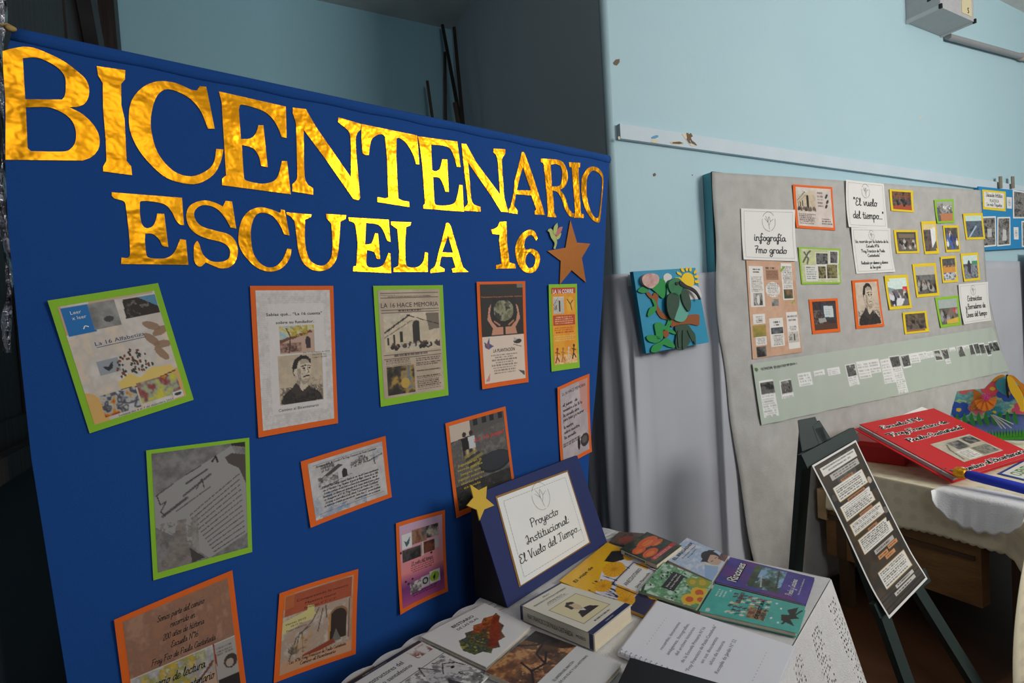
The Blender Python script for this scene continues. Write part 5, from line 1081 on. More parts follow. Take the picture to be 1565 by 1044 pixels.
P = Patch(PLT, [(452,1092),(571,1018),(640,1062),(520,1150)], .0042+.0025)
P.card(T, 'sheets', mat('cover_214_210_196', (214, 210, 196), .4), .0025, n=(2, 2))
c = Canvas(60, 60, (220, 216, 204)); c.rect(0, 0, 1, .12, (150, 122, 50)); sh = P.raster(T, 'cover_print', c, m=Pm, lift=.0003)
letters(T, sh, 'lettering', M_ink, lambda mb: P.text(mb, 'nos', .6, .42, .2, maxw=.34, lift=.0008, bold=.01))
# ================================================================== RIGHT WALL
M_nw = mat('grey_nonwoven_fabric', (192, 190, 186), .9, noise=(14, .25, (174, 172, 168)), bump=(130, .35, .004))
M_sheet = mat('white_bedsheet', (192, 194, 202), .85, noise=(3, .3, (182, 184, 192)), bump=(300, .15, .001))
M_teal = mat('teal_board_edge', (92, 170, 186), .6)

# sheet wrapped round the wall corner
def wrap(p, z, off):
    """p<0 runs into the alcove along its side wall, p>0 along the right wall; off out of the wall"""
    r = .03+off; q = r*PI/2
    if p <= 0: return WP(-off, -.03+p, z)
    if p < q: a = p/r; return WP(.03-r*math.cos(a), -.03+r*math.sin(a), z)
    return WP(.03+(p-q), off, z)
def sh1(u, v, l):
    p = -.42+u*1.16; z = 1.735-.02*math.sin(u*9)*(u < .35)-v*1.6+.02*(u < .2)
    f = min(1, v*4); w = np.exp(-((u-.33)/.15)**2)
    o = .012+.012*v+f*(.020*w*math.sin(u*42+v*2.2)+.012*w*math.sin(u*83+1-v*3)+.004*math.sin(u*17))+.03*w*v
    o = max(.008, o)
    pe = .543
    if p > pe:                                   # turns outward along the board's side, then over its front under the fabric
        k = p-pe; d = .0635-(.008+o)
        if k < d: return WP(.5405-l*.6-.004*(1-k/d), .008+o+k, z)
        return WP(.5405+(k-d), .0635+l, z)
    return wrap(p, z, o+l)
V, F = thick(sh1, 120, 50, .0012)
solo('hanging_sheet', V, F, M_sheet, 'white sheet draped around the wall corner behind the bird relief', 'sheet', smooth=True)
# sheet further right
def sh2(u, v, l): 
    s = 3.35+u*2.3; z = 1.80-v*1.4-.02*u
    return WP(s, .012+.012*v+.006*math.sin(u*31)*min(1, v*4)+l, z)
V, F = thick(sh2, 60, 24, .0012); solo('hanging_sheet', V, F, M_sheet, 'pale lilac-white sheet on the wall below the bright blue notice board', 'sheet', smooth=True)
V, F = thick(lambda u, v, l: WP(3.98+u*1.4, .045+.03*v*abs(math.sin(u*9))+l, 1.86-v*1.0-.04*u), 40, 20, .001); solo('hanging_sheet', V, F, mat('white_tissue_paper', (226, 226, 232), .85), 'white paper sheet hanging over the lilac sheet at the photo\'s right edge', 'sheet', smooth=True)

# board behind the grey fabric
BT = .062
PLP = Plane(WO+WN*BT, WA, Z3)
T = Thing('display_board', WP(1.9, BT/2, .98), 'teal-edged board on the wall covered with grey fabric and school papers', 'board')
mb = MB().box(WP(.553, .004, .98), WA*2.72, WN*(BT-.016), Z3*1.225); T.part('panel', mb.V, mb.F, M_teal)
mb = MB().box(WP(.5535, BT-.0115, .985), WA*2.718, WN*.008, Z3*1.222); T.part('backing', mb.V, mb.F, mat('black_backing', (22, 22, 24), .7))
lx = [PLP.uv(x, y, .0105) for x, y in ((1091,263),(1095,420),(1101,520),(1121,660),(1130,750),(1146,860))]; rx = [PLP.uv(x, y, .006) for x, y in ((1498,291),(1508,440),(1528,530),(1548,610))]
def edge(L, z):
    L = sorted(L, key=lambda p: p[1]); return float(np.interp(z, [p[1] for p in L], [p[0] for p in L]))
ztl, ztr = PLP.uv(1091, 263, .006)[1], PLP.uv(1498, 291, .006)[1]
def nonw(u, v, l):
    zt = ztl+(ztr-ztl)*u; z = zt-v*(zt-.08); s = edge(lx, z)*(1-u)+edge(rx, z)*u+.008*math.sin(z*11)*(1-u)
    b = max(0, (1.02-z))
    return WP(s, BT+fob(s, z)+b*.05+.008*math.sin(s*14+z*3)*min(1, b*4)+l, z)
def fob(s, z): return .0105+.003*np.sin(s*3.1+z*1.3)+.002*np.sin(s*7.3)
V, F = thick(nonw, 90, 60, .0012); T.part('fabric', V, F, M_nw, smooth=True)
def pb(s, z): return fob(s, z)

def wsheet(name, px, label, cat='notice', border=None, margins=(.0, .0, .0, .0), seed=1, curl=.006, base=.0022, group=None, n=(7, 9)):
    return poster(name, px, border, margins, label, cat, seed, PLP, pb, base, curl, group, .0006, n=n)
def plainsheet(px, label, seed, curl=.008, cat='notice', m=None):
    T = wsheet('notice', px, label, cat, None, (0, 0, 0, 0), seed, curl)
    T.sheet = T.P.card(T, 'sheet', m or M_white, .0006, n=(9, 11)); return T
LW = .0007
def put_frame(T):
    mb = MB(); frame_line(T.P, mb, .05, .0012, LW); o = T.part('dashed_border', mb.V, mb.F, M_gink, T.sheet); o['kind'] = 'stuff'
T = plainsheet([(1130,319),(1209,322),(1213,400),(1133,397)], 'white notice in handwriting reading infografía 7mo grado, on the grey board', 21, .012); P = T.P; put_frame(T)
letters(T, T.sheet, 'lettering', M_ink, lambda mb: (P.text(mb, 'infografía', .52, .62, .075, hand=.22, maxw=.6, lift=LW), P.text(mb, '7mo grado', .52, .86, .075, hand=.22, maxw=.6, lift=LW)))
letters(T, T.sheet, 'emblem', M_gink, lambda mb: logo(P, mb, .5, .24, .12, .002, LW))
T = plainsheet([(1287,276),(1346,282),(1352,350),(1291,348)], 'white notice reading El vuelo del tiempo, at the top of the grey board', 22, .01); P = T.P; put_frame(T)
letters(T, T.sheet, 'lettering', M_ink, lambda mb: (P.text(mb, '"El vuelo', .48, .52, .085, hand=.22, maxw=.6, lift=LW), P.text(mb, 'del tiempo..."', .53, .8, .085, hand=.22, maxw=.78, lift=LW)))
letters(T, T.sheet, 'emblem', M_gink, lambda mb: logo(P, mb, .5, .2, .1, .002, LW))
T = plainsheet([(1295,348.5),(1354,350),(1362,416),(1305,419)], 'white notice about the school\'s history, pinned just under El vuelo del tiempo', 23, .009); P = T.P; put_frame(T)
letters(T, T.sheet, 'lettering', M_ink, lambda mb: [P.text(mb, t, .5, y, .035, hand=.28, maxw=w, lift=LW, sub=3) for t, y, w in (('Un recorrido por la historia de la', .33, .86), ('Escuela N°16', .43, .34), ('"Fray Francisco de Paula', .54, .62), ('Castañeda"', .64, .32), ('Realizado por alumnos y alumnas', .8, .7), ('de 7mo grado', .9, .28))])
letters(T, T.sheet, 'emblem', M_gink, lambda mb: logo(P, mb, .5, .16, .07, .0015, LW))
T = plainsheet([(1460,435),(1505,431),(1512,490),(1468,496)], 'white notice reading Entrevistas y Borradores, low at the board\'s right edge', 24, .01); P = T.P; put_frame(T)
letters(T, T.sheet, 'lettering', M_ink, lambda mb: [P.text(mb, t, .52, y, .07, hand=.26, maxw=w, lift=LW) for t, y, w in (('Entrevistas', .44, .5), ('y Borradores de', .64, .7), ('Líneas del tiempo', .84, .74))])
letters(T, T.sheet, 'emblem', M_gink, lambda mb: logo(P, mb, .5, .18, .08, .002, LW))

# brown infographic
T = wsheet('infographic', [(1138,398),(1210,401),(1222,538),(1148,549)], 'brown infographic with six white text cards under the infografía notice', 'infographic', None, seed=25); P = T.P
c = Canvas(90, 150, (214, 172, 144)); c.noise(0, 0, 1, 1, 8, [(218, 178, 150), (204, 160, 132)])
W_ = (234, 230, 224); dk = (54, 50, 48)
c.rect(.04, .06, .32, .47, W_); c.lines(.1, .08, .28, .13, 2, dk, .3, .9, True); c.lines(.07, .16, .3, .32, 11, (120, 116, 112), .1); c.noise(.1, .33, .28, .46, 8, [dk, (190, 186, 180), (40, 38, 36)]); c.ell(.19, .4, .03, .05, (226, 222, 216))
c.lines(.38, .06, .62, .09, 1, dk); c.rect(.38, .09, .64, .2, (170, 126, 100)); c.lines(.39, .1, .63, .19, 8, (110, 80, 64), .1); c.ell(.5, .3, .15, .08, W_); c.lines(.38, .23, .62, .37, 9, (120, 116, 112), .2, .8, True); c.rect(.45, .4, .6, .47, (130, 126, 122)); c.noise(.45, .4, .6, .47, 10, [(80, 78, 76), (180, 176, 170)])
c.rect(.7, .02, .93, .41, W_); c.lines(.72, .05, .92, .29, 16, (90, 86, 84), .2, .8, True); c.noise(.72, .3, .92, .4, 9, [(60, 70, 44), (150, 110, 80), (40, 36, 34)]); c.line([(.7, .1), (.76, .06)], .04, (130, 170, 50)); c.line([(.88, .45), (.94, .42)], .03, (150, 170, 70))
c.rect(.06, .55, .3, .65, W_); c.lines(.1, .57, .26, .64, 4, dk, .3, .8, True); c.noise(.04, .66, .3, .78, 6, [(130, 130, 60), (180, 150, 70), (90, 96, 100)]); c.rect(.08, .78, .3, .87, W_); c.lines(.1, .79, .28, .86, 5, (110, 106, 104), .2, .8, True); c.noise(.08, .88, .28, .99, 9, [(40, 38, 36), (150, 144, 136)])
c.rect(.38, .6, .66, .9, W_); c.lines(.45, .63, .6, .69, 2, dk, .3, .9, True); c.noise(.4, .7, .65, .77, 9, [(40, 42, 46), (130, 132, 136)]); c.lines(.42, .78, .64, .89, 7, (120, 116, 112), .2, .8, True)
c.rect(.74, .55, .97, .95, W_); c.lines(.78, .7, .94, .75, 3, (110, 106, 104), .3, .8, True); c.sub(.75, .76, .96, .88, building(30, 26))
sh = P.raster(T, 'sheet', c, lift=.0004); P.card(T, 'paper', mat('brown_paper', (206, 164, 136), .8), .0006)
letters(T, sh, 'lettering', M_ink, lambda mb: (P.text(mb, '200 AÑOS DE', .855, .605, .022, maxw=.21, lift=.0012), P.text(mb, 'HISTORIA', .855, .645, .022, maxw=.16, lift=.0012)))

# cards
T = wsheet('picture_card', [(1207,283),(1268,287),(1273,353),(1213,349)], 'orange-bordered card with an old school photograph and verse, top left of the board', 'picture card', M_or, (.06, .05, .05, .06), 26); I = T.I
c = Canvas(80, 80, (226, 212, 202)); c.noise(0, 0, 1, 1, 5, [(230, 216, 206), (212, 198, 190)]); b_ = building(50, 50, True); b_.crowd(.05, .78, 1, .86, 20, [(60, 50, 46), (110, 96, 88)], .05); c.sub(.02, .08, .54, .62, b_); c.lines(.04, .66, .55, .96, 6, (90, 80, 76), .3); c.lines(.6, .08, .8, .5, 5, (110, 100, 96), .3); c.ell(.86, .2, .03, .07, (60, 56, 56), 1, .5); c.ell(.88, .34, .03, .06, (60, 56, 56), 1, .5); c.ell(.84, .46, .03, .06, (60, 56, 56), 1, .5); c.lines(.68, .76, .98, .94, 3, (70, 64, 62), .2); c.line([(.02, .64), (.98, .64)], .006, (150, 140, 132)); I.raster(T, 'sheet', c, lift=.0005)
T = wsheet('picture_card', [(1216,378),(1280,381),(1281,434),(1222,435)], 'lime-bordered collage card with small grey photos, left of the notices', 'picture card', M_gr, (.03, .04, .03, .05), 27); I = T.I
c = Canvas(80, 66, (206, 208, 150)); c.noise(0, 0, 1, 1, 5, [(210, 212, 156), (190, 196, 150), (220, 214, 190)]); c.line([(.06, .4), (.2, .12), (.26, .06)], .04, (90, 90, 80)); c.line([(.1, .1), (.2, .3), (.16, .44)], .04, (100, 104, 90)); c.rect(.1, .48, .42, .96, (222, 222, 216)); c.lines(.12, .52, .4, .92, 6, (120, 116, 112), .3)
for x, y, w, h in ((.4, .12, .3, .34), (.76, .06, .2, .34), (.44, .52, .2, .36), (.66, .46, .28, .42)): c.rect(x-.015, y-.02, x+w+.015, y+h+.02, (232, 230, 226)); c.noise(x, y, x+w, y+h, 8, [(60, 60, 58), (130, 128, 124), (40, 40, 40)] if y < .4 else [(60, 56, 46), (160, 150, 90), (40, 38, 36)])
I.raster(T, 'sheet', c, lift=.0005)
T = wsheet('picture_card', [(1233,458),(1277,456),(1281,507),(1239,511)], 'orange-bordered photograph of a lit projection screen in a dark room', 'picture card', M_or, (.1, .07, .09, .1), 28); I = T.I
c = Canvas(60, 66, (70, 52, 50)); c.noise(0, 0, 1, 1, 6, [(76, 56, 54), (54, 44, 44), (90, 64, 54)]); c.rect(.3, .1, .98, .66, (60, 64, 74)); c.poly([(.46, .16), (.86, .18), (.88, .58), (.48, .56)], (206, 214, 214)); c.lines(.54, .26, .8, .5, 3, (170, 180, 184), .3); c.rect(.28, 0, .36, .5, (40, 44, 60)); c.noise(0, .3, .4, .8, 8, [(40, 32, 32), (120, 116, 112), (60, 44, 40)], .9, .4); c.poly([(.2, .6), (.5, .58), (.56, .72), (.24, .76)], (166, 164, 160)); c.rect(0, .8, 1, 1, (90, 60, 46)); I.raster(T, 'sheet', c, lift=.0005)
T = wsheet('portrait_card', [(1298,429),(1337,427),(1346,499),(1305,503)], 'orange-bordered engraved portrait of a monk at the centre of the grey board', 'portrait', M_or, (.1, .05, .07, .06), 29); I = T.I
I.raster(T, 'sheet', monk(70, 110, (222, 204, 184)), lift=.0005)

# photographs with yellow or green borders
def classroom(k):
    r = np.random.default_rng(100+k); c = Canvas(48, 48, (90, 84, 78))
    if k == 0: c.noise(0, 0, 1, .5, 6, [(60, 40, 34), (130, 80, 50), (40, 34, 32)]); c.rect(0, .7, 1, 1, (150, 66, 40)); c.crowd(.02, .35, .98, .65, 30, [(30, 28, 30), (90, 80, 76), (70, 60, 60)], .06)
    elif k == 1: c.rect(0, 0, 1, .5, (150, 150, 146)); c.noise(0, .1, .4, .7, 6, [(60, 66, 70), (160, 150, 140)]); c.rect(.4, .2, .9, .4, (206, 206, 204)); c.noise(.3, .2, 1, .6, 9, [(50, 46, 50), (170, 166, 164)], .8, .45); c.rect(.2, .6, 1, 1, (170, 110, 76))
    elif k == 2: c.rect(0, 0, 1, .3, (176, 196, 190)); c.noise(0, .25, 1, 1, 6, [(40, 44, 50), (90, 100, 110), (60, 66, 80)]); c.line([(.1, 1), (.6, .5)], .08, (150, 170, 190))
    elif k == 3: c.rect(0, 0, 1, .4, (70, 62, 56)); c.rect(.1, .1, .9, .3, (110, 96, 80)); c.crowd(.02, .35, .98, .75, 40, [(34, 32, 34), (120, 116, 112), (90, 76, 66), (170, 166, 160)], .06)
    elif k == 4: c.rect(0, 0, 1, .35, (200, 180, 130)); c.poly([(.5, .2), (1, .1), (1, .6), (.6, .9)], (206, 206, 210)); c.noise(0, .2, .6, 1, 6, [(50, 44, 46), (110, 90, 76), (60, 60, 70)])
    elif k == 5: c.noise(0, 0, 1, .5, 5, [(60, 56, 50), (110, 100, 84)]); c.crowd(.1, .2, .9, .8, 16, [(60, 90, 160), (206, 210, 216), (40, 50, 90)], .09)
    elif k == 6: c.rect(0, 0, 1, .4, (190, 206, 200)); c.poly([(0, .3), (.5, .42), (.5, .6), (0, .8)], (120, 140, 150)); c.rect(.75, .3, 1, .5, (190, 50, 60)); c.crowd(.05, .45, .95, .75, 22, [(40, 40, 46), (90, 90, 100), (190, 190, 196)], .08); c.poly([(.4, .7), (.8, .75), (.6, 1), (.3, 1)], (196, 196, 196))
    elif k == 7: c.rect(0, 0, 1, .3, (166, 162, 154)); c.noise(0, .3, 1, 1, 7, [(40, 38, 40), (100, 96, 92), (70, 64, 60)]); c.crowd(.02, .5, .98, .75, 24, [(36, 34, 36), (150, 146, 140)], .06); c.rect(.2, .3, .9, .5, (120, 120, 120), .5)
    elif k == 8: c.rect(0, 0, 1, .3, (70, 66, 64)); c.rect(0, .3, 1, .7, (190, 130, 60)); c.noise(0, .65, 1, 1, 6, [(50, 60, 90), (206, 206, 206), (80, 80, 90)]); c.noise(0, .05, 1, .4, 8, [(40, 40, 44), (120, 116, 116)], .8, .45)
    elif k == 9: c.rect(0, 0, 1, .35, (186, 200, 196)); c.rect(.6, .25, 1, .55, (60, 130, 90)); c.noise(0, .4, 1, 1, 7, [(50, 50, 56), (140, 144, 150), (80, 80, 90)]); c.ell(.4, .5, .12, .3, (50, 46, 50))
    elif k == 10: c.noise(0, 0, 1, .3, 6, [(110, 96, 70), (60, 50, 40)]); c.crowd(.02, .25, .98, .7, 40, [(30, 28, 28), (60, 50, 46), (90, 80, 70)], .07); c.rect(0, .9, 1, 1, (150, 90, 50))
    else: c.rect(0, 0, 1, .35, (150, 160, 156)); c.rect(.65, .4, 1, .58, (200, 46, 50)); c.crowd(.05, .4, .95, .75, 24, [(40, 38, 42), (110, 100, 90), (140, 140, 146)], .07); c.poly([(.3, .85), (1, .75), (1, 1), (.3, 1)], (196, 160, 60))
    c.a = np.clip(c.a*1.2+8, 0, 255); return c.mul(.12, 14)
PH = [([(1355,290),(1392,292),(1395,325),(1358,323)], M_ye, 'yellow-bordered class photo with a red floor, highest of the photos'),
 ([(1425,306),(1454,305),(1456,341),(1429,342)], M_gr, 'green-bordered classroom photo nearest the top of the photo cluster'),
 ([(1468,327),(1499,326),(1503,366),(1474,367)], M_ye, 'yellow-bordered classroom photo at the grey board\'s upper right edge'),
 ([(1362,352),(1399,352),(1403,387),(1366,388)], M_ye, 'yellow-bordered photo of a seated group, right of the history notice'),
 ([(1405,339),(1427,338),(1432,388),(1411,389)], M_ye, 'narrow upright yellow-bordered photo of a long white table'),
 ([(1438,345),(1461,345),(1465,385),(1443,386)], M_ye, 'upright yellow-bordered photo of children in blue and white'),
 ([(1346,422),(1383,420),(1390,471),(1354,474)], M_ye, 'yellow-bordered photo of a pale-ceilinged classroom beside the monk portrait'),
 ([(1391,404),(1427,402),(1433,452),(1398,455)], M_ye, 'large yellow-bordered photo of a crowd, centre of the photo cluster'),
 ([(1434,393),(1458,391),(1461,431),(1438,433)], M_ye, 'small yellow-bordered photo with a bright wooden floor'),
 ([(1465,388),(1492,386),(1496,428),(1470,431)], M_ye, 'yellow-bordered photo with a green blackboard, above the Entrevistas notice'),
 ([(1375,478),(1413,475),(1417,507),(1379,511)], M_ye, 'wide yellow-bordered group photo, lowest on the grey board'),
 ([(1426,455),(1461,452),(1466,497),(1434,501)], M_gr, 'green-bordered photo with a red banner, left of the Entrevistas notice')]
for k, (px, m, lab) in enumerate(PH):
    T = wsheet('photograph', px, lab, 'photograph', m, (.09, .09, .09, .09), 40+k, .006, group='class photographs on the grey board', n=(5, 5)); T.I.raster(T, 'print', classroom(k), lift=.0005)

# timeline strip
T = wsheet('timeline_strip', [(1146,556),(1513,500),(1536,567),(1159,649)], 'long pale green paper timeline with small text blocks along the board\'s foot', 'timeline', None, seed=60, curl=.004, n=(40, 6)); P = T.P
P.pl = PLP; P.off = lambda s, z: fob(s, z)+.007+.003*np.sin(s*22)+.002*np.sin(s*41+1)
M_tl = mat('pale_green_paper_strip', (186, 196, 184), .7)
P.card(T, 'paper', M_tl, .0006, n=(160, 6))
c = Canvas(420, 64, (188, 198, 186)); W_ = (240, 240, 238)
xs = [(.01, .3, .9, 1), (.065, .34, .65, 1), (.125, .27, .5, 0), (.175, .27, .38, 0), (.225, .27, .4, 0), (.285, .26, .66, 1), (.33, .25, .56, 0), (.37, .25, .5, 0), (.415, .27, .74, 0), (.455, .24, .98, 1), (.5, .26, .52, 1), (.54, .26, .45, 0), (.58, .26, .4, 0), (.62, .27, .4, 0), (.655, .27, .5, 1), (.69, .27, .6, 1), (.73, .27, .36, 0), (.77, .28, .4, 1), (.8, .28, .36, 0), (.83, .28, .4, 1), (.86, .28, .55, 1), (.89, .3, .5, 1), (.915, .34, .6, 1), (.94, .3, .48, 1), (.965, .3, .4, 1)]
for i, (x, y0, y1, ph) in enumerate(xs):
    w = .04 if x < .6 else .03
    c.rect(x, y0, x+w, y1, W_); c.lines(x+.002, y0+.0+(.2 if ph else .03), x+w-.002, y1, max(3, int((y1-y0)*18)), (150, 148, 146), .15, .55)
    if ph: c.noise(x+.002, y0+.02, x+w-.002, y0+.22, 8, [(40, 40, 40), (120, 118, 114), (70, 68, 66), (200, 196, 190)])
c.ell(.008, .1, .005, .03, (90, 120, 60)); c.lines(.02, .08, .14, .13, 1, (90, 96, 90), .1)
sh = P.raster(T, 'print', c, lift=.0012)
letters(T, sh, 'lettering', M_gink, lambda mb: P.text(mb, 'LÍNEA DEL TIEMPO', .07, .13, .05, maxw=.09, lift=.0018))

# bird relief hung on the sheet
PLR = Plane(WO+WN*.05, WA, Z3)
zt = lambda pts: [(940+x/6.525, 400+y/6.525) for x, y in pts]
PR_ = Patch(PLR, zt([(180,98),(800,60),(938,805),(310,915)]), .03)
T = Thing('bird_relief', PR_.at(.5, 1, -.02), 'turquoise panel with a green hummingbird relief, yellow sun and leafy branch', 'relief')
M_tq = mat('turquoise_paint', (36, 152, 190), .6, noise=(5, .3, (30, 140, 178)))
PR_.card(T, 'panel', M_tq, .022, n=(4, 4))
qx = np.array([np.array(PR_.q)]).reshape(4, 2)
A_ = np.array([[(180,98)],[(800,60)],[(938,805)],[(310,915)]]).reshape(4, 2).astype(float)
def inv(p):   # crop pixel -> panel fractions (bilinear inverse)
    u = v = .5
    for _ in range(25):
        f = A_[0]*(1-u)*(1-v)+A_[1]*u*(1-v)+A_[2]*u*v+A_[3]*(1-u)*v - np.array(p[:2], float)
        du = (A_[1]-A_[0])*(1-v)+(A_[2]-A_[3])*v; dv = (A_[3]-A_[0])*(1-u)+(A_[2]-A_[1])*u
        J = np.array([du, dv]).T; d = np.linalg.solve(J, f); u -= d[0]; v -= d[1]
    return (u, v)
def rel(name, pts, m, lift=.006, t=.006, label=None):
    return PR_.shape(T, name, [inv(p) for p in pts], m, t, lift, label=label, smooth=True)
G1 = mat('leaf_green_foam', (40, 150, 74), .7); G2 = mat('dark_green_foam', (44, 76, 60), .7, noise=(30, .3, (60, 84, 66))); G3 = mat('mint_foam', (104, 176, 156), .7); G4 = mat('bright_green_head', (26, 110, 66), .6, noise=(30, .3, (50, 130, 80)))
BRN = mat('brown_foam', (150, 84, 34), .7); WHF = mat('white_foam', (222, 218, 214), .8); YF = mat('yellow_paint', (250, 206, 10), .6); BKF = mat('black_foam', (24, 22, 26), .6)
rel('cloud', [(455,205),(470,180),(470,140),(510,115),(550,140),(545,175),(505,190),(490,215)], WHF, .002, .002)
rel('cloud', [(640,300),(700,260),(770,235),(820,245),(850,300),(850,360),(740,375),(690,340)], WHF, .002, .002)
rel('sun_disc', [(645,180),(665,130),(710,110),(760,130),(780,185),(770,235),(720,255),(670,235)], YF, .004, .003)
for pts in ([(600,98),(640,115),(648,138),(610,125)], [(640,66),(665,70),(680,100),(655,100)], [(692,62),(714,62),(714,92),(694,92)], [(730,66),(752,62),(752,92),(732,95)], [(775,105),(800,80),(810,100),(785,122)], [(785,140),(822,135),(825,158),(788,160)], [(790,185),(830,188),(832,212),(792,210)], [(582,160),(640,160),(640,188),(600,182)]):
    rel('sun_ray', pts, YF, .004, .003)
rel('branch', [(295,310),(320,298),(355,340),(372,310),(412,340),(405,420),(440,490),(500,545),(540,560),(540,620),(500,580),(440,560),(395,490),(375,390),(330,360)], BRN, .006, .005)
rel('branch', [(540,590),(620,560),(690,535),(815,525),(825,600),(815,635),(720,620),(610,630),(540,650)], BRN, .0065, .006)
for pts in ([(215,290),(255,250),(300,270),(310,300),(260,312)], [(345,265),(380,230),(440,170),(480,215),(475,330),(455,365),(420,340),(380,300)], [(345,370),(375,385),(392,430),(385,490),(325,545),(308,530),(330,460),(370,440)],
            [(375,620),(430,605),(480,640),(520,545),(540,600),(520,660),(575,700),(575,725),(510,700),(460,680),(455,760),(400,770),(385,700)], [(300,745),(350,728),(420,750),(430,790),(380,810),(320,790)], [(345,895),(360,840),(430,800),(490,760),(560,820),(570,860),(510,850),(460,830),(430,880),(390,905)]):
    rel('leaf', pts, G1, .008, .004)
rel('bud', [(455,700),(480,685),(510,695),(505,745),(470,755)], BRN, .009, .004)
rel('rose', [(240,165),(270,130),(330,120),(390,140),(400,190),(380,230),(330,268),(280,250),(245,215)], mat('dusty_rose_foam', (190, 130, 124), .7, noise=(40, .25, (226, 200, 190))), .018, .014)
rel('tail', [(570,650),(630,630),(700,630),(740,680),(775,730),(778,830),(745,760),(715,720),(720,800),(690,850),(640,885),(590,870),(575,800),(585,720)], G2, .010, .006)
for pts in ([(590,700),(610,690),(615,850),(598,850)], [(640,690),(655,685),(660,870),(640,872)], [(690,690),(705,690),(750,790),(735,790)]): rel('tail_feather', pts, G2, .014, .004)
rel('body', [(500,230),(530,180),(580,165),(620,200),(640,280),(660,380),(695,490),(680,560),(640,598),(590,595),(555,570),(520,480),(490,380),(485,290)], G3, .014, .008)
rel('head', [(485,230),(520,185),(575,165),(615,195),(625,270),(600,330),(550,340),(505,300)], G4, .022, .014)
rel('wing', [(470,380),(490,330),(540,310),(590,345),(592,430),(565,510),(540,575),(505,560),(475,480)], G2, .022, .008)
rel('wing', [(612,300),(640,278),(680,300),(705,370),(712,440),(692,498),(650,450),(620,380)], G2, .022, .008)
rel('beak', [(590,200),(610,198),(660,235),(725,262),(770,300),(805,360),(800,380),(770,330),(715,290),(650,265),(600,240)], BKF, .026, .008)
rel('eye', [(552,212),(566,205),(580,214),(578,232),(562,238),(552,228)], BKF, .026, .004)

# small strip of tape at the sheet's top left
pt_ = Patch(PLR, zt([(130,130),(185,130),(188,240),(133,245)]), -.022); V, F = thick(lambda u, v, l: pt_.at(u, v, l), 3, 3, .001); solo('paper_tape', V, F, mat('cream_tape', (220, 212, 200), .6), 'cream strip of tape holding the sheet beside the bird relief', 'tape')

# bright blue notice board at the right edge
PLN = Plane(WO+WN*.03, WA, Z3)
bx = lambda pts: [(1470+x/2.983, 250+y/2.983) for x, y in pts]
PN = Patch(PLN, bx([(75,104),(330,130),(335,383),(106,396)]), 0)
T = Thing('notice_board', PN.at(.5, 1, -.02), 'bright blue notice board with a yellow title card, at the photo\'s right edge', 'notice board')
PN.card(T, 'panel', mat('bright_blue_card', (34, 138, 196), .7), .025, n=(3, 3))
PNn = [(('title_card'), [(93,118),(200,128),(200,218),(97,208)], 0)]
q = Patch(PLN, bx([(93,118),(200,128),(200,218),(97,208)]), .002); q.card(T, 'title_card', M_ye, .001, n=(2, 2)); q2 = Patch(PLN, bx([(101,128),(192,136),(192,206),(104,198)]), .0028)
s2 = q2.card(T, 'title_sheet', M_white, .0006, n=(2, 2)); letters(T, s2, 'lettering', M_ink, lambda mb: (q2.text(mb, 'Educación Artística', .5, .3, .14, hand=.2, maxw=.84, lift=.0006, sub=2), q2.text(mb, 'PLÁSTICA', .5, .64, .2, maxw=.46, lift=.0006), q2.text(mb, 'Los más Pequeños', .5, .9, .12, hand=.2, maxw=.8, lift=.0006, sub=2)))
for k, pts in enumerate(([(90,242),(155,240),(157,376),(94,382)], [(162,244),(221,243),(222,372),(161,378)], [(232,120),(300,130),(300,250),(234,250)], [(272,262),(330,262),(330,380),(274,380)])):
    q = Patch(PLN, bx(pts), .002); q.card(T, 'photo_border', M_white, .001, n=(2, 2)); c = Canvas(34, 60, (90, 86, 84)); c.noise(0, 0, 1, 1, 7, [(50, 48, 48), (120, 114, 110), (150, 146, 142), (70, 60, 56)])
    if k == 0: c.rect(.35, .4, .7, .7, (196, 194, 190))
    if k == 1: c.poly([(.4, .4), (.7, .45), (.75, .85), (.35, .85)], (206, 204, 204))
    q.raster(T, 'photo_print', c, .08, .05, .92, .95, lift=.0005)
for pts in ([(204,152),(228,154),(228,206),(206,204)], [(236,290),(258,290),(259,346),(238,346)]):
    q = Patch(PLN, bx(pts), .002); s2 = q.card(T, 'emblem_card', M_white, .0008, n=(2, 2)); letters(T, s2, 'emblem', M_gink, lambda mb: logo(q, mb, .5, .5, .26, .002, .0006))
for k, x in enumerate((178, 234)):
    q = Patch(PLN, bx([(x-5,58),(x+6,58),(x+8,112),(x-3,112)]), .012); V, F = thick(lambda u, v, l: q.at(u, v, l), 3, 5, .008); solo('hanging_strap', V, F, mat('grey_brown_strap', (134, 126, 110), .8), '%s grey-brown strap holding the blue notice board to the rail' % ('left' if k == 0 else 'right'), 'strap', 'straps above the blue notice board')

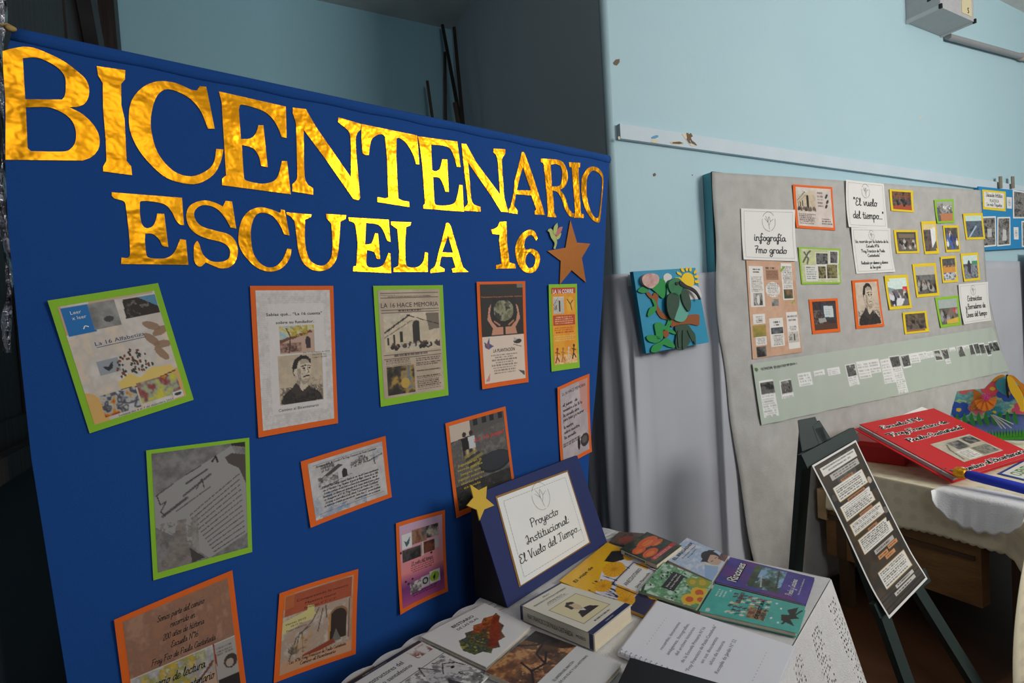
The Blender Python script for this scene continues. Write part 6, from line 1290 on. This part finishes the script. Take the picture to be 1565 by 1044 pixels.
# metal box and conduit high on the wall
pl_ = PLW.uv(1384.5, 36.5); zb_ = pl_[1]; s0_ = pl_[0]; s1_ = PLW.uv(1437, 54)[0]
nr = hitz(1437, 10.5, zb_); dep = (nr-WO)@WN
M_met = mat('grey_painted_metal', (186, 186, 188), .45, noise=(30, .3, (176, 176, 178)))
T = Thing('metal_box', WP((s0_+s1_)/2, dep/2, zb_), 'grey metal equipment box mounted high on the blue wall', 'box')
mb = MB().box(WP(s0_, .002, zb_+.006), WA*(s1_-s0_), WN*(dep-.008), Z3*.42); T.part('body', mb.V, mb.F, M_met)
mb = MB().box(WP(s0_-.006, .002, zb_), WA*.012, WN*dep, Z3*.02).box(WP(s1_-.006, .002, zb_), WA*.012, WN*dep, Z3*.02); 
for k, s in enumerate((s0_-.006, s1_-.006)):
    mb = MB().box(WP(s, .002, zb_-.002), WA*.012, WN*dep, Z3*.022); T.part('edge_strip', mb.V, mb.F, mat('pale_grey_strip', (206, 206, 206), .45))
    mb = MB().box(WP(s-.001, dep-.012, zb_-.003), WA*.014, WN*.016, Z3*.026); T.part('corner_cap', mb.V, mb.F, mat('black_rubber', (18, 18, 18), .6))
mb = MB().box(WP(s0_, dep-.005, zb_+.035), WA*.0, WN*0, Z3*0)
mb = MB().box(WP(s0_+(s1_-s0_)*.62, dep-.006, zb_+.03), WA*(s1_-s0_)*.3, WN*.002, Z3*.12); lb = T.part('label', mb.V, mb.F, mat('cream_label', (214, 202, 162), .6))
ql = Plane(WP(s0_+(s1_-s0_)*.62, dep-.003, zb_+.03), WA, Z3); QL = Patch(ql, None, 0, uvs=[(0, .12), ((s1_-s0_)*.3, .12), ((s1_-s0_)*.3, 0), (0, 0)]); letters(T, lb, 'lettering', M_ink, lambda mb: QL.text(mb, '5', .62, .9, .3, lift=.0008))
for k in range(12):
    mb = MB().box(WP(s0_-.001, dep*.62, zb_+.07+.026*k), WA*-.001, WN*.02, Z3*.012); T.part('vent_slot', mb.V, mb.F, mat('dark_slot', (40, 40, 42), .7))
c0 = PLW.hit(1449, 56, .03); c1 = PLW.hit(1562, 87, .03); c2 = c0+(c1-c0)*1.9
mb = MB().tube([c0, c1, c2], .020, 14)
T = Thing('conduit_pipe', c0, 'grey conduit pipe running along the wall below the metal box', 'pipe'); T.part('pipe', mb.V, mb.F, mat('grey_pvc', (150, 150, 152), .5), smooth=False)
d_ = (c1-c0)/np.linalg.norm(c1-c0); mb = MB().tube([c1-d_*.03, c1+d_*.05], .027, 14); T.part('coupling', mb.V, mb.F, mat('pale_plaster_joint', (200, 186, 176), .8))

# poles leaning in the alcove corner
PLA = Plane(WP(0, TA, 0), WA, Z3); PLSD = Plane(WP(0, TA, 0), WN, Z3)
M_pole = mat('weathered_wood_pole', (110, 92, 74), .7, noise=(14, .3, (74, 62, 52)), stretch=(1, 1, .1)); M_pole2 = mat('dark_wood_pole', (64, 54, 46), .7, noise=(14, .3, (44, 38, 34)), stretch=(1, 1, .1))
def pole(p0, p1, r, lab, m, o0=.05, o1=.05):
    a = PLA.hit(*p0, o0)
    for k in range(200):                       # lower point further out of the corner until the foot clears the side wall
        b = PLA.hit(*p1, o1+.01*k); e = a+(b-a)*(a[2]/(a[2]-b[2]))
        if (e-WO)@WA < -.04: break
    if a[2] > ZALC-.02: a = a+(e-a)*((a[2]-ZALC+.02)/a[2])
    mb = MB().tube([a, a+(e-a)*.33+.004*WA, a+(e-a)*.66, e], [r*.8, r, r*1.05, r*1.1], 9); solo('wooden_pole', mb.V, mb.F, m, lab, 'pole', 'poles in the alcove corner', smooth=True)
pole((673,21), (705,196), .014, 'longest wooden pole leaning in the alcove corner, reaching the ceiling', M_pole2, .04, .16)
pole((694,42), (708,198), .013, 'straight dark pole standing closest to the alcove\'s side wall', M_pole2, .30, .36)
pole((680,80), (681,194), .012, 'lighter grey-brown pole crossing behind the longest pole', M_pole, .03, .05)
pole((653,124), (662,190), .012, 'shortest pole, standing left of the others in the alcove', M_pole, .10, .14)
pole((695,158), (702,198), .016, 'stubby pale pole in front of the dark poles', M_pole, .50, .56)
# ================================================================== FAR TABLE (right)
Z2 = .72; S2_, T0_, T1_ = 1.155, .115, .985; S3_ = 3.2
PLE = Plane(WP(S2_, 0, 0), WN, Z3)              # end face of the table: a = towards the camera, n faces left
PLE.n = -WA
M_oak = mat('yellow_brown_wood', (150, 112, 66), .5, noise=(7, .3, (118, 84, 48)), bump=(30, .2, .01), stretch=(1, 1, 4))
M_oakd = mat('brown_wood_edge', (96, 70, 44), .55, noise=(7, .3, (70, 50, 34)))
T = Thing('wooden_desk', WP(2.1, .5, 0), 'old wooden desk with deep side panel under a cream cloth, right of the easel', 'desk')
mb = MB().box(WP(S2_+.012, T0_, Z2-.032), WA*(S3_-S2_-.02), WN*(T1_-T0_-.03), Z3*.026); T.part('desk_top', mb.V, mb.F, M_oakd)
mb = MB().box(WP(S2_+.022, .15, .245), WA*.07, WN*.655, Z3*(Z2-.032-.245)); T.part('body', mb.V, mb.F, M_oak)
mb = MB().box(WP(S2_+.012, T0_+.01, .44), WA*.03, WN*.66, Z3*.018); T.part('side_rail', mb.V, mb.F, M_oakd)
mb = MB().box(WP(S2_+.004, T0_+.004, .43), WA*.04, WN*.045, Z3*.155); T.part('corner_block', mb.V, mb.F, mat('lit_desk_wood', (206, 176, 132), .6))  # desk corner lit from the left, its brightness put into the wood colour
for s, t in ((S2_+.03, .23), (S2_+.10, .90), (S3_-.1, .23), (S3_-.1, .90)):
    mb = MB().box(WP(s, t-.025, 0), WA*.05, WN*.05, Z3*(.2445 if s < 1.2 else Z2-.033)); T.part('leg', mb.V, mb.F, M_oakd)
mb = MB().box(WP(S2_+.03, .205, .2455), WA*-.012, WN*.045, Z3*.19); T.part('leg_upright', mb.V, mb.F, M_oakd)
mb = MB().box(WP(S2_+.1, T0_+.02, .3), WA*(S3_-S2_-.2), WN*.02, Z3*(Z2-.34)); T.part('back_panel', mb.V, mb.F, M_oakd)

def check_mat():
    m = mat('cream_checked_cloth', (232, 222, 192), .85, bump=(260, .4, .003))
    nt = m.node_tree; b = nt.nodes['Principled BSDF']
    at = nt.nodes.new('ShaderNodeAttribute'); at.attribute_name = 'luv'; mp = nt.nodes.new('ShaderNodeMapping'); mp.inputs['Scale'].default_value = (1, 1, 1)
    nt.links.new(at.outputs['Vector'], mp.inputs[0])
    ws = []
    for d in ('X', 'Y'):
        w = nt.nodes.new('ShaderNodeTexWave'); w.bands_direction = d; w.inputs['Scale'].default_value = 5.2; w.inputs['Distortion'].default_value = .8; nt.links.new(mp.outputs[0], w.inputs['Vector']); ws.append(w)
    mu = nt.nodes.new('ShaderNodeMath'); mu.operation = 'MULTIPLY'; nt.links.new(ws[0].outputs['Fac'], mu.inputs[0]); nt.links.new(ws[1].outputs['Fac'], mu.inputs[1])
    rp = nt.nodes.new('ShaderNodeValToRGB'); rp.color_ramp.elements[0].color = [float(x) for x in lin((234, 224, 194))]+[1]; rp.color_ramp.elements[1].color = [float(x) for x in lin((222, 213, 186))]+[1]
    rp.color_ramp.elements[0].position = .25; rp.color_ramp.elements[1].position = .6
    nt.links.new(mu.outputs[0], rp.inputs[0]); nt.links.new(rp.outputs[0], b.inputs['Base Color']); return m
M_chk = check_mat()
def luv(o, uv):
    a = o.data.attributes.new('luv', 'FLOAT_VECTOR', 'POINT'); a.data.foreach_set('vector', np.hstack([uv, np.zeros((len(uv), 1))]).astype(np.float32).ravel())
T = Thing('tablecloth', WP(2.0, .5, .3), 'cream checked tablecloth with a wavy hem on the wooden desk', 'tablecloth')
def gridp(nu, nv):
    u, v = np.meshgrid(np.linspace(0, 1, nu), np.linspace(0, 1, nv)); return np.tile(u.ravel(), 2), np.tile(v.ravel(), 2)
V, F = thick(lambda u, v, l: WP(S2_-.002+u*(S3_-S2_), T0_+.065+v*(T1_-T0_-.065), Z2+l), 30, 16, .003); o = T.part('cloth_top', V, F, M_chk); u, v = gridp(30, 16); luv(o, np.stack([u*2, v*.8], 1))
H2 = .205
def endd(u, v, l):
    t = T0_+.065+u*(T1_-T0_-.065); hem = .007*abs(math.sin(t*PI/.03))*(v > .93)
    fl = max(0, (u-.9)*10)
    return WP(S2_-.004-.018*v-.006*math.sin(t*17)*v-.05*fl*v-l*1, t+.01*v*fl, Z2-(H2+.012*math.sin(t*6)-hem*0)*v-hem*(v > .96)-.12*fl*fl*v)
V, F = thick(endd, 200, 26, -.0015); o = T.part('end_drape', V, F, M_chk, smooth=True); u, v = gridp(200, 26); luv(o, np.stack([u*.8, v*H2], 1))
def neard(u, v, l):
    s = S2_-.004+u*(S3_-S2_); f = 1-(1-v)**2; c = max(0, 1-u*9)
    return WP(s-.26*c*f, T1_+.004+.05*v+.02*math.sin(u*26)*f-.04*c*v+l, Z2-.60*v)
V, F = thick(neard, 120, 24, .0015); o = T.part('near_drape', V, F, M_chk, smooth=True); u, v = gridp(120, 24); luv(o, np.stack([u*2, v*.6], 1))

# oval white doily hanging over the desk end
def doil(u, v, l):
    t = .665+u*.315; e = math.sin(PI*min(1, max(0, u)))**.4
    d = (v*2-1)
    wav = 1+.05*math.sin(u*40)
    if d <= 0: return WP(S2_-.002-d*.13*e, t, Z2+.0025+l)
    return WP(S2_-.013-.04*d-.05*max(0, (t-.898)/.087)*d*.63-l, t, Z2+.0025-.13*e*d*wav)
V, F = thick(doil, 60, 24, -.002)
solo('doily', V, F, mat('white_crochet', (238, 238, 240), .85, bump=(160, .5, .004)), 'white crocheted doily hanging over the edge of the cream tablecloth', 'doily', smooth=True)

# red box
M_red = mat('red_card', (206, 24, 30), .5); M_redd = mat('red_box_card', (190, 20, 28), .55)
k0 = WP(1.345, .185, Z2+.002); bd = WA*.25+WN*.97; bd /= np.linalg.norm(bd); be = np.array([-bd[1], bd[0], 0]);
if be@WA < 0: be = -be
T = Thing('red_box', k0, 'closed red cardboard box under the open red album', 'box')
mb = MB().box(k0, bd*.24, be*.20, Z3*.08) if np.cross(bd, be)[2] > 0 else MB().box(k0, be*.20, bd*.24, Z3*.08); T.part('body', mb.V, mb.F, M_redd)
lo = k0-bd*.004-be*.004+Z3*.0805
mb = MB().box(lo, bd*.248, be*.208, Z3*.025) if np.cross(bd, be)[2] > 0 else MB().box(lo, be*.208, bd*.248, Z3*.025); T.part('lid', mb.V, mb.F, M_red)

# red ring album: lies with its back edge on the box
BLp = hitz(1463, 731, Z2+.036); pa = Plane(WP((BLp-WO)@WA-.02, 0, 0), WN, Z3); pa.n = WA
TLp = pa.hit(1312, 649)
aa = WA.copy(); bb = (TLp-BLp)/np.linalg.norm(TLp-BLp)
ax_ = aa-(aa@bb)*bb; ax_ /= np.linalg.norm(ax_)
PLC = Plane(BLp, ax_, bb)
AP = Patch(PLC, [(1312,649),(1427,624),(1580,694),(1463,731)], 0)
T = Thing('ring_album', AP.at(.5, .9, -.03), 'big red ring-bound album with white-outlined lettering, resting on the red box', 'album')
fc = AP.card(T, 'front_cover', M_red, .004, u0=.015, n=(2, 2)); AP.card(T, 'pages', mat('grey_page_edges', (176, 172, 170), .8, bump=(400, .5, .002)), .015, u0=-.002, v0=.02, u1=.97, v1=.98, lift=-.0045, n=(2, 2)); AP.card(T, 'back_cover', M_red, .004, u0=-.03, lift=-.0205, n=(2, 2))
for v in (.17, .86):
    c0 = AP.at(.03, v, -.009); d = AP.at(-.02, v, -.009)-c0; d /= np.linalg.norm(d)
    mb = MB().tube([c0+d*.004+d*.019*math.cos(a)+PLC.n*.017*math.sin(a) for a in np.linspace(0, 2*PI, 17)], .0013, 6, cap=False); T.part('ring', mb.V, mb.F, M_wire)
al = [('Escuela N°16', .40, .15, .029, .54), ('"Fray Francisco de', .46, .285, .029, .78), ('Paula Castañeda"', .52, .42, .029, .74), ('Camino al Bicentenario', .56, .955, .029, .86)]
for t_, x, y, s_, w in al:
    letters(T, fc, 'white_outline', M_wink, lambda mb: AP.text(mb, t_, x, y, s_, hand=.66, maxw=w, lift=.0008))
    letters(T, fc, 'lettering', M_ink, lambda mb: AP.text(mb, t_, x, y, s_, hand=.3, maxw=w, lift=.0014))
c = Canvas(70, 54, (196, 186, 168)); c.noise(0, 0, 1, 1, 5, [(200, 190, 172), (180, 170, 150)]); c.line([(.08, .9), (.15, .4), (.25, .2)], .03, (90, 96, 90)); c.rect(.3, .12, .6, .5, (70, 68, 68)); c.noise(.3, .12, .6, .5, 9, [(60, 58, 58), (140, 136, 132)]); c.noise(.68, .06, .96, .4, 9, [(50, 50, 50), (150, 146, 140)]); c.noise(.55, .55, .95, .95, 9, [(60, 60, 56), (150, 150, 140), (110, 104, 84)]); c.rect(.18, .55, .5, .95, (226, 222, 214)); c.lines(.2, .58, .48, .92, 6, (130, 126, 122))
AP.raster(T, 'glued_picture', c, .28, .52, .8, .85, lift=.0012, parent=fc)
# loose white page under the cover's far edge
mb = MB(); p0, p1, p2 = AP.at(.55, -.01, -.006), AP.at(.95, -.01, -.006), AP.at(.93, -.075, -.004); mb.add([p0, p1, p2, p0-Z3*.001, p1-Z3*.001, p2-Z3*.001], [(0,1,2),(5,4,3),(0,3,4,1),(1,4,5,2),(2,5,3,0)]); T.part('loose_page', mb.V, mb.F, M_white)

# blue roll with a gold knob
q0, q1 = hitz(1477, 725, Z2+.062), hitz(1568, 748, Z2+.046); dq = (q1-q0)/np.linalg.norm(q1-q0)
T = Thing('blue_baton', q0, 'royal blue cloth-covered rod with a gold knob, lying in front of the album', 'rod')
mb = MB().tube([q0, q0+dq*.02, q0+dq*.34], [.016, .021, .021], 16); T.part('rod', mb.V, mb.F, mat('royal_blue_fabric', (24, 52, 190), .7, bump=(200, .3, .002)), smooth=True)
mb = MB().tube([q0-dq*.045, q0-dq*.040, q0-dq*.02, q0-dq*.006, q0+dq*.002], [.012, .020, .024, .019, .012], 14); T.part('knob', mb.V, mb.F, mat('gold_plastic', (236, 168, 30), .3, metal=.6, bump=(60, .5, .01)))
for k in range(10):
    a = 2*PI*k/10; x = np.cross(dq, Z3); x /= np.linalg.norm(x); y = np.cross(x, dq); r = x*math.cos(a)+y*math.sin(a)
    mb = MB().tube([q0-dq*.042+r*.018, q0-dq*.022+r*.0235, q0-dq*.004+r*.0185], .0022, 6); T.part('rib', mb.V, mb.F, MATS['gold_plastic'])
mb = MB().tube([q0-dq*.062, q0-dq*.044], [.004, .007], 8); T.part('tip', mb.V, mb.F, mat('grey_metal_tip', (150, 150, 150), .3, metal=.8))
# paper with a word card
PQ = Plane(np.array([0, 0, Z2]), [1, 0, 0], [0, 1, 0])
CP = Patch(PQ, [(1524,724),(1570,700),(1625,712),(1585,739)], .003)
T = Thing('word_card', CP.center(), 'white and blue-edged card with a green word, behind the blue rod', 'card')
CP.card(T, 'card', mat('blue_edged_card', (40, 70, 150), .6), .002, n=(2, 2)); s_ = CP.card(T, 'sheet', M_white, .0006, .05, .08, .95, .92, lift=.0008, n=(2, 2))
letters(T, s_, 'lettering', mat('green_ink', (96, 150, 60), .6), lambda mb: CP.text(mb, 'CUENTOS', .42, .5, .3, maxw=.62, lift=.0014, bold=.02))

# floral bird ornament
fa, fb = hitz(1459, 668, Z2+.004), hitz(1566, 680, Z2+.004)
PLO = Plane(fa, (fb-fa)/np.linalg.norm(fb-fa), Z3)
fl = math.radians(14); PLO = Plane(fa, PLO.a, Z3*math.cos(fl)-np.cross(PLO.a, Z3)*math.sin(fl))
T = Thing('flower_ornament', (fa+fb)/2, 'flower-painted cardboard bird ornament with grass fringe and yellow beak, on the desk', 'ornament')
oz = lambda pts: [(1270+x/4.745, 560+y/4.745) for x, y in pts]
def orn(name, pts, m, lift, t, smooth=True, label=None):
    Q = [PLO.uv(x, y, lift) for x, y in oz(pts)]
    if smooth: Q = smoothpath([(p[0], p[1], 1) for p in Q], True, 4)
    ar = sum(Q[i][0]*Q[(i+1) % len(Q)][1]-Q[(i+1) % len(Q)][0]*Q[i][1] for i in range(len(Q)))
    if ar < 0: Q = Q[::-1]
    V, F = flatpoly([Q], lambda x, y, l: PLO.pt(x, y, lift+l), t); return T.part(name, V, F, m, label=label)
blu = mat('periwinkle_card', (104, 124, 196), .7)
orn('base_panel', [(940,380),(1100,360),(1400,300),(1480,300),(1480,540),(1400,540),(1240,535),(1140,490),(1000,440)], blu, .004, .008, False)
OP = Patch(PLO, oz([(915,178),(1035,163),(1010,400),(865,360)]), .006)
c = Canvas(120, 90, (140, 200, 190)); c.noise(0, 0, 1, 1, 5, [(150, 206, 196), (90, 170, 190), (206, 220, 150), (120, 190, 150)])
def flow(x, y, r, col, mid=(240, 200, 60)):
    for k in range(5): a = k*2*PI/5+.4; c.ell(x+r*.6*math.cos(a), y+r*.8*math.sin(a), r*.5, r*.62, col)
    c.ell(x, y, r*.25, r*.3, mid)
for x, y, r, k in ((.1, .75, .13, (50, 90, 190)), (.16, .25, .12, (236, 110, 110)), (.34, .7, .12, (226, 120, 140)), (.5, .3, .13, (230, 90, 100)), (.68, .4, .13, (60, 100, 200)), (.9, .3, .12, (236, 130, 60)), (.85, .75, .12, (226, 90, 130)), (.03, .1, .1, (240, 180, 50)), (.52, .8, .1, (60, 150, 170))): flow(x, y, r, k)
# painted upper body: fan outline, flat print on card
outl = [(865,365),(880,290),(915,180),(1030,165),(1060,165),(1110,160),(1150,120),(1190,85),(1240,63),(1290,66),(1340,85),(1400,130),(1480,180),(1480,380),(1400,350),(1300,345),(1200,360),(1130,370),(1060,395),(1000,400),(930,390)]
orn('painted_body', outl, mat('mint_card', (140, 200, 190), .7), .012, .006, False)
lo_, hi_ = np.array([865, 60.]), np.array([1480, 400.])
gx, gy = np.meshgrid(np.linspace(0, 1, 120), np.linspace(0, 1, 90))
pin = Canvas(120, 90).inside([((x-lo_[0])/(hi_[0]-lo_[0]), (y-lo_[1])/(hi_[1]-lo_[1])) for x, y in outl])
PTS = np.array([PLO.pt(*PLO.uv(1270+(lo_[0]+a*(hi_[0]-lo_[0]))/4.745, 560+(lo_[1]+b*(hi_[1]-lo_[1]))/4.745, .0126), .0126) for a, b in zip(gx.ravel(), gy.ravel())])
FF = gridfaces(120, 90); keep = pin.ravel()[FF].all(1)
used = np.unique(FF[keep]); rem = -np.ones(120*90, int); rem[used] = np.arange(len(used))
T.part('flower_print', PTS[used], rem[FF[keep]], print_mat(), col=lin(np.clip(c.a, 0, 255)).reshape(-1, 3)[used])
grn = mat('green_felt', (40, 130, 60), .8); grn2 = mat('bright_grass_felt', (70, 160, 50), .8)
for k in range(9):
    x = 900+k*52; y = 365-k*2
    orn('grass_blade', [(x, y+30), (x+14, y-25), (x+34, y+28), (x+42, y+70), (x+20, y+62)], grn, .018, .002)
for k in range(16):
    x = 1120+k*22; y = 490-k*1.2; orn('grass_blade', [(x, y+30), (x+8, y-28), (x+20, y+28)], grn2, .016, .002, False)
orn('grass_strip', [(1110,500),(1260,490),(1480,470),(1480,530),(1400,532),(1230,535)], grn2, .013, .002, False)
opet = mat('orange_felt', (232, 130, 40), .8); ppet = mat('magenta_felt', (216, 60, 140), .8)
for k in range(14):
    a = PI*.02+k*(PI*.9)/13; x0, y0 = 1120, 235; R = 85
    x1, y1 = x0+R*math.cos(a)*.9, y0+R*math.sin(a)*1.0
    nx, ny = -math.sin(a)*9, math.cos(a)*9
    orn('petal', [(x0-nx*.5, y0-ny*.5), (x1-nx, y1-ny), (x1+math.cos(a)*8, y1+math.sin(a)*8), (x1+nx, y1+ny), (x0+nx*.5, y0+ny*.5)], opet, .03+.002*(k % 3), .003, False)
orn('fold', [(1030,170),(1080,190),(1110,235),(1060,300),(1010,315),(1035,240)], mat('brown_orange_felt', (190, 110, 40), .8), .028, .006)
for k in range(8):
    a = k*2*PI/8; x0, y0 = 1125, 222; orn('petal', [(x0, y0), (x0+26*math.cos(a-.3), y0+26*math.sin(a-.3)), (x0+36*math.cos(a), y0+36*math.sin(a)), (x0+26*math.cos(a+.3), y0+26*math.sin(a+.3))], ppet, .040, .003, False)
yel = mat('yellow_felt', (244, 196, 40), .75)
orn('beak', [(1280,70),(1310,80),(1350,140),(1390,210),(1400,300),(1385,330),(1345,250),(1300,180),(1280,110)], yel, .045, .006, label='yellow felt beak')
orn('beak_edge', [(1285,66),(1330,72),(1390,140),(1430,240),(1410,300),(1400,210),(1350,120)], mat('amber_felt', (214, 140, 30), .75), .040, .006)
orn('eye_patch', [(1195,120),(1230,90),(1275,95),(1280,150),(1275,210),(1230,190),(1200,160)], mat('teal_felt', (60, 150, 170), .75), .020, .004)
orn('dark_edge', [(1270,62),(1284,62),(1282,140),(1290,230),(1275,215),(1266,140)], mat('dark_felt', (40, 40, 48), .8), .036, .004)
orn('crest', [(1170,100),(1200,75),(1240,60),(1260,72),(1215,88),(1185,110)], mat('amber_felt', (214, 140, 30), .75), .020, .004)
for k in range(9):
    orn('tassel_strand', [(1155+k*2, 352), (1165+k*2, 350), (1215+k*14, 425+((k*7) % 5)*8-abs(k-4)*4), (1208+k*14, 430+((k*7) % 5)*8-abs(k-4)*4)], mat('silver_thread', (186, 186, 194), .6), .030+.001*k, .002, False)

# ================================================================== EASEL WITH INFOGRAPHIC
ea = az(68.0); en = np.array([ea[1], -ea[0], 0.0]); et = math.radians(18)
EO = CAM+ray(1237, 712)*2.0/ray(1237, 712)[1]
PLZ = Plane(EO, ea, Z3*math.cos(et)-en*math.sin(et))
M_es = mat('dark_green_easel_paint', (30, 50, 46), .55, noise=(9, .3, (22, 38, 36)))
apex = PLZ.hit(1236, 648, -.02)
T = Thing('easel', hitz(1205, 1000, 0)*.5+apex*.5*np.array([1, 1, 0]), 'dark green wooden tripod easel holding the long infographic', 'easel')
def ext(p, q):      # extend a line in the easel plane down to the floor
    a = PLZ.hit(*p, -.03); b = PLZ.hit(*q, -.03); return a, a+(b-a)*(a[2]/(a[2]-b[2]))
a, b = ext((1246,655), (1350,945)); mb = MB().bar(a, b, .05, .026, side=PLZ.n); T.part('leg', mb.V, mb.F, M_es)
a, b = ext((1243,648), (1400,900)); mb = MB().bar(a, b, .05, .026, side=PLZ.n); T.part('leg', mb.V, mb.F, M_es)
foot = hitz(1206, 1000, 0); mb = MB().bar(PLZ.hit(1233, 652, -.055), foot, .055, .026, side=PLZ.n); T.part('rear_leg', mb.V, mb.F, M_es)
mb = MB().bar(PLZ.hit(1226, 706, -.012), PLZ.hit(1306, 664, -.012), .022, .055, side=PLZ.b); T.part('crossbar', mb.V, mb.F, M_es)
mb = MB().bar(PLZ.hit(1336, 934, -.013), PLZ.hit(1414, 878, -.013), .022, .05, side=PLZ.b); T.part('ledge', mb.V, mb.F, M_es)
mb = MB().hexa([PLZ.hit(x, y, -.075) for x, y in ((1222,672),(1256,672),(1246,637),(1219,643))]+[PLZ.hit(x, y, -.018) for x, y in ((1226,690),(1262,676),(1246,637),(1220,642))]); T.part('head_block', mb.V, mb.F, M_es)
def ecurl(u, v): return .004+.018*(v-.5)**2+.010*np.exp(-((v-1)/.12)**2)*1.0+.006*np.sin(v*5)*(1-u)
EPt = Patch(PLZ, [(1238,712),(1305,673),(1410,884),(1354,945)], .004, curl=ecurl)
T = Thing('infographic', EPt.at(.5, 1), 'long dark printed infographic with white text boxes, hung on the green easel', 'infographic')
EPt.card(T, 'paper', M_white, .0006, n=(6, 24))
c = Canvas(96, 250, (62, 54, 44)); c.noise(0, 0, 1, 1, 3, [(60, 58, 54), (74, 58, 40), (50, 44, 38), (64, 52, 38)]); Wt = (234, 230, 222)
c.noise(.3, .02, .9, .2, 5, [(110, 106, 100), (60, 56, 52)], .8, .45)
c.rect(.08, .03, .9, .085, Wt); c.rect(.2, .098, .88, .14, (190, 186, 180)); c.lines(.22, .102, .86, .136, 2, (90, 84, 80), .2, .9, True)
def tbox(x0, y0, x1, y1, n): c.rect(x0-.008, y0-.003, x1+.008, y1+.003, (196, 160, 90)); c.rect(x0, y0, x1, y1, Wt); c.lines(x0+.03, y0+.006, x1-.03, y1-.006, n, (96, 90, 86), .12, .85)
for y, lab in ((.163, 0), (.285, 0), (.415, 0), (.525, 0)): pass
tbox(.14, .18, .86, .275, 6); tbox(.1, .305, .84, .40, 7); tbox(.12, .43, .9, .505, 6); tbox(.14, .54, .9, .635, 7); tbox(.22, .78, .9, .885, 7)
for x0, y0, x1 in ((.35, .157, .66), (.3, .288, .74), (.4, .412, .72), (.42, .522, .66)): c.rect(x0, y0, x1, y0+.02, (176, 122, 84)); c.lines(x0+.03, y0+.004, x1-.03, y0+.016, 1, (60, 40, 30))
for x, y, k in ((.07, .235, (74, 70, 66)), (.92, .27, (196, 180, 164)), (.95, .50, (110, 104, 98))): c.ell(x, y-.01, .05, .022, (34, 30, 30)); c.ell(x, y, .045, .024, k); c.poly([(x-.1, y+.07), (x-.05, y+.02), (x+.05, y+.02), (x+.1, y+.07)], (40, 38, 38))
c.rect(.34, .655, .84, .685, (190, 184, 178)); c.lines(.38, .66, .8, .68, 1, (60, 54, 50)); 
for x0, y0 in ((.36, .70), (.64, .69), (.5, .728)): c.rect(x0, y0, x0+.24, y0+.024, (214, 150, 96)); c.lines(x0+.02, y0+.004, x0+.22, y0+.02, 1, (120, 60, 30))
for y in np.linspace(.9, .99, 5): c.rect(0, y, 1, y+.006, (36, 28, 24))
c.rect(.4, .905, .86, .925, (206, 200, 192)); c.lines(.44, .908, .82, .922, 1, (60, 56, 52)); c.rect(.3, .935, .84, .955, (206, 200, 192)); c.lines(.34, .938, .8, .952, 1, (60, 56, 52))
s_ = EPt.raster(T, 'print', c, .025, .012, .975, .985, lift=.0006)
letters(T, s_, 'lettering', M_ink, lambda mb: (EPt.text(mb, 'SAN JOSÉ DEL RINCÓN: ESCUELA, MEMORIA Y TRADICIÓN', .49, .06, .011, maxw=.7, lift=.0012), EPt.text(mb, 'EN SU BICENTENARIO 1823 - 2023', .49, .082, .011, maxw=.5, lift=.0012)))
